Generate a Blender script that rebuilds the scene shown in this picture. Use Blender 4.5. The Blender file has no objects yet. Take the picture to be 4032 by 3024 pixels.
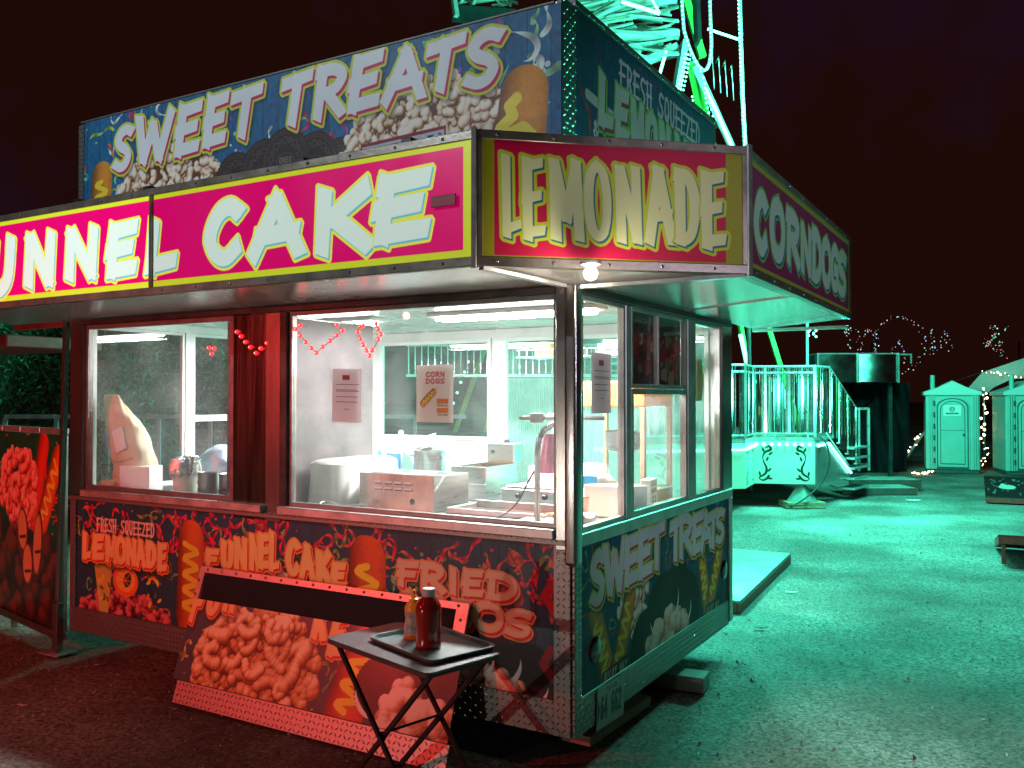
import bpy, bmesh, math, random
import numpy as np
from mathutils import Vector, Matrix

random.seed(7)
rng = np.random.default_rng(7)
S = bpy.context.scene
COL = S.collection
PI = math.pi
R_ = math.radians

# ------------------------------------------------------------------ camera
cam_d = bpy.data.cameras.new('camera'); cam = bpy.data.objects.new('camera', cam_d); COL.objects.link(cam)
cam_d.sensor_width = 36.0; cam_d.lens = 31.04; cam_d.clip_end = 600; cam_d.clip_start = 0.05
cam.location = (1.80, -3.63, 1.72)
cam.rotation_euler = (R_(90.856), 0, R_(30.4))
S.camera = cam
S.view_settings.view_transform = 'Standard'; S.view_settings.look = 'None'
S.view_settings.exposure = 0.0; S.view_settings.gamma = 1.0
S.view_settings.use_curve_mapping = False
S.cycles.max_bounces = 7; S.cycles.transparent_max_bounces = 16
S.cycles.sample_clamp_indirect = 5.0
S.cycles.use_denoising = True

# ------------------------------------------------------------------ night sky
w = bpy.data.worlds.new('World'); S.world = w; w.use_nodes = True
nt = w.node_tree; nt.nodes.clear()
o_ = nt.nodes.new('ShaderNodeOutputWorld'); bg = nt.nodes.new('ShaderNodeBackground')
tc = nt.nodes.new('ShaderNodeTexCoord'); nz = nt.nodes.new('ShaderNodeTexNoise'); cr = nt.nodes.new('ShaderNodeValToRGB')
nz.inputs['Scale'].default_value = 1.9; nz.inputs['Detail'].default_value = 5.0; nz.inputs['Roughness'].default_value = 0.6
cr.color_ramp.elements[0].position = 0.56; cr.color_ramp.elements[0].color = (0.0125, 0.0031, 0.0019, 1)
cr.color_ramp.elements[1].position = 0.74; cr.color_ramp.elements[1].color = (0.0130, 0.0040, 0.0190, 1)
nt.links.new(tc.outputs['Generated'], nz.inputs['Vector']); nt.links.new(nz.outputs['Fac'], cr.inputs['Fac'])
nt.links.new(cr.outputs['Color'], bg.inputs['Color']); bg.inputs['Strength'].default_value = 1.0
nt.links.new(bg.outputs[0], o_.inputs[0])

# ------------------------------------------------------------------ the fair's lamps beyond the frame and on the ride, plus a front fill
def lamp(name, kind, loc, energy, color, size=0.3, aim=None, spot=None, blend=0.3, size_y=None):
    d = bpy.data.lights.new(name, kind); o = bpy.data.objects.new(name, d); COL.objects.link(o)
    o.location = loc; d.energy = energy; d.color = color
    if kind == 'AREA':
        d.size = size
        if size_y: d.shape = 'RECTANGLE'; d.size_y = size_y
    else: d.shadow_soft_size = size
    if spot: d.spot_size = R_(spot); d.spot_blend = blend
    if aim is not None:
        o.rotation_euler = (Vector(aim) - Vector(loc)).to_track_quat('-Z', 'Y').to_euler()
    return o
RED = (1.0, 0.05, 0.04); TEAL = (0.085, 1.0, 0.69)
lamp('red_ride_light', 'SPOT', (-6.0, -6.6, 2.9), 1300, RED, 0.05, (-3.9, 0.0, -2.7), 78, 0.42)
lamp('midway_floodlight', 'SPOT', (-4.6, -6.6, 6.4), 1000, (0.80, 0.92, 1.0), 0.08, (-1.9, 0, 3.9), 46, 0.8)
lamp('front_fill_light', 'POINT', (-2.8, -6.8, 0.5), 165, (1.0, 0.86, 0.74), 0.06)  # added warm fill, set low to brighten the front and the soffit
lamp('green_ride_light_high', 'POINT', (-1.0, 9.2, 6.2), 2900, TEAL, 0.5)
lamp('green_ride_light_low', 'POINT', (-0.1, 9.4, 1.8), 200, TEAL, 0.25)
lamp('green_ride_light_mid', 'POINT', (0.2, 9.8, 4.0), 2000, TEAL, 0.4)
lamp('green_ride_light_far', 'POINT', (-6.5, 6.6, 4.6), 420, TEAL, 0.5)
lamp('green_stall_light', 'SPOT', (6.5, 8.5, 5.0), 60, TEAL, 0.3, (0, 1.5, 1.9), 30, 0.6)

lamp('violet_midway_light', 'SPOT', (7.5, -3.0, 2.8), 360, (0.86, 0.74, 1.0), 0.08, (0.2, 1.3, 2.15), 25, 0.5)
lamp('fence_led_light', 'POINT', (-0.75, 3.8, 1.0), 240, TEAL, 0.1)
# ------------------------------------------------------------------ mesh helpers
class MB:
    def __init__(s): s.v = []; s.f = []
    def add(s, vs, fs):
        k = len(s.v); s.v += [tuple(p) for p in vs]; s.f += [tuple(i + k for i in f) for f in fs]; return s
    def box2(s, x0, x1, y0, y1, z0, z1, M=None):
        vs = [(x, y, z) for z in (z0, z1) for y in (y0, y1) for x in (x0, x1)]
        if M is not None: vs = [tuple(M @ Vector(p)) for p in vs]
        return s.add(vs, [(0, 2, 3, 1), (4, 5, 7, 6), (0, 1, 5, 4), (2, 6, 7, 3), (0, 4, 6, 2), (1, 3, 7, 5)])
    def box(s, c, d, rz=0, rx=0, ry=0):
        M = Matrix.Translation(c) @ Matrix.Rotation(rz, 4, 'Z') @ Matrix.Rotation(ry, 4, 'Y') @ Matrix.Rotation(rx, 4, 'X')
        return s.box2(-d[0]/2, d[0]/2, -d[1]/2, d[1]/2, -d[2]/2, d[2]/2, M)
    def beam(s, a, b, w, h=None, up=(0, 0, 1)):
        a = Vector(a); b = Vector(b); h = w if h is None else h
        d = (b - a); L = d.length; d.normalize(); u = Vector(up)
        if abs(d.dot(u)) > 0.98: u = Vector((1, 0, 0))
        x = d.cross(u).normalized(); z = x.cross(d).normalized()
        vs = []
        for p in (a, b):
            for sx, sz in ((-1, -1), (1, -1), (1, 1), (-1, 1)):
                vs.append(p + x * sx * w / 2 + z * sz * h / 2)
        return s.add(vs, [(0, 1, 2, 3), (7, 6, 5, 4), (0, 4, 5, 1), (1, 5, 6, 2), (2, 6, 7, 3), (3, 7, 4, 0)])
    def tube(s, pts, r, n=8, caps=True):
        pts = [Vector(p) for p in pts]; rs = r if isinstance(r, (list, tuple)) else [r] * len(pts)
        rings = []; px = None
        for i, p in enumerate(pts):
            d = (pts[min(i+1, len(pts)-1)] - pts[max(i-1, 0)]).normalized()
            if px is None:
                u = Vector((0, 0, 1)) if abs(d.z) < 0.9 else Vector((1, 0, 0)); px = d.cross(u).normalized()
            else:
                px = (px - d * px.dot(d)).normalized()
            py = d.cross(px)
            rings.append([p + (px * math.cos(2*PI*k/n) + py * math.sin(2*PI*k/n)) * rs[i] for k in range(n)])
        vs = [q for rg in rings for q in rg]; fs = []
        for i in range(len(pts) - 1):
            for k in range(n):
                a = i*n+k; b = i*n+(k+1) % n; fs.append((a, b, b+n, a+n))
        if caps: fs.append(tuple(reversed(range(n)))); fs.append(tuple(range((len(pts)-1)*n, len(pts)*n)))
        return s.add(vs, fs)
    def lathe(s, prof, c=(0, 0, 0), n=24, sx=1, sy=1, cap=True):
        vs = []; fs = []
        for r, z in prof:
            for k in range(n):
                a = 2*PI*k/n; vs.append((c[0] + r*math.cos(a)*sx, c[1] + r*math.sin(a)*sy, c[2] + z))
        for i in range(len(prof)-1):
            for k in range(n):
                a = i*n+k; b = i*n+(k+1) % n; fs.append((a, b, b+n, a+n))
        if cap: fs.append(tuple(reversed(range(n)))); fs.append(tuple(range((len(prof)-1)*n, len(prof)*n)))
        return s.add(vs, fs)
    def prism(s, poly, fn, a, b):
        # poly: 2-D outline, fn(u, v, w) -> 3-D, extruded from w = a to w = b
        n = len(poly); vs = [fn(u, v, a) for u, v in poly] + [fn(u, v, b) for u, v in poly]
        fs = [tuple(range(n)), tuple(reversed(range(n, 2*n)))] + [(i, i+n, (i+1) % n + n, (i+1) % n) for i in range(n)]
        return s.add(vs, fs)
    def sphere(s, c, r, n=10, m=7, sz=1.0):
        prof = [(max(r*math.sin(PI*i/m), 1e-4), -r*sz*math.cos(PI*i/m)) for i in range(m+1)]
        return s.lathe(prof, c, n, cap=False)

def mesh_of(name, mb, mat, bevel=0, smooth=False, uv=None, seg=1):
    me = bpy.data.meshes.new(name); me.from_pydata(mb.v, [], mb.f)
    bm = bmesh.new(); bm.from_mesh(me)
    bmesh.ops.remove_doubles(bm, verts=bm.verts, dist=1e-6)
    bmesh.ops.recalc_face_normals(bm, faces=bm.faces)
    if bevel:
        es = [e for e in bm.edges if len(e.link_faces) == 2 and e.calc_face_angle(0) > 0.6]
        bmesh.ops.bevel(bm, geom=es, offset=bevel, segments=seg, affect='EDGES', profile=0.6, clamp_overlap=True)
    if uv:
        L = bm.loops.layers.uv.new('UVMap')
        for f in bm.faces:
            for l in f.loops: l[L].uv = uv(l.vert.co, f.normal)
    bm.to_mesh(me); bm.free()
    if smooth:
        for p in me.polygons: p.use_smooth = True
        if smooth != True:
            try: me.set_sharp_from_angle(angle=R_(smooth))
            except Exception: pass
    if mat: me.materials.append(mat)
    return me

def thing(name, label, cat, loc=(0, 0, 0), rz=0, group=None):
    o = bpy.data.objects.new(name, None); COL.objects.link(o); o.empty_display_size = 0.1
    o.location = loc; o.rotation_euler = (0, 0, rz); o['label'] = label; o['category'] = cat
    if group: o['group'] = group
    return o
def part(parent, name, mb, mat, label=None, kind=None, loc=None, rot=None, **kw):
    me = mb if isinstance(mb, bpy.types.Mesh) else mesh_of(name, mb, mat, **kw)
    o = bpy.data.objects.new(name, me); COL.objects.link(o); o.parent = parent
    if loc is not None: o.location = loc
    if rot is not None: o.rotation_euler = rot
    if label: o['label'] = label
    if kind: o['kind'] = kind
    return o
def solo(name, mb, mat, label, cat, loc=(0, 0, 0), rz=0, group=None, **kw):
    o = bpy.data.objects.new(name, mesh_of(name, mb, mat, **kw)); COL.objects.link(o)
    o.location = loc; o.rotation_euler = (0, 0, rz); o['label'] = label; o['category'] = cat
    if group: o['group'] = group
    return o
def struct(name, mb, mat, kind='structure', **kw):
    o = bpy.data.objects.new(name, mesh_of(name, mb, mat, **kw)); COL.objects.link(o); o['kind'] = kind
    return o
def copy_tree(o, parent=None):
    c = o.copy(); COL.objects.link(c); c.parent = parent
    for ch in list(o.children): copy_tree(ch, c)
    return c

# ------------------------------------------------------------------ materials
def mat(name, col, rough=0.5, metal=0.0, var=0.15, vscale=6.0, bump=0.0, bscale=60.0, coat=0.0, spec=0.5, col2=None, stretch=None, rvar=0.12):
    m = bpy.data.materials.new(name); m.use_nodes = True; n = m.node_tree; N = n.nodes; L = n.links
    b = N['Principled BSDF']; b.inputs['Metallic'].default_value = metal
    b.inputs['Coat Weight'].default_value = coat; b.inputs['Specular IOR Level'].default_value = spec
    t = N.new('ShaderNodeTexCoord'); mp = N.new('ShaderNodeMapping'); L.new(t.outputs['Object'], mp.inputs['Vector'])
    if stretch: mp.inputs['Scale'].default_value = stretch
    nz = N.new('ShaderNodeTexNoise'); nz.inputs['Scale'].default_value = vscale; nz.inputs['Detail'].default_value = 6; nz.inputs['Roughness'].default_value = 0.65
    L.new(mp.outputs[0], nz.inputs['Vector'])
    r = N.new('ShaderNodeValToRGB'); L.new(nz.outputs['Fac'], r.inputs['Fac'])
    c2 = col2 if col2 else tuple(max(0, c * (1 - 2.2 * var)) for c in col)
    r.color_ramp.elements[0].position = 0.34; r.color_ramp.elements[0].color = (*c2, 1)
    r.color_ramp.elements[1].position = 0.62; r.color_ramp.elements[1].color = (*col, 1)
    L.new(r.outputs[0], b.inputs['Base Color'])
    mr = N.new('ShaderNodeMapRange'); mr.inputs['To Min'].default_value = max(0.03, rough - rvar); mr.inputs['To Max'].default_value = min(1, rough + rvar)
    L.new(nz.outputs['Fac'], mr.inputs['Value']); L.new(mr.outputs[0], b.inputs['Roughness'])
    if bump:
        z2 = N.new('ShaderNodeTexNoise'); z2.inputs['Scale'].default_value = bscale; z2.inputs['Detail'].default_value = 4
        L.new(mp.outputs[0], z2.inputs['Vector'])
        bp = N.new('ShaderNodeBump'); bp.inputs['Strength'].default_value = bump; bp.inputs['Distance'].default_value = 0.01
        L.new(z2.outputs['Fac'], bp.inputs['Height']); L.new(bp.outputs[0], b.inputs['Normal'])
    return m
def emit(name, col, s):
    m = bpy.data.materials.new(name); m.use_nodes = True; b = m.node_tree.nodes['Principled BSDF']
    b.inputs['Base Color'].default_value = (*col, 1); b.inputs['Emission Color'].default_value = (*col, 1)
    b.inputs['Emission Strength'].default_value = s
    return m
def glass(name, tint=(1, 1, 1), smudge_haze=0.05):
    m = bpy.data.materials.new(name); m.use_nodes = True; n = m.node_tree; N = n.nodes; L = n.links; N.clear()
    o = N.new('ShaderNodeOutputMaterial'); t = N.new('ShaderNodeBsdfTransparent'); g = N.new('ShaderNodeBsdfGlossy')
    d = N.new('ShaderNodeBsdfDiffuse'); d.inputs['Color'].default_value = (0.7, 0.72, 0.72, 1)
    t.inputs['Color'].default_value = (*tint, 1); g.inputs['Roughness'].default_value = 0.0
    lw = N.new('ShaderNodeLayerWeight'); lw.inputs['Blend'].default_value = .5
    pw = N.new('ShaderNodeMath'); pw.operation = 'POWER'; pw.inputs[1].default_value = 4.0; L.new(lw.outputs['Facing'], pw.inputs[0])
    fr = N.new('ShaderNodeMapRange'); fr.inputs['To Min'].default_value = .035; fr.inputs['To Max'].default_value = .75; L.new(pw.outputs[0], fr.inputs['Value'])
    mx = N.new('ShaderNodeMixShader'); L.new(fr.outputs[0], mx.inputs[0]); L.new(t.outputs[0], mx.inputs[1]); L.new(g.outputs[0], mx.inputs[2])
    nz = N.new('ShaderNodeTexNoise'); nz.inputs['Scale'].default_value = 3.5; nz.inputs['Detail'].default_value = 7
    tc = N.new('ShaderNodeTexCoord'); L.new(tc.outputs['Object'], nz.inputs['Vector'])
    mr = N.new('ShaderNodeMapRange'); mr.inputs['From Min'].default_value = 0.45; mr.inputs['From Max'].default_value = 0.75; mr.inputs['To Max'].default_value = smudge_haze
    L.new(nz.outputs['Fac'], mr.inputs['Value']); mr.inputs['To Min'].default_value = smudge_haze*.35
    tl = N.new('ShaderNodeBsdfTranslucent'); tl.inputs['Color'].default_value = (.8, .82, .82, 1); md = N.new('ShaderNodeMixShader'); L.new(d.outputs[0], md.inputs[1]); L.new(tl.outputs[0], md.inputs[2])
    m2 = N.new('ShaderNodeMixShader'); L.new(mr.outputs[0], m2.inputs[0]); L.new(mx.outputs[0], m2.inputs[1]); L.new(md.outputs[0], m2.inputs[2])
    L.new(m2.outputs[0], o.inputs[0])
    return m

# ------------------------------------------------------------------ printed artwork, drawn with arrays (flat print only)
G = {
 'A': [[(.50,1),(.06,0)], [(.46,1),(.94,0)], [(.14,.34),(.86,.38)]],
 'B': [[(.18,1),(.16,0)], [(.1,.96),(.6,.95),(.8,.78),(.6,.55),(.2,.52)], [(.2,.52),(.7,.5),(.9,.28),(.65,.05),(.1,.04)]],
 'C': [[(.92,.84),(.66,.97),(.36,.88),(.14,.6),(.12,.32),(.34,.08),(.62,.02),(.92,.2)]],
 'D': [[(.2,1),(.16,0)], [(.06,.95),(.5,.95),(.84,.76),(.92,.45),(.72,.14),(.4,.03),(.08,.05)]],
 'E': [[(.22,1),(.16,0)], [(.12,.92),(.92,.97)], [(.04,.5),(.8,.55)], [(.12,.07),(.94,.1)]],
 'F': [[(.24,1),(.18,0)], [(.1,.92),(.95,.97)], [(.06,.5),(.8,.54)]],
 'G': [[(.92,.86),(.62,.98),(.3,.86),(.12,.5),(.26,.12),(.6,.02),(.86,.14),(.88,.44)], [(.52,.46),(.98,.46)]],
 'H': [[(.16,1),(.16,0)], [(.84,1),(.84,0)], [(.1,.5),(.9,.52)]],
 'I': [[(.5,1),(.5,0)]],
 'K': [[(.18,1),(.18,0)], [(.9,1),(.22,.48)], [(.36,.56),(.98,0)]],
 'L': [[(.26,1),(.2,0)], [(.12,.07),(.95,.14)]],
 'M': [[(.16,0),(.16,1)], [(.16,1),(.5,.25)], [(.5,.25),(.86,1)], [(.84,1),(.9,0)]],
 'N': [[(.16,0),(.16,1)], [(.18,1),(.84,0)], [(.84,0),(.86,1)]],
 'O': [[(.5,.98),(.22,.86),(.1,.5),(.22,.14),(.5,.02),(.78,.14),(.9,.5),(.78,.86),(.5,.98),(.4,.96)]],
 'P': [[(.18,1),(.16,0)], [(.08,.95),(.6,.95),(.86,.76),(.6,.5),(.2,.46)]],
 'Q': [[(.5,.98),(.22,.86),(.1,.5),(.22,.14),(.5,.02),(.78,.14),(.9,.5),(.78,.86),(.5,.98),(.4,.96)], [(.55,.25),(.95,-.12)]],
 'R': [[(.2,1),(.16,0)], [(.06,.95),(.55,.96),(.86,.8),(.7,.56),(.22,.46)], [(.4,.48),(.96,0)]],
 'S': [[(.94,.9),(.6,.98),(.28,.9),(.14,.72),(.32,.57),(.66,.46),(.86,.28),(.7,.07),(.4,.02),(.06,.12)]],
 'T': [[(.02,.88),(.98,.96)], [(.52,.94),(.46,0)]],
 'U': [[(.16,1),(.14,.35),(.3,.05),(.6,.03),(.82,.3),(.86,1)]],
 'W': [[(.04,1),(.26,0)], [(.26,0),(.48,.8)], [(.46,.8),(.72,0)], [(.72,0),(.96,1)]],
 'X': [[(.1,1),(.9,0)], [(.9,1),(.1,0)]],
 'Y': [[(.08,1),(.5,.5)], [(.92,1),(.5,.5)], [(.5,.52),(.5,0)]],
 'Z': [[(.1,.94),(.9,.94)], [(.88,.94),(.12,.06)], [(.1,.06),(.92,.06)]],
 '1': [[(.3,.8),(.55,1)], [(.55,1),(.55,0)]],
 '2': [[(.14,.78),(.3,.96),(.66,.96),(.84,.74),(.7,.48),(.14,.06)], [(.1,.05),(.9,.05)]],
 '4': [[(.66,0),(.66,1)], [(.66,1),(.08,.32)], [(.06,.3),(.92,.3)]],
 '6': [[(.78,.92),(.5,.98),(.24,.78),(.14,.4),(.26,.08),(.56,.02),(.82,.16),(.82,.42),(.56,.58),(.22,.46)]],
 '&': [[(.9,0),(.3,.8),(.5,.98),(.68,.8),(.2,.3),(.35,.02),(.6,.04),(.9,.4)]],
}
def sm(a, n):
    for _ in range(2):
        for ax in (0, 1):
            k = np.cumsum(np.concatenate([np.repeat(np.take(a, [0], ax), n+1, ax), a, np.repeat(np.take(a, [-1], ax), n, ax)], ax), ax)
            i1 = [slice(None)]*a.ndim; i0 = [slice(None)]*a.ndim
            i1[ax] = slice(2*n+1, None); i0[ax] = slice(0, -(2*n+1))
            a = (k[tuple(i1)] - k[tuple(i0)]) / (2*n+1)
    return a
def smooth_pts(P, k=5):
    P = [np.array(p, float) for p in P]; Q = [P[0]*2-P[1]]+P+[P[-1]*2-P[-2]]; o = []
    for i in range(1, len(Q)-2):
        for j in range(k):
            t = j/k; a, b, c, d = Q[i-1:i+3]; o.append(tuple(.5*(2*b+(c-a)*t+(2*a-5*b+4*c-d)*t*t+(3*b-a-3*c+d)*t**3)))
    return o+[tuple(Q[-2])]
class Cv:
    def __init__(s, x0, x1, y0, y1, ppm):
        s.x0, s.y0, s.ppm = x0, y0, ppm
        s.W = int(round((x1-x0)*ppm)); s.H = int(round((y1-y0)*ppm)); s.x1, s.y1 = x1, y1
        s.a = np.zeros((s.H, s.W, 3), np.float32)
        s.rs = np.random.default_rng(int(abs(x0*1000)+s.W*7+s.H))
    def win(s, xa, xb, ya, yb):
        i0 = int(np.clip((xa-s.x0)*s.ppm, 0, s.W)); i1 = int(np.clip((xb-s.x0)*s.ppm+1, 0, s.W))
        j0 = int(np.clip((ya-s.y0)*s.ppm, 0, s.H)); j1 = int(np.clip((yb-s.y0)*s.ppm+1, 0, s.H))
        X, Y = np.meshgrid((np.arange(i0, i1)+.5)/s.ppm+s.x0, (np.arange(j0, j1)+.5)/s.ppm+s.y0)
        return (slice(j0, j1), slice(i0, i1)), X, Y
    def bl(s, sl, al, col):
        al = al[..., None]; s.a[sl] = s.a[sl]*(1-al) + np.asarray(col, np.float32)*al
    def al(s, sd, soft=1.0): return np.clip(.5 - sd*s.ppm/soft, 0, 1).astype(np.float32)
    def seg(s, X, Y, a, b, ra, rb):
        ax, ay = a; bx, by = b; dx, dy = bx-ax, by-ay; L = dx*dx+dy*dy+1e-12
        t = np.clip(((X-ax)*dx+(Y-ay)*dy)/L, 0, 1)
        return np.hypot(X-ax-t*dx, Y-ay-t*dy) - (ra+(rb-ra)*t)
    def line(s, pts, r, col, soft=1.0):
        rs = r if isinstance(r, (list, tuple)) else [r]*len(pts); m = max(rs)
        for i in range(len(pts)-1):
            a, b = pts[i], pts[i+1]
            sl, X, Y = s.win(min(a[0], b[0])-m*1.3, max(a[0], b[0])+m*1.3, min(a[1], b[1])-m*1.3, max(a[1], b[1])+m*1.3)
            if X.size: s.bl(sl, s.al(s.seg(X, Y, a, b, rs[i], rs[i+1]), soft), col)
    def poly(s, pts, col, soft=1.0):
        pts = [np.array(p, float) for p in pts]; xs = [p[0] for p in pts]; ys = [p[1] for p in pts]
        sl, X, Y = s.win(min(xs)-.01, max(xs)+.01, min(ys)-.01, max(ys)+.01)
        if not X.size: return
        ar = sum(pts[i][0]*pts[(i+1) % len(pts)][1]-pts[(i+1) % len(pts)][0]*pts[i][1] for i in range(len(pts)))
        if ar < 0: pts = pts[::-1]
        sd = np.full(X.shape, -1e9)
        for i in range(len(pts)):
            a = pts[i]; d = pts[(i+1) % len(pts)]-a; d /= (np.hypot(*d)+1e-9)
            sd = np.maximum(sd, (X-a[0])*d[1]-(Y-a[1])*d[0])
        s.bl(sl, s.al(sd, soft), col)
    def ell(s, cx, cy, rx, ry, col, soft=1.0, ang=0):
        m = max(rx, ry); sl, X, Y = s.win(cx-m, cx+m, cy-m, cy+m)
        if not X.size: return
        c, q = math.cos(ang), math.sin(ang); U = (X-cx)*c+(Y-cy)*q; V = -(X-cx)*q+(Y-cy)*c
        s.bl(sl, s.al((np.hypot(U/rx, V/ry)-1)*min(rx, ry), soft), col)
    def planks(s, c1, c2, w=0.13, gap=(.03, .1, .2)):
        sl, X, Y = s.win(s.x0, s.x1, s.y0, s.y1)
        k = np.floor(X/w); t = (np.sin(k*12.9898)*43758.5453) % 1
        gr = sm(s.rs.random((s.H, s.W)).astype(np.float32), 1)
        gr = sm(np.repeat(gr[::12], 12, 0)[:s.H], 2) if s.H > 24 else gr
        gr = (gr[:X.shape[0], :X.shape[1]]-.5)*2.4
        big = sm(s.rs.random((s.H, s.W)).astype(np.float32), max(4, s.H//14)); big = (big-big.min())/(big.max()-big.min()+1e-6)
        f = np.clip(.25+.4*big+.25*t+gr, 0, 1)[..., None]
        s.a[:] = np.array(c1)*(1-f)+np.array(c2)*f
        e = np.abs((X/w) % 1-.5)*2; s.bl(sl, np.clip((e-.955)*26, 0, .75).astype(np.float32), gap)
    def streamers(s, n, cols, size=.1, box=None, seed=1):
        r = np.random.default_rng(seed); bx = box or (s.x0, s.x1, s.y0, s.y1)
        for _ in range(n):
            x = r.uniform(bx[0], bx[1]); y = r.uniform(bx[2], bx[3]); c = np.array(cols[r.integers(len(cols))]); k = r.random()
            if k < .4:
                q = size*r.uniform(.06, .13); s.ell(x, y, q, q*r.uniform(.6, 1), c)
            else:
                a = r.uniform(0, 6.3); L = size*r.uniform(1, 2.8); cur = r.uniform(-1, 1)*6; m = 44; P = []; W_ = []
                for i in range(m):
                    tt = i/(m-1); P.append((x, y)); W_.append(size*.10*abs(math.cos(tt*PI*1.6+k*6))+size*.010)
                    x += math.cos(a)*L/m; y += math.sin(a)*L/m; a += cur/m+math.sin(tt*9)*.09
                for i in range(m-1):
                    s.line([P[i], P[i+1]], [W_[i], W_[i+1]], c*(.66+.5*abs(math.sin(i*.14+k*5))))
    def blobs(s, inside, box, n, r0, r1, ln, dark, mid, light, seed=1, jit=.6, white=0.0):
        r = np.random.default_rng(seed); pd = r1*2.5; sl, X, Y = s.win(box[0]-pd, box[1]+pd, box[2]-pd, box[3]+pd)
        if not X.size: return
        Hh = np.full(X.shape, -9.0, np.float32); Id = np.zeros(X.shape, np.float32)
        H0, W0 = X.shape; xa, ya = X[0, 0], Y[0, 0]
        for i in range(n):
            for _t in range(30):
                x = r.uniform(box[0], box[1]); y = r.uniform(box[2], box[3])
                if inside(x, y): break
            z = r.uniform(0, .03)*(i/n+.3)*4; a = r.uniform(0, 6.3); cv = r.uniform(-1, 1)*jit; rad = r.uniform(r0, r1); idv = r.random()
            for k in range(ln):
                q = rad*r.uniform(.85, 1.12)
                i0 = int((x-q-xa)*s.ppm); i1 = int((x+q-xa)*s.ppm)+2; j0 = int((y-q-ya)*s.ppm); j1 = int((y+q-ya)*s.ppm)+2
                i0, i1 = max(i0, 0), min(i1, W0); j0, j1 = max(j0, 0), min(j1, H0)
                if i1 > i0 and j1 > j0:
                    d2 = (X[j0:j1, i0:i1]-x)**2+(Y[j0:j1, i0:i1]-y)**2
                    h = np.where(d2 < q*q, z+np.sqrt(np.maximum(q*q-d2, 0)), -9)
                    m = h > Hh[j0:j1, i0:i1]; Hh[j0:j1, i0:i1][m] = h[m]; Id[j0:j1, i0:i1][m] = idv
                a += cv+r.uniform(-.35, .35); x += math.cos(a)*rad*.6; y += math.sin(a)*rad*.6
                if not inside(x, y): a += 2.2
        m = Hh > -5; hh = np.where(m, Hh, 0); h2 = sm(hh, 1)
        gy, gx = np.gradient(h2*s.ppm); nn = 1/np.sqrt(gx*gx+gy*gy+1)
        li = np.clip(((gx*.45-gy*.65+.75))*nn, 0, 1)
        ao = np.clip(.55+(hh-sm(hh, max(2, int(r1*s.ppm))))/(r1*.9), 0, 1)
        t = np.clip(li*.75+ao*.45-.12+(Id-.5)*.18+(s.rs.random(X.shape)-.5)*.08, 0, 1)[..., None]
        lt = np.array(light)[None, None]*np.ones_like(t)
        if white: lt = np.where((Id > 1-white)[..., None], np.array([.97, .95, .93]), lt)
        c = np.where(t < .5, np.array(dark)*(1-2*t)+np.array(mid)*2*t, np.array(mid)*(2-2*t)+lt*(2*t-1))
        al = m.astype(np.float32)[..., None]; s.a[sl] = s.a[sl]*(1-al)+c*al
    def dog(s, a, b, r, base=(.80, .47, .13), lite=(.95, .68, .28), must=True, seed=3, wav=1.0):
        a = np.array(a, float); b = np.array(b, float)
        sl, X, Y = s.win(min(a[0], b[0])-r*1.2, max(a[0], b[0])+r*1.2, min(a[1], b[1])-r*1.2, max(a[1], b[1])+r*1.2)
        if not X.size: return
        d = (b-a); L = np.hypot(*d); d /= L; n = np.array([-d[1], d[0]])
        sd = s.seg(X, Y, a, b, r, r*.92); off = ((X-a[0])*n[0]+(Y-a[1])*n[1])/r
        sh = np.clip(1-np.abs(off+.25)**2*.75, 0, 1); nzz = sm(s.rs.random(X.shape).astype(np.float32), 2)-.5
        t = np.clip(sh+nzz*1.0, 0, 1)[..., None]; c = np.array(base)*.55*(1-t)+np.array(lite)*t*.55+np.array(base)*t*.45
        al = s.al(sd)[..., None]; s.a[sl] = s.a[sl]*(1-al)+c*al
        if must:
            m = 26; P = []
            for i in range(m):
                t = i/(m-1); q = .08+.84*t; o = math.sin(t*PI*7*wav)*.5*r
                P.append(tuple(a+d*L*q+n*o))
            s.line([(p[0]+r*.05, p[1]-r*.07) for p in P], r*.17, (.72, .5, .05)); s.line(P, r*.145, (.97, .86, .22))
    def cookie(s, cx, cy, r, word=True, cream=False, fill=(.15, .10, .11), orn=(.52, .44, .46)):
        sl, X, Y = s.win(cx-r*1.1, cx+r*1.1, cy-r*1.1, cy+r*1.1)
        if not X.size: return
        if cream: s.ell(cx+r*.07, cy-r*.1, r*1.0, r*1.0, (.93, .90, .90))
        D = np.hypot(X-cx, Y-cy)/r; A = np.arctan2(Y-cy, X-cx); edge = 1+.018*np.sin(A*42)
        s.bl(sl, s.al((D-edge)*r), fill)
        o = np.maximum.reduce([np.clip(1-np.abs(D-.9)*22, 0, 1)*(np.sin(A*46) > -.2), np.clip(1-np.abs(D-.82)*50, 0, 1),
             np.clip(1-np.abs(D-.64-.07*np.sin(A*9))*24, 0, 1), np.clip(1-np.abs(D-.60+.09*np.sin(A*9))*26, 0, 1),
             np.clip(1-np.abs(np.hypot((X-cx)/r, (Y-cy)/r*1.7)-.36)*30, 0, 1),
             (np.sin(A*18+D*6) > .75)*np.clip(1-np.abs(D-.5)*14, 0, 1)])
        s.bl(sl, (o*.62*(D < .95)).astype(np.float32), orn)
        if word: s.text('OREO', cx-r*.27, cy-r*.085, r*.54, r*.17, orn, r*.018)
    def swirl(s, cx, cy, r, a0, a1, wd, col=(.95, .93, .93)):
        m = 12; P = []; W_ = []
        for i in range(m):
            t = i/(m-1); a = a0+(a1-a0)*t; P.append((cx+r*math.cos(a), cy+r*math.sin(a))); W_.append(wd*math.sin(PI*min(.98, max(.02, t)))+wd*.05)
        s.line(P, W_, col)
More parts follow.
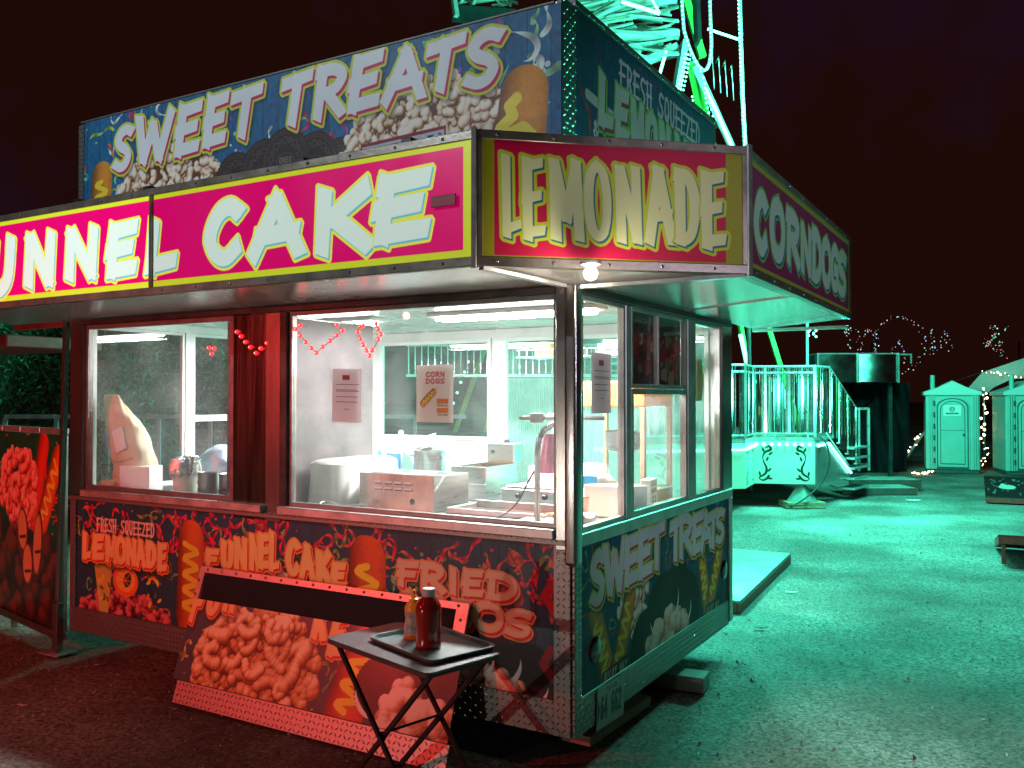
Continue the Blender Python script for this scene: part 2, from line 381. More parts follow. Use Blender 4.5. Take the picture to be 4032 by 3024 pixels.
    def strokes(s, ch, x0, x1, y0, y1, w, slant=0.0, cut=0.28):
        out = []; ins = w*.85
        xa, xb, ya, yb = x0+ins, x1-ins, y0+ins*.75, y1-ins*.75
        if ch == 'I': xa, xb = x0, x1
        for st in G.get(ch, []):
            P = [np.array([xa+(xb-xa)*p[0]+slant*(p[1]-.5)*(y1-y0), ya+(yb-ya)*p[1]]) for p in st]
            if len(P) > 2:
                Q = [P[0]*2-P[1]]+P+[P[-1]*2-P[-2]]; P2 = []
                for i in range(1, len(Q)-2):
                    for t in (0, .25, .5, .75):
                        a, b, c, d = Q[i-1:i+3]; P2.append(.5*(2*b+(c-a)*t+(2*a-5*b+4*c-d)*t*t+(3*b-a-3*c+d)*t**3))
                P = P2+[Q[-2]]
            n = len(P); N_ = []; curved = n > 4
            for i in range(n):
                d = P[min(i+1, n-1)]-P[max(i-1, 0)]; d /= (np.hypot(*d)+1e-9); nn = np.array([-d[1], d[0]])
                if i == 0 or i == n-1:
                    d2 = (P[1]-P[0]) if i == 0 else (P[-1]-P[-2]); d2 /= (np.hypot(*d2)+1e-9)
                    nn = np.array([-d2[1], d2[0]])+d2*cut*(1 if (i == 0) else 1)
                    ext = w*.55*(-1 if i == 0 else 1); P[i] = P[i]+d2*ext
                N_.append(nn)
            for i in range(n-1):
                ta = w*(1.0 if i < n/2 else .92); tb = w*(1.0 if i+1 < n/2 else .9)
                if curved and 0 < i < n-2: out.append((P[i], P[i+1], ta)); continue
                out.append((P[i]+N_[i]*ta, P[i+1]+N_[i+1]*tb, P[i+1]-N_[i+1]*tb, P[i]-N_[i]*ta))
        return out
    def sdf(s, items, w, slant=0.0, cut=0.28):
        F = np.full((s.H, s.W), 1.0, np.float32)
        for it in items:
            ch, x0, x1, y0, y1 = it[:5]; ww = min(w*(y1-y0), (x1-x0)*(.13 if ch in 'MW' else (.155 if ch in 'NAO' else .185))) if len(it) < 6 else it[5]
            for q in s.strokes(ch, x0, x1, y0, y1, ww, slant, cut):
                if len(q) == 3:
                    a, b, ww2 = q; pd = .05+ww2
                    sl, X, Y = s.win(min(a[0], b[0])-pd, max(a[0], b[0])+pd, min(a[1], b[1])-pd, max(a[1], b[1])+pd)
                    if X.size: F[sl] = np.minimum(F[sl], s.seg(X, Y, a, b, ww2, ww2))
                    continue
                q = [np.array(p) for p in q]; ar = sum(q[i][0]*q[(i+1) % 4][1]-q[(i+1) % 4][0]*q[i][1] for i in range(4))
                if ar < 0: q = q[::-1]
                xs = [p[0] for p in q]; ys = [p[1] for p in q]; pd = .05
                sl, X, Y = s.win(min(xs)-pd, max(xs)+pd, min(ys)-pd, max(ys)+pd)
                if not X.size: continue
                sd = np.full(X.shape, -1e9); ed = np.full(X.shape, 1e9)
                for i in range(4):
                    d = q[(i+1) % 4]-q[i]; l = np.hypot(*d)
                    if l < 1e-6: continue
                    d = d/l; rx, ry = X-q[i][0], Y-q[i][1]; sd = np.maximum(sd, rx*d[1]-ry*d[0])
                    t = np.clip(rx*d[0]+ry*d[1], 0, l); ed = np.minimum(ed, np.hypot(rx-t*d[0], ry-t*d[1]))
                F[sl] = np.minimum(F[sl], np.where(sd > 0, ed, sd)-.7/s.ppm)
        return F
    def letters(s, items, w=.12, face=(.93, .96, .98), ext=(.83, .10, .40), out=(.80, .88, .22), o=.012, sh=(.010, -.012), slant=0.0, shadow=.55, cut=.28, face2=None, inner=None):
        dx = int(round(sh[0]*s.ppm)); dy = int(round(sh[1]*s.ppm)); SL = []
        for it in items:
            F = s.sdf([it], w, slant, cut); pd = .07+abs(slant)*(it[4]-it[3]); sl, X, Y = s.win(it[1]-pd, it[2]+pd, it[3]-pd, it[4]+pd); F = F[sl].copy()
            E = np.minimum(F, np.roll(np.roll(F, dx, 1), dy, 0)); E = np.minimum(E, np.roll(np.roll(F, dx//2, 1), dy//2, 0)); SL.append((sl, F, E))
        if shadow:
            for sl, F, E in SL:
                Q = np.roll(np.roll(E, int(.012*s.ppm), 1), -int(.014*s.ppm), 0); s.bl(sl, np.clip((.028-Q)/.03, 0, 1)*shadow, (.03, .03, .06))
        for sl, F, E in SL: s.bl(sl, s.al(E-o), out)
        for sl, F, E in SL:
            s.bl(sl, s.al(E-o*.45), out); s.bl(sl, s.al(E), ext); s.bl(sl, s.al(F), face)
    def text(s, t, x, y, wd, ht, col, wgt, serif=False, slant=0):
        n = len(t); cw = wd/n
        for i, ch in enumerate(t):
            if ch == ' ': continue
            a, b = x+cw*i+cw*.1, x+cw*(i+1)-cw*.1
            for st in G.get(ch.upper(), []):
                P = [(a+(b-a)*p[0]+slant*p[1]*ht, y+ht*p[1]) for p in st]; s.line(P, wgt, col)
                if serif:
                    for p in (P[0], P[-1]): s.line([(p[0]-cw*.13, p[1]), (p[0]+cw*.13, p[1])], wgt*.7, col)
    def image(s, name):
        im = bpy.data.images.new(name, s.W, s.H); px = np.ones((s.H, s.W, 4), np.float32); px[..., :3] = np.clip(s.a, 0, 1)
        im.pixels.foreach_set(px.ravel()); im.update(); im.pack(); return im
    def uv(s, iu, iv):
        def f(co, n): return ((co[iu]-s.x0)/(s.x1-s.x0), (co[iv]-s.y0)/(s.y1-s.y0))
        return f
def art_mat(name, img, rough=.38, em=0.0, coat=.25, dirt=.25):
    m = bpy.data.materials.new(name); m.use_nodes = True; N = m.node_tree.nodes; L = m.node_tree.links; b = N['Principled BSDF']
    t = N.new('ShaderNodeTexImage'); t.image = img; t.extension = 'EXTEND'
    nz = N.new('ShaderNodeTexNoise'); nz.inputs['Scale'].default_value = 2.2; nz.inputs['Detail'].default_value = 8; tc = N.new('ShaderNodeTexCoord')
    L.new(tc.outputs['Object'], nz.inputs['Vector'])
    mx = N.new('ShaderNodeMix'); mx.data_type = 'RGBA'; mx.blend_type = 'MULTIPLY'; mx.inputs[7].default_value = (.62, .60, .58, 1)
    mr = N.new('ShaderNodeMapRange'); mr.inputs['From Min'].default_value = .42; mr.inputs['From Max'].default_value = .75; mr.inputs['To Max'].default_value = dirt*2
    L.new(nz.outputs['Fac'], mr.inputs['Value']); L.new(mr.outputs[0], mx.inputs[0]); L.new(t.outputs['Color'], mx.inputs[6]); L.new(mx.outputs[2], b.inputs['Base Color'])
    r2 = N.new('ShaderNodeMapRange'); r2.inputs['To Min'].default_value = rough-.15; r2.inputs['To Max'].default_value = rough+.2
    L.new(nz.outputs['Fac'], r2.inputs['Value']); L.new(r2.outputs[0], b.inputs['Roughness']); b.inputs['Coat Weight'].default_value = coat
    b.inputs['Coat Roughness'].default_value = .12
    bp = N.new('ShaderNodeBump'); bp.inputs['Strength'].default_value = .12; bp.inputs['Distance'].default_value = .01; L.new(nz.outputs['Fac'], bp.inputs['Height']); L.new(bp.outputs[0], b.inputs['Coat Normal'])
    if em: L.new(t.outputs['Color'], b.inputs['Emission Color']); b.inputs['Emission Strength'].default_value = em
    return m
# ------------------------------------------------------------------ the printed panels
BLUE1 = (.04, .28, .48); BLUE2 = (.10, .50, .70); DK = (.02, .10, .24)
STR = [(.85, .12, .42), (.95, .45, .15), (.45, .80, .62), (.62, .80, .30), (.75, .30, .70), (.85, .90, .92), (.55, .25, .75)]
DOUGH = ((.28, .12, .04), (.74, .47, .22), (.97, .86, .68)); POP = ((.42, .22, .12), (.88, .78, .66), (.99, .96, .93))
YG = (.80, .88, .24); MAG = (.80, .09, .38)

# roof billboard, front: SWEET TREATS
c = Cv(-3.66, -.09, 2.40, 3.57, 420); c.planks(BLUE1, BLUE2, .125)
c.streamers(120, STR, .10, (-3.66, -.09, 2.9, 3.57), 5)
c.streamers(10, [(.60, .85, .70), (.8, .88, .9)], .16, (-.7, -.12, 3.25, 3.5), 9)
c.dog((-3.50, 2.80), (-3.47, 3.17), .115, seed=1)
c.ell(-2.83, 2.92, .50, .35, (.40, .22, .13)); c.ell(-.84, 2.96, .54, .36, (.40, .22, .13))
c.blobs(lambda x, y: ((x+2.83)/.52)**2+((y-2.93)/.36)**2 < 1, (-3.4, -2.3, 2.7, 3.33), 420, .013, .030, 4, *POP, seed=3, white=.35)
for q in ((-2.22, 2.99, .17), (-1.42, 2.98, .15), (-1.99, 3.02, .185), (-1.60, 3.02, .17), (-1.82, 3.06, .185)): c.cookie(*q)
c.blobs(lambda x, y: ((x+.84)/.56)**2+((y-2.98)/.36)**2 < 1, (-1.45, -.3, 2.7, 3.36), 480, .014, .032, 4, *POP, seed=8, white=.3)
c.dog((-.30, 2.86), (-.27, 3.17), .145, base=(.80, .46, .10), must=False)
c.line([(-.40, 3.02), (-.33, 3.07), (-.35, 3.12), (-.31, 3.15)], .03, (.96, .88, .25)); c.line([(-.41, 2.95), (-.28, 2.99), (-.24, 2.95)], .045, (.96, .88, .25))
c.poly([(-1.27, 2.88), (-.72, 2.90), (-.72, 3.085), (-1.27, 3.065)], (.55, .07, .10)); c.poly([(-1.26, 2.87), (-.73, 2.89), (-.73, 3.068), (-1.26, 3.048)], (.75, .78, .85)); c.poly([(-1.24, 2.86), (-.75, 2.88), (-.75, 3.052), (-1.24, 3.032)], (.16, .13, .30))
for i, ch in enumerate('SNICKERS'): c.text(ch, -1.225+i*.058, 2.925+i*.002, .066, .105, (.82, .85, .95), .010)
BILL = [('S',-3.363,-3.147,3.184,3.476),('W',-3.157,-2.761,3.200,3.520),('E',-2.774,-2.497,3.197,3.521),('E',-2.514,-2.270,3.216,3.533),('T',-2.286,-2.000,3.231,3.535),('T',-1.876,-1.615,3.240,3.542),('R',-1.629,-1.352,3.240,3.543),('E',-1.378,-1.109,3.240,3.552),('A',-1.137,-0.814,3.242,3.530),('T',-0.864,-0.601,3.254,3.535),('S',-0.620,-0.379,3.236,3.521)]
c.letters(BILL, w=.118, face=(.90, .95, .98), ext=MAG, out=YG, o=.014, sh=(.013, -.016), slant=.12)
ART_BILL = c
# roof billboard, end: FRESH SQUEEZED LEMONADE
c = Cv(.0, 2.38, 2.40, 3.60, 400); c.planks((.03, .22, .36), (.08, .38, .52), .125)
c.streamers(70, [(.70, .22, .10), (.55, .60, .65), (.80, .35, .15), (.3, .55, .5), (.4, .2, .6)], .13, None, 15)
c.text('FRESH SQUEEZED', .70, 3.375, 1.34, .15, (.85, .88, .90), .011, True)
c.poly([(.33, 3.19), (1.05, 3.11), (1.0, 2.6), (.45, 2.6)], (.20, .18, .42)); c.line([(.31, 3.22), (1.0, 3.16)], .028, (.78, .84, .80))
c.text('& LEMONADE', .36, 3.03, .9, .08, (.80, .84, .86), .010)
for i, ch in enumerate('LEMONADE'): pass
c.letters([(ch, .41+i*.215, .41+i*.215+.235, 3.10-.012*i, 3.385-.006*i) for i, ch in enumerate('LEMONADE')], w=.13, face=(.75, .88, .80), ext=(.55, .16, .14), out=(.45, .85, .30), o=.014, sh=(.012, -.02))
ART_BILLE = c
# long front sign: FUNNEL CAKE
PINK = (.86, .02, .42); YEL = (.80, .85, .18)
c = Cv(-4.45, -.232, 2.285, 2.862, 420); c.a[:] = YEL
c.poly([(-4.38, 2.355), (-2.365, 2.355), (-2.365, 2.80), (-4.38, 2.80)], PINK); c.poly([(-2.345, 2.355), (-.30, 2.355), (-.30, 2.80), (-2.345, 2.80)], PINK)
FUN = [('F',-4.34,-3.98,2.37,2.74),('U',-3.969,-3.620,2.368,2.732),('N',-3.581,-3.195,2.389,2.723),('N',-3.168,-2.786,2.404,2.716),('E',-2.769,-2.442,2.392,2.706),('L',-2.435,-2.114,2.395,2.698),('C',-1.945,-1.619,2.403,2.736),('A',-1.620,-1.189,2.401,2.727),('K',-1.201,-0.774,2.390,2.718),('E',-0.826,-0.442,2.413,2.733)]
c.letters(FUN, w=.14, face=(.84, .92, .88), ext=(.42, .74, .82), out=(.90, .92, .32), o=.014, sh=(.007, -.010), slant=.05, shadow=0)
c.ell(-.40, 2.575, .013, .013, (.95, .25, .6))
ART_FUN = c
# chamfer sign: LEMONADE  (u along the sign)
c = Cv(0, 1.2485, 2.285, 2.862, 460); c.a[:] = (.62, .62, .12); c.poly([(.075, 2.33), (1.145, 2.33), (1.145, 2.83), (.075, 2.83)], (.78, .02, .26))
LEM = [('L',0.094,0.200,2.405,2.767),('E',0.186,0.308,2.395,2.760),('M',0.301,0.485,2.400,2.760),('O',0.467,0.611,2.405,2.757),('N',0.607,0.753,2.400,2.747),('A',0.745,0.911,2.398,2.752),('D',0.885,1.025,2.400,2.750),('E',1.010,1.156,2.385,2.745)]
c.letters(LEM, w=.10, face=(.88, .90, .66), ext=(.15, .42, .52), out=(.76, .82, .18), o=.014, sh=(.006, -.008), slant=-.03, shadow=0)
ART_LEM = c
# end sign: CORNDOGS
c = Cv(.40, 3.05, 2.285, 2.862, 400); c.a[:] = (.60, .64, .20); c.poly([(.46, 2.345), (3.0, 2.345), (3.0, 2.80), (.46, 2.80)], (.52, .03, .34))
DOG = [('C',0.484,0.768,2.403,2.716),('O',0.767,1.140,2.416,2.736),('R',1.104,1.480,2.425,2.736),('N',1.443,1.796,2.421,2.716),('D',1.745,2.088,2.408,2.742),('O',2.026,2.396,2.415,2.733),('G',2.315,2.640,2.418,2.729),('S',2.567,2.941,2.409,2.726)]
c.letters(DOG, w=.14, face=(.72, .86, .80), ext=(.18, .36, .66), out=(.42, .78, .26), o=.014, sh=(.010, -.012), shadow=0)
ART_DOG = c
# lower front of the trailer
def cups(c, x, y, k, f=1):
    c.poly([(x-.16*k, y+.30*k), (x+.16*k, y+.26*k), (x+.06*k*f+.02, y-.30*k), (x-.05*k*f, y-.28*k)], (.80, .74, .34))
    for i in range(16):
        a = c.rs.uniform(0, 6.3); c.ell(x+c.rs.uniform(-.09, .11)*k, y+c.rs.uniform(-.2, .2)*k, .035*k, .016*k, [(.95, .85, .25), (.35, .45, .12), (.95, .6, .15)][i % 3], ang=a)
c = Cv(-3.70, -.06, .30, 1.04, 420); c.planks((.05, .20, .26), (.10, .32, .38), .10)
c.streamers(230, [(.88, .10, .26), (.95, .25, .30), (.60, .62, .30), (.80, .40, .30), (.9, .1, .3)], .10, (-3.7, -.06, .75, 1.04), 21)
c.streamers(60, STR, .08, (-3.7, -.06, .3, .8), 22)
c.text('FRESH SQUEEZED', -3.49, .845, .58, .085, (.95, .80, .66), .0065, True)
c.blobs(lambda x, y: ((x+3.2)/.45)**2+((y-.30)/.17)**2 < 1, (-3.66, -2.75, .3, .5), 120, .018, .034, 3, (.18, .03, .05), (.55, .16, .20), (.85, .45, .45), seed=31)
cups(c, -3.42, .50, .62); cups(c, -2.93, .50, .66, -1)
c.ell(-3.19, .545, .125, .10, (.95, .45, .10)); c.ell(-3.19, .55, .095, .073, (.98, .70, .30)); c.ell(-3.17, .555, .036, .05, (.12, .28, .06), ang=-.5)
for k in range(7): c.line([(-3.19, .55), (-3.19+.09*math.cos(k*.9), .55+.07*math.sin(k*.9))], .003, (.95, .5, .15))
c.text('LEMONADE', -3.56, .625, .28, .028, (.35, .30, .12), .003); c.text('LEMONADE', -3.00, .60, .28, .028, (.35, .30, .12), .003, slant=-.3)
LOW1 = [('L',-3.648,-3.540,0.645,0.827),('E',-3.543,-3.398,0.652,0.822),('M',-3.408,-3.264,0.646,0.822),('O',-3.306,-3.172,0.651,0.825),('N',-3.197,-3.073,0.650,0.820),('A',-3.093,-2.988,0.648,0.820),('D',-3.000,-2.886,0.652,0.818),('E',-2.888,-2.784,0.640,0.815)]
OY = (.97, .72, .38); c.letters(LOW1, w=.13, face=(.96, .80, .50), ext=(.84, .10, .12), out=(.92, .62, .26), o=.009, sh=(.010, -.012))
c.dog((-2.585, .40), (-2.575, .87), .120, base=(.85, .30, .10), lite=(.95, .50, .20), wav=1.2)
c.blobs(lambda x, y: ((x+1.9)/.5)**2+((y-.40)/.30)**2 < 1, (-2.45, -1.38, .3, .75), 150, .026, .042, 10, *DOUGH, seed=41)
LOW2 = [('F',-2.458,-2.322,0.700,0.818),('U',-2.324,-2.198,0.712,0.880),('N',-2.216,-2.086,0.718,0.905),('N',-2.090,-1.976,0.724,0.935),('E',-2.022,-1.905,0.740,0.945),('L',-1.935,-1.838,0.735,0.962),('C',-1.802,-1.680,0.727,0.932),('A',-1.697,-1.568,0.715,0.912),('K',-1.582,-1.450,0.697,0.886),('E',-1.469,-1.345,0.688,0.832)]
c.letters(LOW2, w=.14, face=(.96, .78, .46), ext=(.84, .13, .12), out=(.93, .60, .25), o=.009, sh=(.010, -.012))
c.dog((-1.225, .38), (-1.21, .87), .135, base=(.85, .26, .10), lite=(.93, .45, .20))
c.blobs(lambda x, y: ((x+.42)/.27)**2+((y-.27)/.17)**2 < 1, (-.70, -.12, .3, .46), 46, .03, .055, 5, (.45, .25, .16), (.80, .58, .45), (.97, .88, .80), seed=45)
for q in ((-.56, .50, .15), (-.24, .40, .165), (-.40, .515, .15)): c.cookie(*q, word=False, fill=(.13, .09, .10), orn=(.25, .18, .18))
c.blobs(lambda x, y: ((x+.47)/.20)**2+((y-.26)/.16)**2 < 1, (-.70, -.12, .3, .43), 30, .03, .05, 5, (.45, .25, .16), (.80, .58, .45), (.97, .88, .80), seed=46)
for q in ((-.53, .47, .10, -1.6, 0), (-.27, .40, .14, -1.9, -.2), (-.40, .47, .12, -1.4, .1)): c.swirl(*q, .012)
LOW3 = [('F',-1.028,-0.865,0.748,0.885),('R',-0.880,-0.705,0.738,0.890),('I',-0.712,-0.618,0.742,0.879),('E',-0.623,-0.480,0.746,0.877),('D',-0.485,-0.290,0.746,0.880),('O',-1.02,-.86,.575,.735),('R',-.85,-.69,.578,.735),('E',-0.690,-0.546,0.586,0.727),('O',-0.569,-0.357,0.588,0.731),('S',-0.381,-0.210,0.585,0.712)]
c.letters(LOW3, w=.13, face=(.90, .74, .58), ext=(.80, .14, .14), out=(.90, .60, .36), o=.009, sh=(.010, -.012))
c.line([(-.115, .85), (-.15, .80), (-.11, .74)], .022, (.75, .08, .15)); c.line([(-.12, .55), (-.16, .48), (-.11, .42)], .022, (.75, .08, .15))
ART_LOW = c
# board leaning on the trailer front (u along it, v up its own slope)
c = Cv(-2.45, -.55, .12, .765, 420); c.planks((.05, .20, .26), (.10, .32, .36), .10)
c.streamers(40, [(.60, .66, .35), (.80, .72, .4), (.55, .60, .3)], .09, (-2.45, -.55, .1, .5), 51)
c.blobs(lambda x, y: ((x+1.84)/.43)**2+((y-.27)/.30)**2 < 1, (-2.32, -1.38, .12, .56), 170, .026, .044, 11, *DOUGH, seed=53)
c.dog((-1.17, .13), (-1.13, .46), .125, base=(.90, .22, .10), lite=(.95, .35, .15), wav=.8)
for q in ((-.98, .30, .155), (-.60, .36, .16), (-.80, .40, .15), (-.72, .20, .13)): c.cookie(*q, word=False, fill=(.14, .10, .10), orn=(.24, .17, .17))
c.swirl(-.98, .30, .145, -3.0, -1.5, .012); c.swirl(-.98, .30, .13, -.7, .2, .008); c.swirl(-.60, .36, .15, -3.0, -1.3, .014)
c.blobs(lambda x, y: ((x+.80)/.13)**2+((y-.18)/.15)**2 < 1, (-1.0, -.55, .12, .36), 26, .03, .052, 5, (.50, .25, .16), (.82, .55, .40), (.97, .88, .80), seed=54)
c.blobs(lambda x, y: ((x+.58)/.05)**2+((y-.16)/.11)**2 < 1, (-.7, -.55, .12, .3), 8, .03, .045, 4, (.50, .25, .16), (.82, .55, .40), (.97, .88, .80), seed=55)
c.letters([('F', -2.45, -2.33, .44, .66), ('U', -2.32, -2.20, .50, .68), ('N', -2.19, -2.08, .53, .70), ('K', -1.50, -1.38, .47, .66), ('E', -1.37, -1.25, .40, .62)], w=.14, face=(.96, .76, .48), ext=(.84, .13, .12), out=(.93, .60, .28), o=.008, sh=(.01, -.012))
ART_PAN = c
# trailer end: SWEET TREATS
c = Cv(.06, 2.36, .30, 1.03, 420); c.planks((.04, .22, .33), (.08, .36, .50), .10)
c.streamers(90, [(.70, .22, .25), (.45, .62, .60), (.75, .40, .2), (.5, .3, .7)], .08, (.06, 2.36, .5, 1.03), 61)
c.blobs(lambda x, y: ((x-.72)/.22)**2+((y-.62)/.14)**2 < 1, (.45, 1.0, .45, .78), 40, .02, .035, 5, *POP, seed=62)
c.dog((.36, .36), (.22, .66), .085); c.dog((.47, .36), (.64, .68), .085); c.dog((1.88, .42), (1.80, .70), .085); c.dog((1.98, .42), (2.16, .70), .09)
for q in ((.86, .36, .22), (1.50, .42, .26), (1.12, .46, .27), (1.36, .55, .22)): c.cookie(*q, word=False, fill=(.12, .08, .10), orn=(.20, .14, .18))
c.blobs(lambda x, y: ((x-1.22)/.36)**2+((y-.25)/.20)**2 < 1, (.8, 1.7, .3, .46), 44, .035, .06, 5, (.50, .30, .20), (.82, .62, .52), (.96, .88, .84), seed=63)
for q in ((1.03, .52, .11, -2.9, -1.0), (1.25, .56, .12, -1.5, .3), (1.48, .47, .11, -1.6, .2), (.83, .30, .12, -2.8, -1.6), (.98, .40, .07, -3.1, -1.6)): c.swirl(*q, .010)
c.poly([(.30, .31), (.60, .315), (.60, .40), (.30, .385)], (.12, .07, .06)); c.text('MILKY WAY', .31, .325, .28, .05, (.75, .70, .66), .006, slant=.2)
c.poly([(1.87, .30), (2.17, .31), (2.17, .40), (1.87, .39)], (.16, .22, .18)); c.text('MILKY WAY', 1.89, .325, .26, .045, (.65, .70, .62), .005, slant=.2)
END = [('S',0.150,0.345,0.722,0.982),('W',0.300,0.600,0.738,1.002),('E',0.540,0.795,0.742,1.002),('E',0.722,0.980,0.745,1.014),('T',0.890,1.162,0.758,1.020),('T',1.222,1.434,0.758,1.015),('R',1.352,1.650,0.756,1.018),('E',1.590,1.868,0.742,1.000),('A',1.760,2.026,0.740,0.992),('T',1.914,2.156,0.725,0.982),('S',2.075,2.298,0.742,0.971)]
c.letters(END, w=.12, face=(.85, .88, .90), ext=(.74, .16, .30), out=(.74, .85, .26), o=.010, sh=(.010, -.014))
ART_END = c
# printed panel left of the trailer (u runs away from the trailer, so x = -u)
c = Cv(-1.75, 0.0, .12, 1.46, 380); c.planks((.06, .28, .16), (.12, .42, .24), .13)
c.streamers(50, [(.88, .12, .22), (.92, .2, .3), (.7, .75, .5)], .10, (-1.75, 0, .7, 1.46), 71)
c.streamers(18, [(.90, .10, .20)], .09, (-.12, 0, .7, 1.3), 72)
c.dog((-.50, .85), (-.33, 1.38), .10, base=(.88, .18, .10), lite=(.95, .25, .15), must=False)
c.dog((-.36, .82), (-.08, 1.30), .10, base=(.92, .30, .08), lite=(.98, .45, .15), wav=1.2)
c.blobs(lambda x, y: ((x+.80)/.36)**2+((y-1.05)/.30)**2 < 1, (-1.25, -.45, .72, 1.38), 150, .024, .045, 5, (.55, .10, .08), (.90, .40, .30), (1., .68, .60), seed=73)
c.poly([(-1.75, .12), (0, .12), (0, .72), (-1.75, .80)], (.14, .05, .05), 40)
c.blobs(lambda x, y: y < .74, (-1.75, 0.0, .12, .80), 95, .05, .095, 2, (.10, .03, .03), (.26, .07, .06), (.42, .14, .12), seed=74)
for q in ((-.70, .74, .10, .17, .1), (-.42, .66, .085, .25, -.1), (-.60, .50, .10, .16, 0)): c.ell(q[0], q[1], q[2], q[3], (.30, .12, .06), ang=q[4]); c.ell(q[0]-.01, q[1]+.01, q[2]*.82, q[3]*.86, (.85, .58, .36), 6, ang=q[4]); c.line([(q[0]-q[2]*.5, q[1]-.05), (q[0]+q[2]*.5, q[1]-.035)], .010, (.20, .08, .06), 4)
ART_SIDE = c
# sheets of paper and small signs
def sheet(w_, h_, ppm=900, col=(.93, .88, .88)):
    c = Cv(0, w_, 0, h_, ppm); c.a[:] = col; return c
c = sheet(.205, .285); c.poly([(.075, .225), (.125, .225), (.125, .25), (.075, .25)], (.62, .08, .10))
for i, y in enumerate((.20, .172, .165, .135, .108, .07)):
    x = .03 if i < 5 else .09
    while x < (.175 if i < 5 else .12):
        l = c.rs.uniform(.006, .02); c.line([(x, y), (x+l, y)], .0016, (.35, .30, .32) if i != 1 else (.6, .2, .2)); x += l+.004
ART_MENU = c
c = sheet(.235, .292, col=(.96, .90, .84))
for i, ch in enumerate('CORN'): c.text(ch, .060+i*.031, .232, .034, .024, (.80, .06, .10), .0028)
for i, ch in enumerate('DOGS'): c.text(ch, .060+i*.031, .198, .034, .024, (.80, .06, .10), .0028)
c.dog((.045, .095), (.115, .155), .020, must=True); c.line([(.115, .155), (.145, .18)], .002, (.8, .7, .5))
for y in (.095, .048): c.poly([(.135, y), (.205, y), (.205, y+.026), (.135, y+.026)], (.90, .50, .15)); c.text('REGULAR' if y > .05 else 'FOOTLONG', .138, y-.013, .064, .008, (.4, .35, .3), .0011)
ART_CORN = c
c = sheet(.32, .20, col=(.66, .72, .66)); c.a[:] = (.66, .70, .68); c.text('64 662', .035, .045, .25, .10, (.06, .06, .07), .0085); c.text('TRAILER', .10, .165, .13, .018, (.2, .2, .25), .002)
c.poly([(.005, .03), (.03, .09), (.005, .15)], (.12, .12, .14)); ART_PLATE = c
c = sheet(.36, .24, 500, (.84, .88, .86)); c.ell(.18, .15, .055, .055, (.08, .14, .14)); c.ell(.18, .15, .04, .04, (.8, .85, .84)); c.poly([(.155, .125), (.17, .125), (.17, .175), (.155, .175)], (.08, .14, .14)); c.poly([(.19, .125), (.205, .125), (.205, .175), (.19, .175)], (.08, .14, .14)); c.poly([(.05, .035), (.31, .035), (.31, .07), (.05, .07)], (.10, .16, .16)); c.text('PORTABLE', .06, .042, .24, .02, (.75, .8, .8), .002)
ART_LOO = c
# candied popcorn print inside the end window
c = Cv(0, .80, 0, .41, 500); c.a[:] = (.10, .07, .08)
r = np.random.default_rng(4)
for i in range(70):
    x, y, a = r.uniform(0, .8), r.uniform(0, .24)+r.uniform(0, .1), r.uniform(0, 3.1); q = r.uniform(.03, .055); k = r.random(); cc = (.78, .12, .10) if k < .45 else ((.82, .72, .55) if k < .8 else (.45, .10, .08))
    P = [(x+q*math.cos(a+t)*1.3, y+q*math.sin(a+t)) for t in (0, 1.4, 2.6, 4.2)]; c.poly(P, np.array(cc)*r.uniform(.6, 1))
for i in range(14): c.ell(r.uniform(0, .8), r.uniform(.26, .40), .03, .02, (.42, .28, .12), 8)
ART_CANDY = c
# scroll ornament for the ride skirt
def scroll(c, x, y, k, f):
    col = (.05, .16, .13); P = [(x+f*k*a, y+k*b) for a, b in ((.10, 1.0), (.22, 1.05), (.26, .93), (.10, .86), (.0, .70), (.04, .5), (.12, .32), (.10, .15), (-.02, .05), (-.12, -.02), (-.02, -.10), (.12, -.05), (.2, .05))]
    P = smooth_pts(P); c.line(P, [k*(.014+.026*abs(math.sin(i*.13+.3))) for i in range(len(P))], col)
    for dx, dy, a in ((.26, .80, .6), (.02, .92, 2.0), (.22, .25, .8), (.24, -.04, 0), (-.10, .12, 1.8), (.15, .62, 1.2)): c.ell(x+f*k*dx, y+k*dy, k*.085, k*.035, col, ang=a*f)
c = Cv(0, .94, 0, .68, 400); c.a[:] = (.66, .72, .66)
scroll(c, .14, .10, .47, 1); scroll(c, .80, .10, .47, -1); ART_SKIRT = c
c = Cv(0, .70, 0, .5, 300); c.a[:] = (.10, .10, .10)
for i in range(30): c.ell(c.rs.uniform(.05, .65), c.rs.uniform(.05, .45), c.rs.uniform(.01, .04), .012, (.35, .38, .36), ang=c.rs.uniform(0, 3))
c.ell(.36, .24, .14, .05, (.65, .68, .66)); c.ell(.30, .27, .05, .05, (.65, .68, .66)); ART_HOLE = c

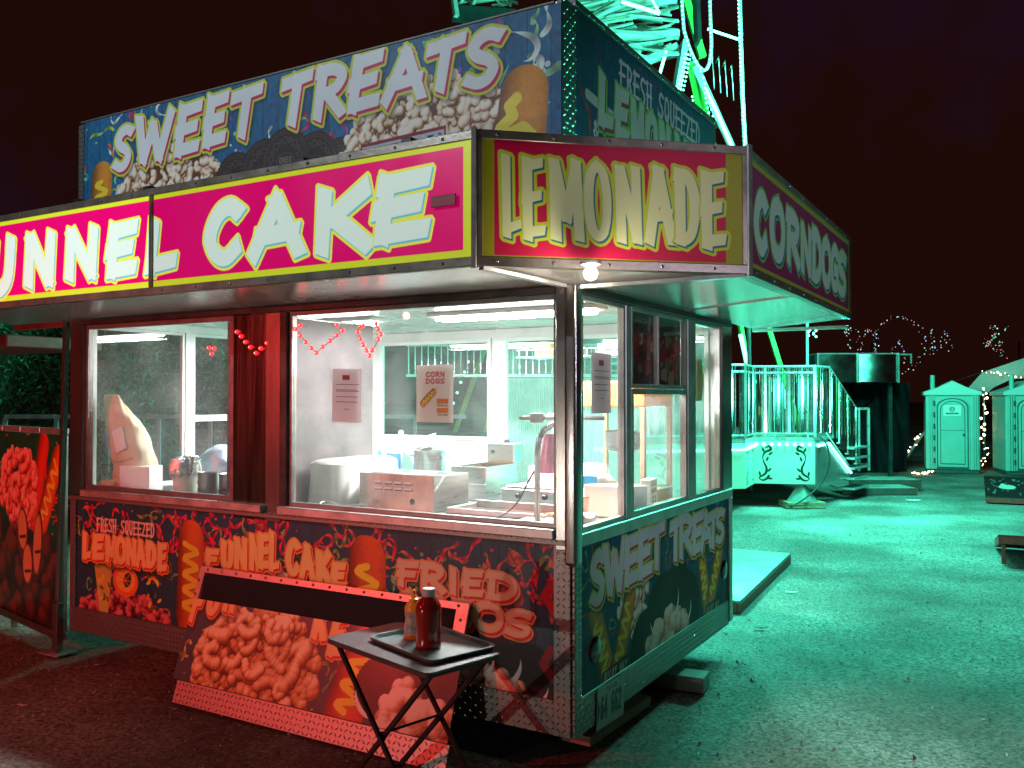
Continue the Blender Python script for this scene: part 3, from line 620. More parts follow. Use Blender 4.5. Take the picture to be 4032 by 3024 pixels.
# diamond plate relief tile
c = Cv(0, .06, 0, .06, 2200); c.a[:] = .0
for (x, y, a) in ((.015, .015, .8), (.045, .045, .8), (.045, .015, -.8), (.015, .045, -.8)):
    dx, dy = .0095*math.cos(a), .0095*math.sin(a)
    c.line([(x-dx, y-dy), (x, y), (x+dx, y+dy)], [.0008, .0028, .0008], (1, 1, 1), 5)
IMG_DIA = c.image('diamond_plate_relief'); IMG_DIA.colorspace_settings.name = 'Non-Color'
def dia_mat(name, col=(.44, .44, .43), rough=.34):
    m = mat(name, col, rough, 1.0, .12, 5.0); N = m.node_tree.nodes; L = m.node_tree.links; b = N['Principled BSDF']
    t = N.new('ShaderNodeTexImage'); t.image = IMG_DIA; t.extension = 'REPEAT'
    bp = N.new('ShaderNodeBump'); bp.inputs['Strength'].default_value = 1.0; bp.inputs['Distance'].default_value = .02
    L.new(t.outputs['Color'], bp.inputs['Height']); L.new(bp.outputs[0], b.inputs['Normal'])
    rr = N.new('ShaderNodeMapRange'); rr.inputs['To Min'].default_value = rough+.12; rr.inputs['To Max'].default_value = .2; L.new(t.outputs['Color'], rr.inputs['Value']); L.new(rr.outputs[0], b.inputs['Roughness'])
    mx = N.new('ShaderNodeMix'); mx.data_type = 'RGBA'; mx.inputs[6].default_value = (*[c_*.62 for c_ in col], 1); mx.inputs[7].default_value = (*[min(.95, c_*1.5) for c_ in col], 1); L.new(t.outputs['Color'], mx.inputs[0]); L.new(mx.outputs[2], b.inputs['Base Color']); return m  # polished lugs drawn lighter, their glint put into the colour
def dia_uv(a, b_):
    return lambda co, n: (co[a]/.06, co[b_]/.06)
def art(c, name, **k): return art_mat('print_'+name, c.image('print_'+name), **k)
# ------------------------------------------------------------------ materials used all over
STEEL = mat('brushed_steel', (.58, .58, .57), .30, 1.0, .10, 4.0, .06, 90, stretch=(1, 1, 8))
STEEL2 = mat('worn_stainless', (.50, .50, .49), .24, 1.0, .04, 3.0, .05, 40, stretch=(4, 4, .8), rvar=.03)
ALU = mat('dull_aluminium', (.62, .62, .60), .42, .85, .14, 7.0, .08, 60)
DIA = dia_mat('diamond_plate')
DIA2 = dia_mat('dull_diamond_plate', (.28, .29, .28), .5)
DARKM = mat('dark_bronze_metal', (.10, .09, .085), .32, .6, .2, 5.0)
WHITE = mat('white_enamel', (.78, .78, .76), .35, 0, .06, 3.0, .03, 40)
WALLW = mat('white_wall_panel', (.74, .75, .74), .28, 0, .05, 2.0, .02, 30)
BLACK = mat('black_paint', (.018, .018, .02), .45, 0, .2, 8.0)
SOFF = mat('soffit_sheet', (.82, .81, .77), .22, .60, .08, 2.0, .0, 2.5, stretch=(1, 1, 1), rvar=.06)
GLASS = glass('window_glass', (.97, .98, .98), .07)
GLASSB = glass('hazy_back_glass', (.95, .98, .97), .30)  # clouded pane added so teal light shows as haze
RUBBER = mat('black_rubber', (.02, .02, .02), .6, 0, .2, 10)
WOOD = mat('weathered_wood', (.34, .25, .16), .75, 0, .25, 9, .3, 60, stretch=(1, 8, 8))
WOODG = mat('painted_plywood', (.30, .33, .30), .55, 0, .2, 6, .15, 40)
RIV = mat('rivet_steel', (.45, .44, .42), .3, 1.0)
BULBT = emit('teal_led', (.24, 1.0, .76), 3.8)
TUBET = emit('teal_led_tube', (.24, 1.0, .76), 3.4)
GLOWT = emit('teal_glow_strip', (.30, 1.0, .75), 3.0)
BULBR = emit('red_led', (1.0, .015, .03), 2.6)
BULBRC = emit('red_led_core', (1.0, .50, .25), 2.0)
WARMB = emit('warm_bulb', (1.0, .70, .38), 9.0)

# ------------------------------------------------------------------ ground
def ground_mat():
    m = bpy.data.materials.new('gravelly_asphalt'); m.use_nodes = True; N = m.node_tree.nodes; L = m.node_tree.links; b = N['Principled BSDF']
    tc = N.new('ShaderNodeTexCoord'); n1 = N.new('ShaderNodeTexNoise'); n1.inputs['Scale'].default_value = 42; n1.inputs['Detail'].default_value = 6; n1.inputs['Roughness'].default_value = .8
    v = N.new('ShaderNodeTexVoronoi'); v.inputs['Scale'].default_value = 55; n2 = N.new('ShaderNodeTexNoise'); n2.inputs['Scale'].default_value = .8; n2.inputs['Detail'].default_value = 5
    for n in (n1, v, n2): L.new(tc.outputs['Object'], n.inputs['Vector'])
    r = N.new('ShaderNodeValToRGB'); r.color_ramp.elements[0].position = .34; r.color_ramp.elements[0].color = (.022, .020, .019, 1); r.color_ramp.elements[1].position = .62; r.color_ramp.elements[1].color = (.46, .43, .39, 1)
    L.new(n1.outputs['Fac'], r.inputs['Fac'])
    r3 = N.new('ShaderNodeValToRGB'); r3.color_ramp.elements[0].color = (.25, .25, .25, 1); r3.color_ramp.elements[1].position = .5; r3.color_ramp.elements[1].color = (1, 1, 1, 1)
    L.new(v.outputs['Color'], r3.inputs['Fac'])
    r2 = N.new('ShaderNodeValToRGB'); r2.color_ramp.elements[0].position = .38; r2.color_ramp.elements[0].color = (.36, .34, .31, 1); r2.color_ramp.elements[1].position = .65; r2.color_ramp.elements[1].color = (1, 1, 1, 1)
    L.new(n2.outputs['Fac'], r2.inputs['Fac'])
    m1 = N.new('ShaderNodeMix'); m1.data_type = 'RGBA'; m1.blend_type = 'MULTIPLY'; m1.inputs[0].default_value = 1; L.new(r.outputs[0], m1.inputs[6]); L.new(r3.outputs[0], m1.inputs[7])
    m2 = N.new('ShaderNodeMix'); m2.data_type = 'RGBA'; m2.blend_type = 'MULTIPLY'; m2.inputs[0].default_value = 1; L.new(m1.outputs[2], m2.inputs[6]); L.new(r2.outputs[0], m2.inputs[7])
    L.new(m2.outputs[2], b.inputs['Base Color']); b.inputs['Roughness'].default_value = .85
    bp = N.new('ShaderNodeBump'); bp.inputs['Strength'].default_value = .9; bp.inputs['Distance'].default_value = .012; L.new(n1.outputs['Fac'], bp.inputs['Height']); L.new(bp.outputs[0], b.inputs['Normal'])
    return m
GM = ground_mat()
g = MB()
nx, ny = 60, 70; vs = []; fs = []
xs = sorted([-220, -120, -60, -30]+list(np.linspace(-14, 14, nx-8))+[30, 60, 120, 220]); ys = sorted([-120, -40, -15]+list(np.linspace(-6, 30, ny-8))+[40, 70, 120, 200, 320])
rr = np.random.default_rng(2)
for j, y in enumerate(ys):
    for i, x in enumerate(xs):
        z = (math.sin(x*1.3+y*.7)*.006+math.sin(x*.4-y*1.1)*.008+rr.uniform(-.003, .003)) if abs(x) < 14 and -6 < y < 30 else 0
        vs.append((x, y, z-.008))
for j in range(len(ys)-1):
    for i in range(len(xs)-1):
        a = j*len(xs)+i; fs.append((a, a+1, a+1+len(xs), a+len(xs)))
g.add(vs, fs); struct('ground', g, GM, smooth=True)
# loose gravel near the camera
g = MB(); r = random.Random(3)
for i in range(7000):
    t = r.random()**.6; v = 2.2+t*9.5; u = r.uniform(-.68, .68)*v
    x = 1.8-.506*v+.8625*u; y = -3.63+.8625*v+.506*u
    if -3.8 < x < 0 and 0 < y < 2.4: continue
    q = r.uniform(.003, .009)*(1+(r.random() > .97)*1.2); a = r.uniform(0, 6)
    P = [(x+q*math.cos(a+k*2.1)*r.uniform(.6, 1.2), y+q*math.sin(a+k*2.1)*r.uniform(.6, 1.2), -.004) for k in range(3)]
    P.append((x+r.uniform(-.3, .3)*q, y+r.uniform(-.3, .3)*q, q*r.uniform(.5, .9)))
    g.add(P, [(0, 1, 3), (1, 2, 3), (2, 0, 3)])
struct('gravel', g, mat('gravel_chips', (.42, .40, .36), .8, 0, .4, 30, col2=(.08, .08, .07)), kind='stuff')

g = MB(); r = random.Random(12)
for i in range(330):
    v = 2.3+r.random()**.8*12; u = r.uniform(-.62, .62)*v; x = 1.8-.506*v+.8625*u; y = -3.63+.8625*v+.506*u
    if -3.8 < x < 0 and 0 < y < 2.4: continue
    q = r.uniform(.008, .022); a = r.uniform(0, 6.3); c_, s_ = math.cos(a)*q, math.sin(a)*q
    g.add([(x-c_, y-s_, .004), (x+s_*.4, y-c_*.4, .010), (x+c_, y+s_, .006+q*.3), (x-s_*.4, y+c_*.4, .012)], [(0, 1, 2, 3)])
struct('leaf_litter', g, mat('leaf_flecks', (.55, .42, .26), .7, 0, .4, 40, col2=(.12, .08, .04)), kind='stuff')
# ------------------------------------------------------------------ food trailer
T = thing('food_trailer', 'lit food trailer covered in sweet snack prints with wrap around awning signs', 'food trailer')
b = MB().box2(-3.70, -.02, .02, 2.38, .24, .30); part(T, 'floor', b, DARKM)
# front wall core and printed lower panel
b = MB().box2(-3.68, -.05, .012, .06, .20, 1.05); part(T, 'front_wall', b, ALU)
A_LOW = art(ART_LOW, 'lower_front', rough=.42)
b = MB().box2(-3.70, -.06, -.002, .010, .325, 1.04); part(T, 'front_print', b, A_LOW, uv=ART_LOW.uv(0, 2), label='snack print with lemonade, funnel cake and fried cookie lettering')
b = MB().box2(-3.76, -.03, -.012, .010, .165, .325); part(T, 'diamond_plate_band', b, DIA, uv=dia_uv(0, 2), bevel=.003)
b = MB().box2(-3.76, -3.70, -.012, .010, .327, 1.04); part(T, 'diamond_plate_corner', b, DIA, uv=dia_uv(0, 2), bevel=.003)
b = MB().box2(-.10, -.012, -.016, .010, .165, 1.04); part(T, 'diamond_plate_corner', b, DIA, uv=dia_uv(0, 2), bevel=.003)
b = MB().box2(-3.76, -.01, -.030, .010, 1.04, 1.068); part(T, 'diamond_plate_strip', b, DIA, uv=dia_uv(0, 2), bevel=.003)
for xa, xb in ((-3.60, -1.945), (-1.82, -.085)):
    b = MB().box2(xa, xb, -.050, .09, 1.068, 1.112); part(T, 'counter_ledge', b, ALU, bevel=.004)
# left jamb, header, middle steel panel and posts
part(T, 'left_post', MB().box2(-3.76, -3.62, -.02, .06, 1.07, 2.20), STEEL2, bevel=.004)
part(T, 'header', MB().box2(-3.76, .0, -.015, .06, 2.20, 2.234), DARKM, bevel=.003)
part(T, 'upper_wall', MB().box2(-3.72, -.03, .03, .05, 2.236, 2.39), ALU)
DOORM = mat('streaked_dark_steel', (.30, .28, .27), .20, 1.0, .30, 3.0, .08, 12, col2=(.12, .10, .10), stretch=(7, 7, .35), rvar=.05)
part(T, 'door_panel', MB().box2(-2.216, -1.945, -.004, .03, 1.02, 2.198), DOORM, bevel=.003)
part(T, 'door_panel', MB().box2(-1.943, -1.828, -.016, .03, 1.02, 2.198), STEEL2, bevel=.003)
part(T, 'window_post', MB().box2(-1.826, -1.778, -.02, .05, 1.03, 2.198), DARKM, bevel=.003)
def frame(x0, x1, z0, z1, y0, y1, t, ax='y', name='window_frame', m=ALU, par=T, glassm=GLASS, mid=None):
    b = MB()
    if ax == 'y':
        b.box2(x0, x0+t, y0, y1, z0, z1); b.box2(x1-t, x1, y0, y1, z0, z1); b.box2(x0+t, x1-t, y0, y1, z0, z0+t); b.box2(x0+t, x1-t, y0, y1, z1-t, z1)
        if mid: b.box2(mid-t/2, mid+t/2, y0+.002, y1-.002, z0+t, z1-t)
        g = MB().box2(x0+t, x1-t, (y0+y1)/2-.002, (y0+y1)/2+.002, z0+t, z1-t)
    else:
        b.box2(y0, y1, x0, x0+t, z0, z1); b.box2(y0, y1, x1-t, x1, z0, z1); b.box2(y0, y1, x0+t, x1-t, z0, z0+t); b.box2(y0, y1, x0+t, x1-t, z1-t, z1)
        if mid: b.box2(y0+.002, y1-.002, mid-t/2, mid+t/2, z0+t, z1-t)
        g = MB().box2((y0+y1)/2-.002, (y0+y1)/2+.002, x0+t, x1-t, z0+t, z1-t)
    f = part(par, name, b, m, bevel=.002)
    if glassm: part(f, 'pane', g, glassm)
    return f
FRD = mat('dull_window_frame', (.30, .29, .28), .38, .8, .15, 8)
frame(-3.618, -2.218, 1.113, 2.198, .0, .035, .028, m=FRD)
frame(-1.776, -.084, 1.113, 2.198, .0, .035, .022, m=FRD)
b = MB().box2(-.082, -.030, -.028, .03, 1.02, 2.236); part(T, 'corner_jamb', b, STEEL2, bevel=.004)
b = MB().box2(-.030, .034, -.046, .020, .955, 2.24); part(T, 'corner_post', b, STEEL2, bevel=.016, seg=3, smooth=40)
# end wall
A_END = art(ART_END, 'trailer_end', rough=.55, coat=0)
b = MB().box2(-.052, -.008, .05, 2.36, .20, 1.05); part(T, 'end_wall', b, ALU)
b = MB().box2(-.006, .004, .06, 2.36, .335, 1.03); part(T, 'end_print', b, A_END, uv=ART_END.uv(1, 2), label='sweet treats print with dark cookies and corn dogs')
b = MB().box2(-.006, .008, .022, 2.36, .165, .335); part(T, 'diamond_plate_band', b, DIA, uv=dia_uv(1, 2), bevel=.003)
b = MB().box2(-.006, .010, -.012, .060, .165, .955); part(T, 'diamond_plate_corner', b, DIA, uv=dia_uv(1, 2), bevel=.003)
b = MB().box2(-.03, .022, .022, 2.42, 1.03, 1.092); part(T, 'end_sill', b, ALU, bevel=.004)
b = MB().box2(-.03, .016, 2.362, 2.43, .18, 1.03); part(T, 'end_trim', b, ALU, bevel=.004)
b = MB().box2(-.03, .020, .022, 2.42, 2.20, 2.291); part(T, 'end_header', b, DARKM, bevel=.003)
frame(.066, .585, 1.094, 2.198, -.03, .004, .022, 'x'); part(T, 'window_post', MB().box2(-.03, .008, .587, .66, 1.094, 2.198), ALU, bevel=.004)
part(T, 'window_post', MB().box2(-.03, .010, 1.535, 1.67, 1.094, 2.198), ALU, bevel=.004)
frame(.662, 1.533, 1.094, 1.765, -.03, .006, .030, 'x', name='serving_window')
A_CAN = art(ART_CANDY, 'candied_popcorn', rough=.25, coat=.6)
f = frame(.662, 1.533, 1.768, 2.198, -.028, .006, .022, 'x', name='display_frame', mid=1.06)
part(f, 'popcorn_picture', MB().box2(-.034, -.030, .68, 1.51, 1.785, 2.18), A_CAN, uv=lambda co, n: ((co.y-.68)/.83, (co.z-1.785)/.395))
frame(1.672, 2.20, 1.094, 2.198, -.03, .004, .022, 'x')
part(T, 'end_post', MB().box2(-.04, .020, 2.202, 2.42, 1.093, 2.198), STEEL2, bevel=.01, seg=2)
# round marker lamps and number plate on the end
for y, z in ((.212, .518), (2.262, .555)):
    L_ = MB().lathe([(.001, 0), (.062, 0), (.062, .006), (.050, .012), (.001, .016)], n=24)
    o = part(T, 'round_lamp', L_, mat('smoked_lens_%d' % int(y*10), (.035, .012, .012), .2, 0, .2, 8, coat=.5), loc=(.004, y, z), rot=(0, PI/2, 0), smooth=50)
pl = part(T, 'number_plate', MB().box2(.010, .013, .0, .32, 0, .20), art(ART_PLATE, 'number_plate', rough=.4), loc=(.004, .205, .135), rot=(R_(-3), 0, 0), uv=lambda co, n: (co.y/.32, co.z/.20))
# body shell: roof, ceiling, back wall, left wall
part(T, 'ceiling', MB().box2(-3.70, -.05, .05, 2.36, 2.262, 2.285), WALLW)
b = MB()
for x0, x1, z0, z1 in ((-3.72, -.0, .20, .985), (-3.72, -3.03, .985, 2.26), (-3.03, -1.90, .985, 1.37), (-3.03, -1.90, 2.19, 2.26), (-1.90, -1.79, .985, 2.26), (-1.79, -.12, 2.19, 2.26), (-.12, -.0, .985, 2.26)):
    b.box2(x0, x1, 2.36, 2.41, z0, z1)
part(T, 'back_wall', b, WALLW)
frame(-3.028, -1.902, 1.372, 2.188, 2.34, 2.375, .03, m=WHITE); frame(-1.788, -.122, .987, 2.188, 2.34, 2.375, .03, m=WHITE, glassm=GLASSB)
part(T, 'back_counter_front', MB().box2(-2.95, -1.92, 2.325, 2.338, .99, 1.366), WHITE, bevel=.003)
b = MB()
for y0, y1, z0, z1 in ((.0, 2.36, .20, 1.08), (.0, .11, 1.08, 2.26), (.11, 2.30, 2.205, 2.26), (.86, .93, 1.08, 2.205), (1.46, 2.36, 1.08, 2.205)):
    b.box2(-3.72, -3.68, max(y0, .06), y1, z0, z1)
part(T, 'left_wall', b, WALLW)
frame(.112, .858, 1.082, 2.203, -3.715, -3.69, .02, 'x', m=WHITE); frame(.932, 1.458, 1.56, 2.203, -3.715, -3.69, .022, 'x', m=WHITE); frame(.932, 1.458, 1.082, 1.556, -3.715, -3.69, .022, 'x', m=WHITE)
part(T, 'worktop', MB().box2(-3.66, -.06, .062, .96, 1.045, 1.076), STEEL, bevel=.004)
part(T, 'back_worktop', MB().box2(-2.1, -.06, .97, 2.33, 1.045, 1.076), STEEL, bevel=.004)
part(T, 'roof', MB().box2(-3.72, -.02, .02, 2.40, 2.345, 2.40), ALU)
tb = part(T, 'ceiling_light', MB().box2(-3.2, -2.0, .98, 1.16, 2.235, 2.26), WHITE, bevel=.004)
TUBEW = emit('white_tube', (1, .98, .95), 60.0)
for y in (1.03, 1.11): part(tb, 'tube', MB().tube([(-3.15, y, 2.222), (-2.05, y, 2.222)], .013, 8), TUBEW)
tb = part(T, 'ceiling_light', MB().box2(-1.55, -.35, .98, 1.16, 2.235, 2.26), WHITE, bevel=.004)
for y in (1.03, 1.11): part(tb, 'tube', MB().tube([(-1.50, y, 2.222), (-.40, y, 2.222)], .013, 8), TUBEW)
lamp('stall_tube_light_left', 'AREA', (-2.6, 1.07, 2.19), 75, (1.0, .985, .96), 1.1, (-2.6, 1.07, 0), size_y=.16)
lamp('stall_tube_light_right', 'AREA', (-.95, 1.07, 2.19), 165, (1.0, .985, .96), 1.1, (-.95, 1.07, 0), size_y=.16)

# awning: soffit, top sheet and three sign boxes
out = [(-4.45, -.456), (-.238, -.456), (.682, .388), (.682, 3.04), (.012, 3.04), (.012, -.002), (-.03, -.05), (-4.45, -.05)]
xy = lambda u, v, w_: (u, v, w_)
sv = [(-4.45, -.456, 2.290), (-.238, -.456, 2.290), (.682, .388, 2.290), (.682, 3.04, 2.290), (-4.45, .0, 2.237), (.0, .0, 2.237), (.0, 3.04, 2.237)]
sm_ = MB().add(sv+[(a, b_, c_+.012) for a, b_, c_ in sv], [(0, 1, 5, 4), (1, 2, 5), (2, 3, 6, 5), (7, 11, 12, 8), (8, 12, 9), (9, 12, 13, 10), (0, 4, 11, 7), (3, 10, 13, 6)])
part(T, 'awning_soffit', sm_, SOFF)
part(T, 'awning_top', MB().prism([(-4.45, -.45), (-.24, -.45), (.675, .39), (.675, 3.04), (-.02, 3.04), (-.02, .02), (-4.45, .02)], xy, 2.83, 2.842), ALU)
SOFR = MB()
for k in range(26):
    y = 1.45+k*.062; SOFR.beam((.03, y, 2.235), (.66, y, 2.284), .050, .008)
part(T, 'soffit_rib', SOFR, mat('glossy_soffit_rib', (.75, .76, .74), .16, .8, .1, 3), kind='stuff')
part(T, 'awning_bracket', MB().box2(.0, .68, 3.005, 3.035, 2.21, 2.234), ALU, bevel=.004)
part(T, 'awning_bracket', MB().beam((.02, .02, 2.225), (.67, .385, 2.276), .05, .016), ALU)
part(T, 'awning_bracket', MB().beam((-.03, -.03, 2.228), (-.23, -.43, 2.276), .04, .016), ALU)
RAILR = mat('sign_rail_metal', (.32, .29, .24), .34, .55, .2, 6, .08, 50)
rivm = mesh_of('rivet', MB().lathe([(.001, .006), (.006, .0045), (.008, 0)], n=10, cap=False), RIV, smooth=True)
def sign(name, org, ang, length, art_c, iu, em, seams=(), nr=7, uo=0, label=None, coat=.25, railm=RAILR):
    # local: x along the sign, -y outward
    o = part(T, name, MB().box2(0, length, .006, .12, 2.285, 2.862), ALU, loc=(org[0], org[1], 0), rot=(0, 0, ang), label=label)
    edges = [0]+list(seams)+[length]
    for i in range(len(edges)-1):
        a, b_ = edges[i]+.022, edges[i+1]-.022
        e = em[i] if isinstance(em, (list, tuple)) else em
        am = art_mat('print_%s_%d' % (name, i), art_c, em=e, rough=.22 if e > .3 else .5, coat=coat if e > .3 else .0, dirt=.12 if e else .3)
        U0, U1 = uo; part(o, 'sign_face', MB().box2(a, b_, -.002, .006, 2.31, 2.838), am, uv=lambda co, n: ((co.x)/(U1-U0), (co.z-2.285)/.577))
    part(o, 'top_rail', MB().box2(0, length, -.010, .03, 2.826, 2.866), railm, bevel=.003); part(o, 'bottom_rail', MB().box2(0, length, -.010, .03, 2.280, 2.322), railm, bevel=.003)
    for e in edges:
        w_ = .022 if e in (0, length) else .008
        part(o, 'side_rail', MB().box2(max(0, e-w_), min(length, e+w_), -.012, .02, 2.322, 2.826), railm, bevel=.002)
    for k in range(nr):
        for z in (2.846, 2.301):
            part(o, 'rivet', rivm, None, loc=(length*(k+.35)/nr, -.010, z), rot=(PI/2, 0, 0))
    return o
sign('awning_sign', (-4.45, -.463), 0, 4.218, ART_FUN.image('print_funnel'), 0, [.80, .45], seams=(2.097,), nr=16, uo=(-4.45, -.232), label='backlit pink funnel cake sign with yellow border')
sign('awning_sign', (-.232, -.463), math.atan2(.843, .921), 1.2485, ART_LEM.image('print_lemonade'), 0, .07, nr=5, uo=(0, 1.2485), label='dim dark pink lemonade sign on the awning corner')  # faint glow put into the print to brighten this sign
sign('awning_sign', (.689, .400), PI/2, 2.65, ART_DOG.image('print_corndogs'), 0, .06, nr=8, uo=(.40, 3.05), label='dim purple corn dogs sign at the awning end')  # print given a slight added glow of its own
part(T, 'sign_corner_post', MB().box2(-.012, .012, -.012, .012, 2.27, 2.875), ALU, loc=(-.240, -.472, 0), rot=(0, 0, R_(22)), bevel=.003)
part(T, 'sign_corner_post', MB().box2(-.014, .014, -.014, .014, 2.27, 2.875), ALU, loc=(.697, .386, 0), rot=(0, 0, R_(67)), bevel=.003)
part(T, 'sign_latch', MB().box2(-.46, -.33, -.482, -.474, 2.55, 2.60), mat('red_latch', (.45, .03, .08), .4), bevel=.002)
# rooftop billboards
bb = part(T, 'roof_billboard', MB().box2(-3.70, -.10, .02, .06, 2.40, 3.56), ALU, label='blue sweet treats billboard on the roof')
part(bb, 'print', MB().box2(-3.66, -.070, .008, .018, 2.40, 3.56), art(ART_BILL, 'billboard_front', rough=.55, dirt=.15, coat=0), uv=ART_BILL.uv(0, 2))
part(bb, 'diamond_plate_edge', MB().box2(-3.70, -.102, .004, .018, 3.562, 3.575), DIA2, uv=dia_uv(0, 2), bevel=.003); part(bb, 'diamond_plate_edge', MB().box2(-3.72, -3.665, .004, .07, 2.40, 3.551), DIA2, uv=dia_uv(0, 2), bevel=.003)
be = part(T, 'roof_billboard', MB().box2(-.13, -.09, .07, 2.40, 2.40, 3.60), ALU, label='dim end billboard for fresh squeezed lemonade on the roof')
part(be, 'print', MB().box2(-.088, -.078, .14, 2.38, 2.40, 3.60), art(ART_BILLE, 'billboard_end', rough=.6, coat=0), uv=ART_BILLE.uv(1, 2))
part(be, 'diamond_plate_edge', MB().box2(-.100, -.070, .0195, .165, 2.40, 3.60), DIA2, uv=dia_uv(1, 2), bevel=.003); part(be, 'diamond_plate_edge', MB().box2(-.14, -.07, .166, 2.40, 3.60, 3.64), DIA2, uv=dia_uv(1, 2), bevel=.003)
for x in (-3.05, -2.42, -1.27, -.62): part(T, 'sign_bracket', MB().box2(x-.03, x+.03, -.45, -.39, 2.862, 2.892), BLACK, bevel=.004)
# small bright lamp at the awning corner
lb = solo('corner_lamp', MB().sphere((0, 0, 0), .030, 14, 9), emit('lamp_glow', (1, .84, .70), 40), 'small round bright lamp under the lemonade sign by the corner post', 'lamp', (.195, -.235, 2.245), smooth=True)
lamp('corner_lamp_light', 'POINT', (.235, -.28, 2.20), 6, (1.0, .84, .70), .03)
part(lb, 'lamp_base', MB().lathe([(.03, .032), (.045, .038), (.045, .050)], n=16), ALU)
# ------------------------------------------------------------------ things inside the trailer
PAPER = mat('brown_sack_paper', (.76, .60, .42), .7, 0, .12, 6, .5, 9); PAPER2 = mat('white_label', (.85, .87, .88), .5, 0, .04, 10)
CARD = mat('white_carton', (.85, .83, .82), .5, 0, .04, 3); FOIL = mat('crumpled_foil', (.80, .80, .80), .18, 1, .1, 20, 1.0, 30)
def loft(rings, mat_, name, label, cat, loc=(0, 0, 0), n=20, wr=0.0, fine=1):
    # rings: (cx, cy, z, rx, ry, squareness)
    mb = MB(); vs = []; fs = []; rw = random.Random(len(label))
    if fine > 1:
        R2 = []
        for i in range(len(rings)-1):
            for k in range(fine): R2.append(tuple(rings[i][j]*(1-k/fine)+rings[i+1][j]*k/fine for j in range(6)))
        rings = R2+[rings[-1]]; n = 44
    for cx, cy, z, rx, ry, q in rings:
        for k in range(n):
            a = 2*PI*k/n; c, s_ = math.cos(a), math.sin(a); e = 2/q
            g_ = 1+wr*(math.sin(a*3+z*31)*.5+math.sin(a*7-z*57)*.35+math.sin(a*2+z*90)*.4+rw.uniform(-.35, .35)); vs.append((cx+rx*g_*abs(c)**e*(1 if c > 0 else -1), cy+ry*g_*abs(s_)**e*(1 if s_ > 0 else -1), z+rw.uniform(-.2, .2)*wr*.05))
    for i in range(len(rings)-1):
        for k in range(n):
            a = i*n+k; b = i*n+(k+1) % n; fs.append((a, b, b+n, a+n))
    fs.append(tuple(reversed(range(n)))); fs.append(tuple(range((len(rings)-1)*n, len(rings)*n)))
    mb.add(vs, fs); return solo(name, mb, mat_, label, cat, loc, smooth=50)
# leaning brown flour sack
sk = loft([(.07, 0, 0, .15, .07, 3.4), (.06, 0, .05, .17, .085, 3.4), (.03, .01, .18, .17, .09, 3.2), (-.01, .0, .34, .16, .085, 3), (-.06, -.01, .46, .145, .07, 3), (-.11, -.03, .55, .11, .045, 3.4), (-.14, -.04, .61, .085, .022, 3.4), (-.155, -.045, .66, .07, .010, 3.4)], PAPER,
          'flour_sack', 'tall brown paper sack leaning on the left window post inside the trailer', 'sack', (-3.415, .20, 1.078), wr=.075, fine=4)
lb = MB(); lb.box((.0, -.092, .36), (.11, .006, .15), ry=-.35); part(sk, 'paper_label', lb, PAPER2, rot=(R_(0), 0, 0))
for z, x0, x1 in ((.12, -.10, .14), (.22, -.11, .12)): part(sk, 'fold_band', MB().tube([(x0, -.085, z), ((x0+x1)/2, -.103, z-.01), (x1, -.07, z+.02)], .003, 6), mat('sack_fold', (.45, .30, .17), .8))
loft([(0, 0, 0, .085, .05, 3), (0, 0, .02, .095, .06, 3), (.0, 0, .055, .09, .055, 3), (0.01, 0, .085, .06, .04, 3)], PAPER, 'folded_sack', 'small folded brown paper sack lying at the foot of the tall sack', 'sack', (-3.54, .125, 1.078), wr=.07, fine=4)
solo('carton', MB().box2(-.115, .115, -.07, .07, 0, .19), CARD, 'plain white carton beside the brown paper sack', 'box', (-3.27, .17, 1.078), .25, bevel=.004)
loft([(0, 0, 0, .16, .08, 3), (0, 0, .08, .17, .09, 2.4), (.03, 0, .16, .10, .06, 2), (.06, 0, .20, .04, .02, 2)], mat('pale_blue_plastic', (.45, .62, .80), .25, 0, .1, 6, .8, 12), 'plastic_bag', 'pale blue plastic bag behind the brown sack and white carton', 'bag', (-3.12, .66, 1.19), wr=.09, fine=4)
# tray, foil covered tub, steel pots
ty = thing('serving_tray', 'dark serving tray under the foil covered tub and steel pots', 'tray', (-2.76, .24, 1.078))
part(ty, 'tray_base', MB().box2(-.27, .33, -.15, .15, .012, .020), BLACK, bevel=.006); part(ty, 'rim', MB().box2(-.29, .35, -.17, -.15, .014, .036).box2(-.29, .35, .15, .17, .014, .036).box2(-.29, -.27, -.15, .15, .014, .036).box2(.33, .35, -.15, .15, .014, .036), BLACK, bevel=.004)
tb = thing('tub', 'tall cream tub with crumpled foil lid and side handle', 'tub', (-2.90, .22, 1.10))
part(tb, 'body', MB().lathe([(.068, 0), (.074, .02), (.082, .20), (.085, .215)], n=28), mat('cream_plastic', (.82, .76, .66), .4), smooth=40)
fm = MB(); r = random.Random(5); n = 40; vs = []; fs = []
prof = [(.094, .12), (.098, .16), (.094, .205), (.088, .226), (.055, .235), (.002, .232)]
for i, (rr_, z) in enumerate(prof):
    for k in range(n): q = 1+r.uniform(-.045, .045)*(i < 5); a = 2*PI*k/n; vs.append((rr_*q*math.cos(a), rr_*q*math.sin(a), z+r.uniform(-.010, .010)*(2 if i == 0 else 1)))
for i in range(len(prof)-1):
    for k in range(n): fs.append((i*n+k, i*n+(k+1) % n, (i+1)*n+(k+1) % n, (i+1)*n+k))
fm.add(vs, fs); part(tb, 'foil_lid', fm, FOIL)
part(tb, 'handle', MB().tube([(.085, 0, .20), (.125, 0, .205), (.14, 0, .17), (.135, 0, .10), (.12, 0, .07)], .009, 8), CARD, smooth=True)
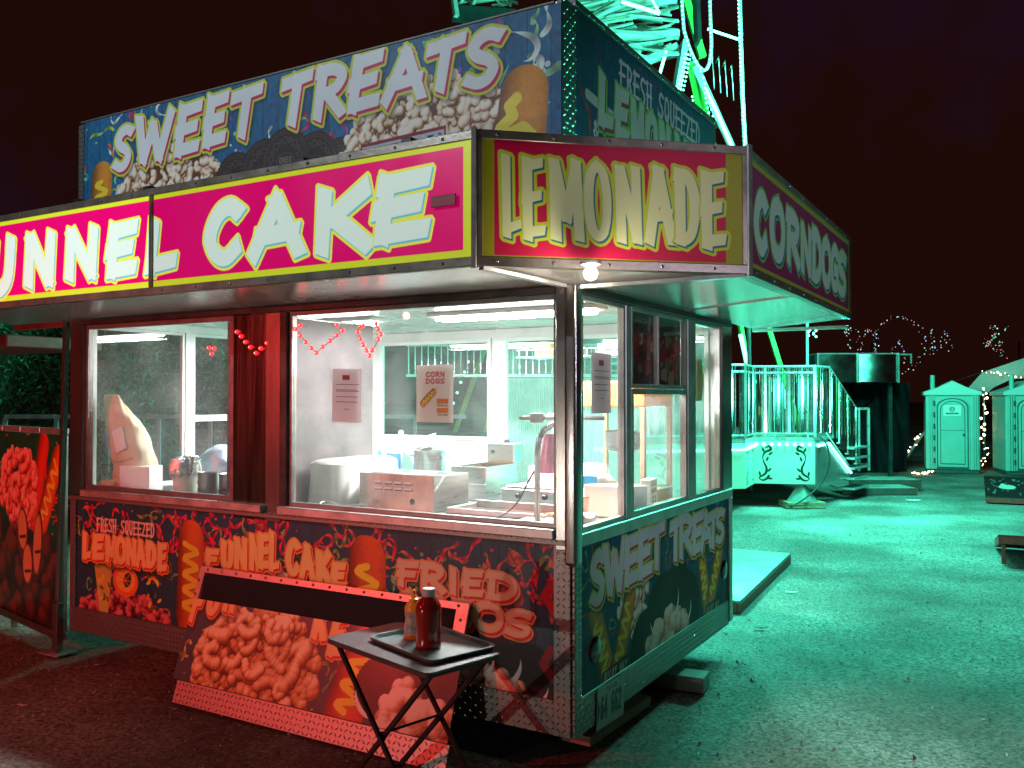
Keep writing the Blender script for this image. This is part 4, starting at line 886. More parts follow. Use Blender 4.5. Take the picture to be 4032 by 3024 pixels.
def pot(loc, r_, h, label, name='steel_pot', handles=False, m=STEEL):
    o = thing(name, label, 'pot', loc)
    part(o, 'body', MB().lathe([(r_*.96, 0), (r_, .01), (r_, h), (r_*1.04, h+.004), (r_*1.04, h+.008), (r_*.98, h+.006), (r_*.96, h-.01), (r_*.95, .012), (.001, .012)], n=32, cap=True), m, smooth=35)
    if handles:
        for s_ in (-1, 1): part(o, 'handle', MB().tube([(s_*r_, -.03, h*.86), (s_*(r_+.035), -.03, h*.88), (s_*(r_+.035), .03, h*.88), (s_*r_, .03, h*.86)], .005, 8), m, smooth=True)
    return o
pot((-2.68, .215, 1.10), .062, .14, 'shiny steel pot directly right of the foil covered tub'); pot((-2.545, .27, 1.10), .066, .13, 'shiny steel pot at the right end of the dark tray')
# tall steel cabinet between the windows
fr_ = thing('steel_cabinet', 'tall dark stainless cabinet behind the middle of the front windows', 'cabinet', (-2.15, .50, 1.078))
part(fr_, 'body', MB().box2(-.20, .188, -.435, .46, 0, 1.12), STEEL2, bevel=.006); part(fr_, 'side_sheet', MB().box2(.190, .194, -.42, .45, .01, 1.11), mat('smoky_stainless', (.14, .11, .12), .55, .4, .3, 2, .1, 20))
loft([(0, 0, 0, .145, .30, 5), (0, 0, .02, .15, .31, 5), (0, 0, .25, .15, .30, 4), (.0, 0, .27, .13, .27, 3)], mat('grey_plastic_bin', (.55, .55, .52), .35, 0, .1, 5), 'plastic_bin', 'pale grey bin covered in wrap beside the steel cabinet', 'bin', (-1.77, .56, 1.078), wr=.02, fine=3)
# skimmer
sk2 = thing('skimmer', 'round wire skimmer lying upside down on the left of the right window ledge', 'skimmer', (-1.68, .19, 1.078))
w_ = MB(); 
for k in range(7): a = PI*k/7; w_.tube([(.085*math.cos(a)*math.cos(t), .085*math.sin(a)*math.cos(t), .05*math.sin(t)) for t in np.linspace(0, PI, 9)], .0016, 5)
part(sk2, 'wire_bowl', w_, STEEL); part(sk2, 'rim', MB().tube([(.087*math.cos(a), .087*math.sin(a), .004) for a in np.linspace(0, 2*PI, 25)], .004, 6), STEEL); part(sk2, 'handle', MB().tube([(.08, 0, .01), (.15, .05, .03), (.24, .09, .035)], .005, 6), STEEL)
# food warmer with a red tinted steel back
wm = thing('food_warmer', 'steel food warmer with slanted right side showing its louvred back in red light', 'food warmer', (-1.31, .415, 1.078))
poly = [(0, 0), (.34, 0), (.245, .205), (0, .205)]
part(wm, 'body', MB().prism([(-.035, 0), (.31, 0), (.31, .20), (.06, .20), (-.035, .12)], lambda u, v, w__: (w__, u, v), -.27, .26), STEEL, bevel=.004)
part(wm, 'back_panel', MB().box2(-.262, .252, -.043, -.036, .008, .112), ALU, bevel=.002)
BK = MB().box2(-.27, .26, -.046, -.036, .0, .205); part(wm, 'back_sheet', BK, mat('red_lit_steel', (.72, .50, .38), .30, .85, .2, 4), bevel=.003)  # steel tinted red, the red light on it put into the colour
lv = mesh_of('louvre', MB().prism([(-.030, 0), (.030, 0), (.024, .010), (-.024, .010)], lambda u, v, w__: (u, -w__, v), .0, .012), ALU, bevel=.001); ls = mesh_of('slot', MB().box2(-.026, .026, -.002, 0, -.006, 0), BLACK)
for i in range(4):
    for j in range(2):
        o = part(wm, 'louvre', lv, None, loc=(-.125+i*.072, -.046, .152-j*.034)); part(o, 'slot', ls, None, loc=(0, -.001, -.001))
part(wm, 'cord_hole', MB().lathe([(.001, .002), (.016, .002), (.018, 0)], n=20), BLACK, loc=(.115, -.046, .055), rot=(PI/2, 0, 0))
# back worktop things: detergent, stock pot, gloves, fryers
dt = thing('detergent_carton', 'blue and white carton of liquid behind the food warmer', 'carton', (-2.205, 1.5, 1.078))
part(dt, 'box', MB().box2(-.125, .125, -.08, .08, 0, .35), CARD, bevel=.006)
part(dt, 'blue_print', MB().prism([(-.12, .02), (-.05, .02), (-.05, .24), (-.08, .27), (-.11, .16)], lambda u, v, w__: (u, w__, v), -.0835, -.0815), mat('teal_print', (.06, .42, .58), .4)); part(dt, 'blue_print', MB().box2(-.01, .12, -.0835, -.0815, .04, .24), mat('blue_print', (.05, .22, .60), .4)); part(dt, 'cap', MB().lathe([(.018, 0), (.018, .04), (.012, .05)], n=14), WHITE, loc=(.06, 0, .35))
pot((-1.854, 1.45, 1.078), .115, .26, 'large grey stock pot standing behind the food warmer', 'stock_pot', True)
gl = loft([(0, 0, 0, .09, .06, 2), (.02, 0, .03, .11, .06, 2), (.05, 0, .07, .09, .05, 2), (.12, 0, .10, .03, .025, 2), (.16, 0, .12, .012, .012, 2)], mat('white_cloth', (.85, .82, .84), .8, 0, .08, 9, .8, 18), 'cloth', 'crumpled white cloth lying on top of the stock pot', 'cloth', (-1.947, 1.42, 1.345), wr=.2, fine=4)
for i, (px, dx) in enumerate(((860, 0), (878, .0))):
    loft([(0, 0, 0, .10-.03*i, .06, 2), (0, 0, .03, .11-.03*i, .07, 2), (.02, 0, .06, .06, .04, 2)], gl.data.materials[0], 'napkin_pile', ['larger low heap of white napkins just behind the food warmer', 'smaller heap of white napkins at the right of the larger heap'][i], 'napkins', (-1.619+i*.19, .75, 1.078), wr=.2, fine=4)
def fryer(loc, label, w_=.30, d=.42, h=.21):
    o = thing('fryer', label, 'fryer', loc)
    b = MB().box2(0, w_, 0, .006, 0, h).box2(0, w_, d-.006, d, 0, h).box2(0, .006, .006, d-.006, 0, h).box2(w_-.006, w_, .006, d-.006, 0, h); part(o, 'tank', b, STEEL, bevel=.002)
    part(o, 'oil', MB().box2(.008, w_-.008, .008, d-.008, 0, h*.7), mat('fryer_oil_'+label[:3], (.20, .11, .03), .12))
    part(o, 'front_lip', MB().box2(-.003, w_+.003, -.012, -.002, h*.42, h*.50), STEEL, bevel=.002)
    h_ = part(o, 'control_box', MB().box2(.03, w_-.02, d-.02, d+.10, h, h+.13), STEEL, bevel=.008)
    part(h_, 'knob', MB().lathe([(.018, 0), (.018, .018), (.012, .024)], n=14), BLACK, loc=(w_*.6, d+.03, h+.13))
    part(h_, 'dial', MB().lathe([(.014, 0), (.012, .008)], n=14), BLACK, loc=(.08, d-.022, h+.07), rot=(PI/2, 0, 0)); return o
fryer((-1.36, .99, 1.078), 'open steel fryer with black knob just right of the food warmer', .26, .40)
gd = thing('griddle', 'low flat steel griddle between the fryer and the heat lamp', 'griddle', (-.98, .98, 1.078)); part(gd, 'body', MB().box2(0, .62, 0, .40, 0, .09), STEEL, bevel=.005); part(gd, 'plate', MB().box2(.02, .6, .02, .38, .092, .105), ALU, bevel=.003); part(gd, 'paper_sheet', MB().box2(.10, .50, .06, .34, .107, .110), CARD)
# frozen drink dome seen behind the lamp
dm = thing('drink_dispenser', 'clear dome drink dispenser behind the heat lamp', 'dispenser', (-.86, 1.45, 1.078)); part(dm, 'base', MB().box2(-.13, .13, -.13, .13, 0, .20), WHITE, bevel=.01); part(dm, 'dome', MB().lathe([(.13, .20), (.135, .26), (.12, .33), (.07, .39), (.02, .41)], n=24), glass('clear_dome', (.85, .97, .93), .25), smooth=True); part(dm, 'valve', MB().tube([(0, 0, .41), (0, 0, .50)], .016, 10), ALU); part(dm, 'clamp', MB().box((0, 0, .52), (.10, .03, .035)), ALU, bevel=.004)
for i, (px, lab) in enumerate(((985, 'stack of white paper cups left of the fryer control box'), (1135, 'stack of white paper cups behind the flat griddle'))):
    cm = MB()
    for k in range(9): cm.lathe([(.034, k*.018), (.043, k*.018+.07), (.046, k*.018+.072)], n=18)
    solo('cup_stack', cm, CARD, lab, 'cups', (-1.833+i*.47, 1.75, 1.078), smooth=40)
for i in range(3): part(gd, 'knob', MB().lathe([(.016, 0), (.016, .014), (.011, .02)], n=14), BLACK, loc=(.12+i*.18, 0, .05), rot=(PI/2, 0, 0))
# recessed pan along the worktop
pn = thing('recessed_pan', 'long recessed steel pan on the worktop right of the food warmer', 'pan', (-1.0, .42, 1.078)); part(pn, 'rim', MB().box2(0, .62, 0, .015, 0, .03).box2(0, .62, .30, .315, 0, .045).box2(0, .015, .015, .30, 0, .03).box2(.605, .62, .015, .30, 0, .03), ALU, bevel=.003); part(pn, 'bottom', MB().box2(.015, .605, .015, .30, .001, .004), mat('oily_pan', (.10, .07, .05), .3, .5))
# heat lamp stand
hl = thing('heat_lamp', 'heat lamp with pink cone shade hanging over the funnel cake', 'heat lamp', (-.33, .25, 1.078))
part(hl, 'stand', MB().beam((0, 0, 0), (0, 0, .36), .034, .020), STEEL, bevel=.003); part(hl, 'foot', MB().box2(-.05, .05, -.05, .05, 0, .012), STEEL, bevel=.003)
part(hl, 'arm', MB().tube([(0, 0, .36), (.005, .01, .43), (.01, .05, .475), (.03, .10, .50), (.04, .17, .50)], .016, 10), STEEL, smooth=True)
part(hl, 'cross_bar', MB().tube([(-.16, .10, .535), (.26, .24, .535)], .011, 10), ALU, smooth=True); part(hl, 'clamp', MB().box((-.07, .13, .535), (.07, .045, .05), rz=.3), ALU, bevel=.004)
sh = part(hl, 'lamp_shade', MB().lathe([(.028, .20), (.032, .195), (.068, 0), (.066, .0), (.028, .19)], n=26, cap=False), mat('pink_shade', (.72, .24, .34), .35, .2), loc=(-0.364+.33, .20, .25), smooth=40); part(sh, 'bulb', MB().sphere((0, 0, .03), .028, 14, 8), emit('heat_bulb', (1, .78, .55), 18), smooth=True)
lamp('heat_lamp_light', 'SPOT', (-.24, .46, 1.40), 9, (1, .74, .5), .05, (-.24, .46, 1.0), 120, .5)
solo('cord', MB().tube(smooth_pts([(-.345, .245, 1.35), (-.38, .23, 1.28), (-.42, .22, 1.20), (-.49, .20, 1.13), (-.60, .18, 1.09), (-.80, .16, 1.084), (-.95, .15, 1.084)], 4), .0045, 7), RUBBER, 'thin black cord hanging from the heat lamp stand to the worktop', 'cord', smooth=True)
bd = solo('board', MB().box2(-.20, .16, -.10, .16, 0, .014), mat('cream_board', (.85, .76, .60), .4), 'cream board under the funnel cake on the right of the worktop', 'board', (-.27, .30, 1.078), .12, bevel=.004)
cl = MB(); r = random.Random(8)
for i in range(14):
    a = r.uniform(0, 6.3); rr_ = r.uniform(0, .075); p = [Vector((rr_*math.cos(a), rr_*math.sin(a)*.8, .012+r.uniform(0, .02)))]; d = r.uniform(0, 6.3)
    for k in range(6): d += r.uniform(-1, 1); p.append(p[-1]+Vector((math.cos(d)*.018, math.sin(d)*.018, r.uniform(-.004, .004))))
    cl.tube([tuple(q) for q in p], .008, 7)
fc = solo('funnel_cake', cl, mat('fried_dough', (.80, .36, .08), .5, 0, .15, 20, .3, 50), 'orange brown funnel cake on a white plate under the heat lamp', 'funnel cake', (-.22, .33, 1.098), smooth=True)
solo('paper_plate', MB().lathe([(.001, 0), (.07, 0), (.085, .008), (.095, .010)], n=28, cap=False), CARD, 'white paper plate under the funnel cake', 'plate', (-.22, .33, 1.0935), smooth=True)
solo('paper_boat', MB().prism([(-.06, 0), (.06, 0), (.085, .05), (-.08, .045)], lambda u, v, w__: (w__, u, v), -.05, .05), CARD, 'white paper food boat at the foot of the first end window', 'paper boat', (-.14, .40, 1.078), .3, bevel=.003)
# notices on the glass
def notice(c_, nm, label, loc, w_, h_, rot=(0, 0, 0), curl=.012):
    mb = MB(); n = 8; vs = []; fs = []
    for i in range(n+1):
        t = i/n; y = curl*(2*t-1)**2*(1 if t < .5 else .3)
        for s_ in (0, 1): vs.append((w_*t, y*.6, h_*s_))
    for i in range(n): a = 2*i; fs.append((a, a+2, a+3, a+1))
    mb.add(vs, fs); mb.add([(v[0], v[1]+.0006, v[2]) for v in vs], [tuple(reversed(f)) for f in fs])
    o = solo(nm, mb, art_mat('print_'+nm, c_.image('print_'+nm), rough=.5, coat=0, dirt=.05), label, 'notice', loc, uv=lambda co, n_: (co.x/w_, co.z/h_)); o.rotation_euler = rot; return o
notice(ART_MENU, 'menu_sheet', 'curled white menu sheet with red heading on the dark middle window', (-1.508, .045, 1.585), .212, .292, (0, R_(1), 0))
notice(ART_CORN, 'corn_dog_poster', 'white corn dogs poster with picture taped inside the right front window', (-0.932, .045, 1.592), .232, .292)
notice(ART_MENU, 'faded_notice', 'faded notice sheet taped inside the first end window', (-.045, .285, 1.64), .23, .30, (0, 0, PI/2), .004)
solo('yellow_notice', MB().prism([(0, 0), (.20, .01), (.23, .14), (.20, .28), (.0, .27)], lambda u, v, w__: (w__, u, v), 0, .001), mat('yellow_green_paper', (.62, .70, .20), .5), 'yellow green notice with rounded edge in the last end window', 'notice', (-.04, 1.745, 1.69))
# reflected red heart lights, built as glowing bulbs at the glass
bulb_r = mesh_of('bulb', MB().sphere((0, 0, 0), .0125, 8, 6), BULBR, smooth=True); core_r = mesh_of('bulb_core', MB().sphere((0, 0, 0), .0042, 8, 6), BULBRC, smooth=True)
def heart(pts, y, label):
    o = thing('heart_reflection', label, 'string light', (pts[0][0], y, pts[0][1]), group='red heart reflections in the front windows')
    for x, z in pts:
        b = part(o, 'bulb', bulb_r, None, loc=(x-pts[0][0], 0, z-pts[0][1])); part(b, 'bulb_core', core_r, None, loc=(0, -.0100, 0))
    part(o, 'wire', MB().tube([(x-pts[0][0], .004, z-pts[0][1]) for x, z in pts], .0022, 5), mat('wire_%d' % len(label), (.25, .02, .02), .5))
heart([(-2.181, 2.1), (-2.147, 2.073), (-2.111, 2.039), (-2.071, 2.008), (-2.026, 1.973), (-1.987, 1.999), (-1.938, 2.027)], -0.01, 'red lights in a half heart shape over the dark steel door panel')
heart([(-1.719, 2.123), (-1.75, 2.102), (-1.719, 2.064), (-1.679, 2.027), (-1.635, 1.992), (-1.599, 1.965), (-1.552, 1.997), (-1.499, 2.028), (-1.451, 2.057), (-1.411, 2.081), (-1.451, 2.114)], 0.028, 'widest red light heart at the left of the right front window')
heart([(-1.268, 2.104), (-1.287, 2.098), (-1.304, 2.071), (-1.286, 2.032), (-1.265, 1.999), (-1.243, 1.968), (-1.223, 1.94), (-1.204, 1.97), (-1.164, 2.025), (-1.146, 2.051), (-1.166, 2.079), (-1.18, 2.109)], 0.028, 'narrow red light heart right of the widest one')
heart([(-2.461, 2.017), (-2.437, 1.979), (-2.416, 2.012)], 0.028, 'tiny three light heart in the left front window')

# wire shelf with boxes near the ceiling
ws = thing('wire_shelf', 'white wire shelf with small boxes high along the back of the trailer', 'shelf', (-.70, 1.75, 2.0)); b = MB()
for k in range(19): b.tube([(-.60+k*.066, 0, 0), (-.60+k*.066, .30, 0)], .002, 5); b.tube([(-.60+k*.066, 0, 0), (-.60+k*.066, 0, .05)], .002, 5)
for y, z in ((0, 0), (0, .05), (.30, 0)): b.tube([(-.62, y, z), (.60, y, z)], .003, 6)
part(ws, 'wire_grid', b, WHITE)
for i, (x, w_, h, c_, l) in enumerate(((-1.20, .12, .09, (.75, .62, .15), 'yellow box at the left end of the wire shelf'), (-1.00, .14, .07, (.85, .85, .85), 'low white box on the wire shelf beside the yellow box'), (-.72, .16, .08, (.30, .35, .75), 'blue box in the middle of the wire shelf'), (-.45, .10, .07, (.15, .50, .30), 'green box on the wire shelf near the corner'), (-.28, .08, .08, (.45, .12, .14), 'dark red box at the right end of the wire shelf'))):
    solo('small_box', MB().box2(0, w_, 0, .15, 0, h), mat('box_colour_%d' % i, c_, .4), l, 'box', (x, 1.80, 2.004), bevel=.003)
# things behind the end windows
pc = thing('popcorn_machine', 'popcorn machine with orange top and hanging kettle in the serving window', 'popcorn machine', (-.42, 1.55, 1.0))
OR = mat('orange_enamel', (.80, .30, .09), .35)
part(pc, 'top', MB().box2(-.24, .24, -.24, .24, .66, .82), OR, bevel=.012, seg=2); part(pc, 'base', MB().box2(-.24, .24, -.24, .24, .0, .16), OR, bevel=.01)
for sx in (-1, 1):
    for sy in (-1, 1): part(pc, 'corner_leg', MB().box((sx*.222, sy*.222, .41), (.03, .03, .50)), mat('gold_leg_%d%d' % (sx, sy), (.72, .55, .35), .35, .6), bevel=.003)
part(pc, 'pane', MB().box2(-.20, .20, -.226, -.222, .162, .658), GLASS)
kt = part(pc, 'kettle', MB().lathe([(.08, -.12), (.11, -.11), (.115, 0), (.12, .005), (.11, .01), (.001, .02)], (0, 0, .50), 28), STEEL, smooth=35); part(kt, 'hanger', MB().tube([(0, 0, .51), (0, 0, .66)], .008, 8), STEEL)
solo('white_tray_box', MB().prism([(-.16, 0), (.16, 0), (.16, .15), (-.16, .17)], lambda u, v, w__: (w__, u, v), -.12, .12), CARD, 'large white box standing in the serving window', 'box', (-.17, .86, 1.078), bevel=.005)
cs = sheet(.12, .16, 900, (.85, .82, .76)); cs.text('CASE', .01, .125, .10, .022, (.15, .2, .18), .003); cs.poly([(.01, .085), (.11, .085), (.11, .11), (.01, .11)], (.80, .32, .15))
for i in range(6): cs.poly([(.03+.04*(i % 2), .015+.02*(i//2)), (.055+.04*(i % 2), .015+.02*(i//2)), (.055+.04*(i % 2), .028+.02*(i//2)), (.03+.04*(i % 2), .028+.02*(i//2))], (.2, .25, .2))
solo('case_packet', MB().box2(-.03, .03, 0, .14, 0, .17), art_mat('print_case', cs.image('print_case'), dirt=.05), 'small printed packet with an orange band right of the white box', 'packet', (-.10, 1.12, 1.078), .1, bevel=.003, uv=lambda co, n: (co.y/.14, co.z/.17))
solo('pink_tub', MB().lathe([(.10, 0), (.125, .02), (.13, .10), (.135, .105), (.10, .125), (.001, .13)], n=30), mat('pink_plastic', (.72, .45, .42), .4), 'round pink tub with pale lid near the first end window', 'tub', (-.36, .78, 1.078), smooth=40)
bg_ = loft([(0, 0, 0, .16, .10, 2.6), (0, 0, .06, .18, .12, 2.4), (0, 0, .13, .15, .10, 2.2), (.05, 0, .18, .07, .05, 2)], mat('bread_bag', (.80, .72, .62), .25, 0, .15, 8, .7, 20), 'bread_bag', 'clear bag of bread with blue label behind the pink tub', 'bag', (-.52, 1.22, 1.14), wr=.08, fine=4)
part(bg_, 'blue_label', MB().box2(-.02, .12, -.126, -.112, .03, .12), mat('blue_label', (.04, .35, .62), .3), bevel=.003)
# ------------------------------------------------------------------ board leaning on the front of the trailer
LP = thing('leaning_board', 'printed aluminium board with long black opening leaning against the trailer front', 'board', (-1.50, -.283, 0))
LP.rotation_euler = (math.atan2(.245, .72)*-1, 0, 0)
ap = art(ART_PAN, 'leaning_board', rough=.42); pu = ART_PAN.uv(0, 1)
def lpuv(co, n): return ((co.x-1.50+2.45)/1.90, (co.z-.12)/.645)
hx0, hx1, hz0, hz1 = -2.395+1.5, -.615+1.5, .575, .728
b = MB().box2(-2.40+1.5, -.545+1.5, 0, .008, .13, hz0-.0).box2(-2.44+1.5, hx0-.001, 0, .008, hz0, .762); part(LP, 'print', MB().box2(-.93, .965, .0, .008, .125, hz0), ap, uv=lpuv)
b = MB().box2(-.94, .955, -.002, .010, hz1, .762).box2(-.94, hx0, -.002, .010, hz0, hz1).box2(hx1, .955, -.002, .010, hz0, hz1)
part(LP, 'opening_trim', b, mat('pale_trim_sheet', (.44, .39, .34), .4, .5, .1, 10), bevel=.001)
part(LP, 'black_opening', MB().box2(hx0, hx1, .012, .020, hz0-.01, hz1+.01), mat('opening_black', (.006, .006, .007), .9)); part(LP, 'backing', MB().box2(-.88, .95, .022, .03, .01, .755), DARKM)  # near-black sheet stands for the dark seen through the opening
part(LP, 'diamond_plate_band', MB().box2(-.885, .985, -.006, .010, .0, .124), DIA, uv=dia_uv(0, 2), bevel=.003)
for k in range(16): part(LP, 'rivet', rivm, None, loc=(hx0+.02+k*.118, -.003, .745), rot=(PI/2, 0, 0))
for z in (.60, .68): part(LP, 'rivet', rivm, None, loc=(hx0-.03, -.003, z), rot=(PI/2, 0, 0)); part(LP, 'rivet', rivm, None, loc=(hx1+.035, -.003, z), rot=(PI/2, 0, 0))
# ------------------------------------------------------------------ folding tray table with tray and two bottles
TT = thing('tray_table', 'black folding tray table standing in front of the leaning board', 'table', (-.49, -.575, 0), R_(-15.5))
BT = mat('matte_black_laminate', (.085, .08, .09), .42, 0, .15, 12, .1, 80)
HX, HY, HT = .36, .205, .66
def rrect(hx, hy, r_, n=5):
    P = []
    for cx, cy, a0 in ((hx-r_, hy-r_, 0), (-hx+r_, hy-r_, PI/2), (-hx+r_, -hy+r_, PI), (hx-r_, -hy+r_, 1.5*PI)):
        for k in range(n+1): a = a0+PI/2*k/n; P.append((cx+r_*math.cos(a), cy+r_*math.sin(a)))
    return P
part(TT, 'tabletop', MB().prism(rrect(HX, HY, .035), xy, HT-.022, HT), BT, bevel=.004)
part(TT, 'hand_slot', MB().prism(rrect(.012, .05, .011), xy, HT+.0005, HT+.0015), mat('dark_slot', (.004, .004, .004), .8), loc=(HX-.05, 0, 0))
for sy in (-1, 1):
    y = sy*.165
    part(TT, 'leg', MB().beam((-.31, y, HT-.03), (.29, y, .01), .016, .022), BLACK, bevel=.002); part(TT, 'leg', MB().beam((.31, y*.88, HT-.03), (-.29, y*.88, .01), .016, .022), BLACK, bevel=.002)
for x in (-.27, .27): part(TT, 'stretcher', MB().beam((x, -.165, .035), (x, .165, .035), .014), BLACK)
part(TT, 'pivot_bar', MB().tube([(0, -.16, .325), (0, .16, .325)], .006, 8), BLACK)
ty = thing('cafeteria_tray', 'dark green plastic tray on the folding table under the sauce bottles', 'tray', (-.415, -.535, HT), R_(-19))
TG = mat('dark_green_plastic', (.09, .16, .16), .4, 0, .1, 20, .1, 120); part(ty, 'base', MB().prism(rrect(.222, .150, .03), xy, .001, .006), TG)
rim = MB(); n_ = len(rrect(.2, .1, .03)); prof = ((.222, .150, .003), (.232, .160, .020), (.244, .172, .021), (.246, .174, .017), (.236, .163, .001)); vs = []; fs = []
for hx, hy, z in prof: vs += [(u, v, z) for u, v in rrect(hx, hy, .04)]
for i in range(4):
    for k in range(n_): fs.append((i*n_+k, i*n_+(k+1) % n_, (i+1)*n_+(k+1) % n_, (i+1)*n_+k))
rim.add(vs, fs); part(ty, 'rim', rim, TG, smooth=40)
mu = thing('mustard_bottle', 'yellow squeeze bottle with pointed cap left of the red sauce bottle', 'bottle', (-.535, -.50, HT+.006), R_(20))
YM = mat('mustard_plastic', (.80, .42, .03), .3, 0, .05, 5, coat=.3)
part(mu, 'body', MB().lathe([(.034, 0), (.036, .006), (.035, .05), (.030, .085), (.033, .12), (.034, .135), (.028, .152), (.016, .163), (.015, .166)], n=28, sy=.72), YM, smooth=50)
part(mu, 'label', MB().lathe([(.0358, .02), (.0352, .05), (.0306, .085), (.0335, .118)], n=28, sy=.73, cap=False), mat('mustard_label', (.55, .50, .20), .35, 0, .3, 25, col2=(.10, .20, .38)), smooth=50)
cp = part(mu, 'cap', MB().lathe([(.018, .164), (.018, .176), (.010, .180), (.007, .196), (.004, .199)], n=20), YM, smooth=40); part(cp, 'nozzle', MB().lathe([(.004, .198), (.0085, .203), (.0075, .212), (.003, .217)], n=14), YM, smooth=50)
ke = thing('red_sauce_bottle', 'large red sauce bottle with white cap on the green tray', 'bottle', (-.395, -.585, HT+.006))
KM = mat('red_sauce_plastic', (.30, .012, .010), .16, 0, .1, 6, coat=.6)
part(ke, 'body', MB().lathe([(.040, 0), (.044, .004), (.045, .022), (.0425, .030), (.0435, .05), (.0435, .125), (.045, .150), (.043, .172), (.034, .192), (.0215, .204), (.0205, .210)], n=32), KM, smooth=45)
part(ke, 'cap', MB().lathe([(.0225, .208), (.0235, .210), (.0235, .236), (.021, .239), (.001, .2395)], n=30), mat('white_cap', (.82, .76, .74), .45), smooth=35)
mu.scale = (1.22, 1.22, .98); ke.scale = (1.22, 1.22, 1.04)
# ------------------------------------------------------------------ left end: post on foot plate, printed panel
sp = thing('support_post', 'square steel support post on a foot plate at the left end of the trailer', 'post', (-3.86, -.03, 0))
part(sp, 'pole', MB().beam((0, 0, .012), (.045, .02, 2.27), .035, .035), STEEL2, bevel=.003); part(sp, 'sleeve', MB().beam((0, 0, .012), (.006, .0, .34), .052), STEEL2, bevel=.003); part(sp, 'foot_plate', MB().box2(-.11, .11, -.075, .075, 0, .010), ALU, bevel=.002)
solo('edge_board', MB().box((0, 0, .70), (.014, .02, .62), ry=.02), WHITE, 'narrow white board standing between the post and the trailer corner', 'board', (-3.80, .03, 0))
SPN = thing('side_panel', 'low panel printed with corn dogs and popcorn left of the support post', 'panel', (-3.90, .03, 0), R_(-11.1))
part(SPN, 'print', MB().box2(-1.75, 0, -.006, .004, .12, 1.46), art(ART_SIDE, 'side_panel', rough=.4), uv=ART_SIDE.uv(0, 2)); part(SPN, 'backing', MB().box2(-1.75, 0, .006, .03, .12, 1.46), ALU)
part(SPN, 'bottom_rail', MB().box2(-1.78, .01, -.02, .02, .06, .118), STEEL2, bevel=.003)
for k in range(5): part(SPN, 'top_rail', MB().box2(-1.78+k*.36, -1.78+k*.36+.355, -.03, .03, 1.465, 1.505), ALU, bevel=.004)
for x in (-1.7, -.9): part(SPN, 'leg', MB().box2(x, x+.04, -.015, .02, 0, .06), STEEL2)
# neighbouring red stall roof edge, guard rail and the planted bank
st = thing('red_stall_roof', 'corner of a red stall roof just below the long sign at the far left', 'stall', (-6.2, .9, 0)); REDM = mat('red_beam', (.55, .05, .05), .4)
part(st, 'roof_beam', MB().beam((-5.959+6.2, 0, 2.337), (-5.094+6.2, 0, 2.349), .05, .06), REDM, bevel=.004); part(st, 'roof_panel', MB().box2(-1.6, -6.045+6.2, -.04, .9, 2.17, 2.28), REDM, bevel=.01)
part(st, 'post', MB().box2(-1.55, -1.47, .3, .38, 0, 2.169), REDM, bevel=.004)
gr = thing('guard_rail', 'pale guard rail running below the planted bank behind the trailer', 'rail', (-7.0, 3.6, 0), R_(30.4)); RLM = mat('galvanised_rail', (.45, .42, .50), .45, .5)
for k in range(9): part(gr, 'rail', MB().box2(-2.2+k*.62, -2.2+k*.62+.612, -.03, .03, 1.46, 1.51), RLM, bevel=.004)
for k in range(9): part(gr, 'post', MB().box2(-2.22+k*.62, -2.18+k*.62, -.02, .02, 0, 1.46), RLM)
# planted bank: earth slope with leaf cards
DIRT = mat('dark_earth', (.05, .04, .03), .9, 0, .3, 4, .5, 10)
g = MB(); vs = []; fs = []; NX, NY = 40, 16; r = random.Random(11)
def bank_pt(s_, t):  # s_ along, t up the slope, local u, v, z
    return (-9.5+7.3*s_, 11.0+t*3.2+math.sin(s_*17)*.25, .2+3.7*t**.8+math.sin(s_*23+t*4)*.15)
for j in range(NY+1):
    for i in range(NX+1):
        u, v, z = bank_pt(i/NX, j/NY); vs.append((1.8-.506*v+.8625*u, -3.63+.8625*v+.506*u, z if j else -.2))
for j in range(NY):
    for i in range(NX): a = j*(NX+1)+i; fs.append((a, a+1, a+NX+2, a+NX+1))
g.add(vs, fs); struct('bank', g, DIRT, smooth=True)
g = MB()
for k in range(46000):
    s_, t = r.random(), r.random(); u, v, z = bank_pt(s_, t)
    if math.sin(s_*60+math.sin(t*19)*2)*math.sin(t*31+s_*20) < -.55 and r.random() < .8: continue
    v -= r.uniform(0, .35); z += r.uniform(-.05, .3); x = 1.8-.506*v+.8625*u; y = -3.63+.8625*v+.506*u
    a = Vector((r.gauss(0, 1), r.gauss(0, 1), r.gauss(0, 1))).normalized(); b_ = a.cross(Vector((r.gauss(0, 1), r.gauss(0, 1), r.gauss(0, 1)))).normalized(); q = r.uniform(.012, .034); L_ = q*r.choice((1.2, 1.5, 2.2, 5.5))
    p = Vector((x, y, z)); w_ = q*.5 if L_ < q*4 else q*.12
    g.add([p-a*L_, p+b_*w_, p+a*L_, p-b_*w_], [(0, 1, 2, 3)])
struct('bank_foliage', g, mat('ivy_leaves', (.10, .17, .07), .5, 0, .35, 1.6, col2=(.03, .06, .025)), kind='stuff')

RF0 = R_(30.4)
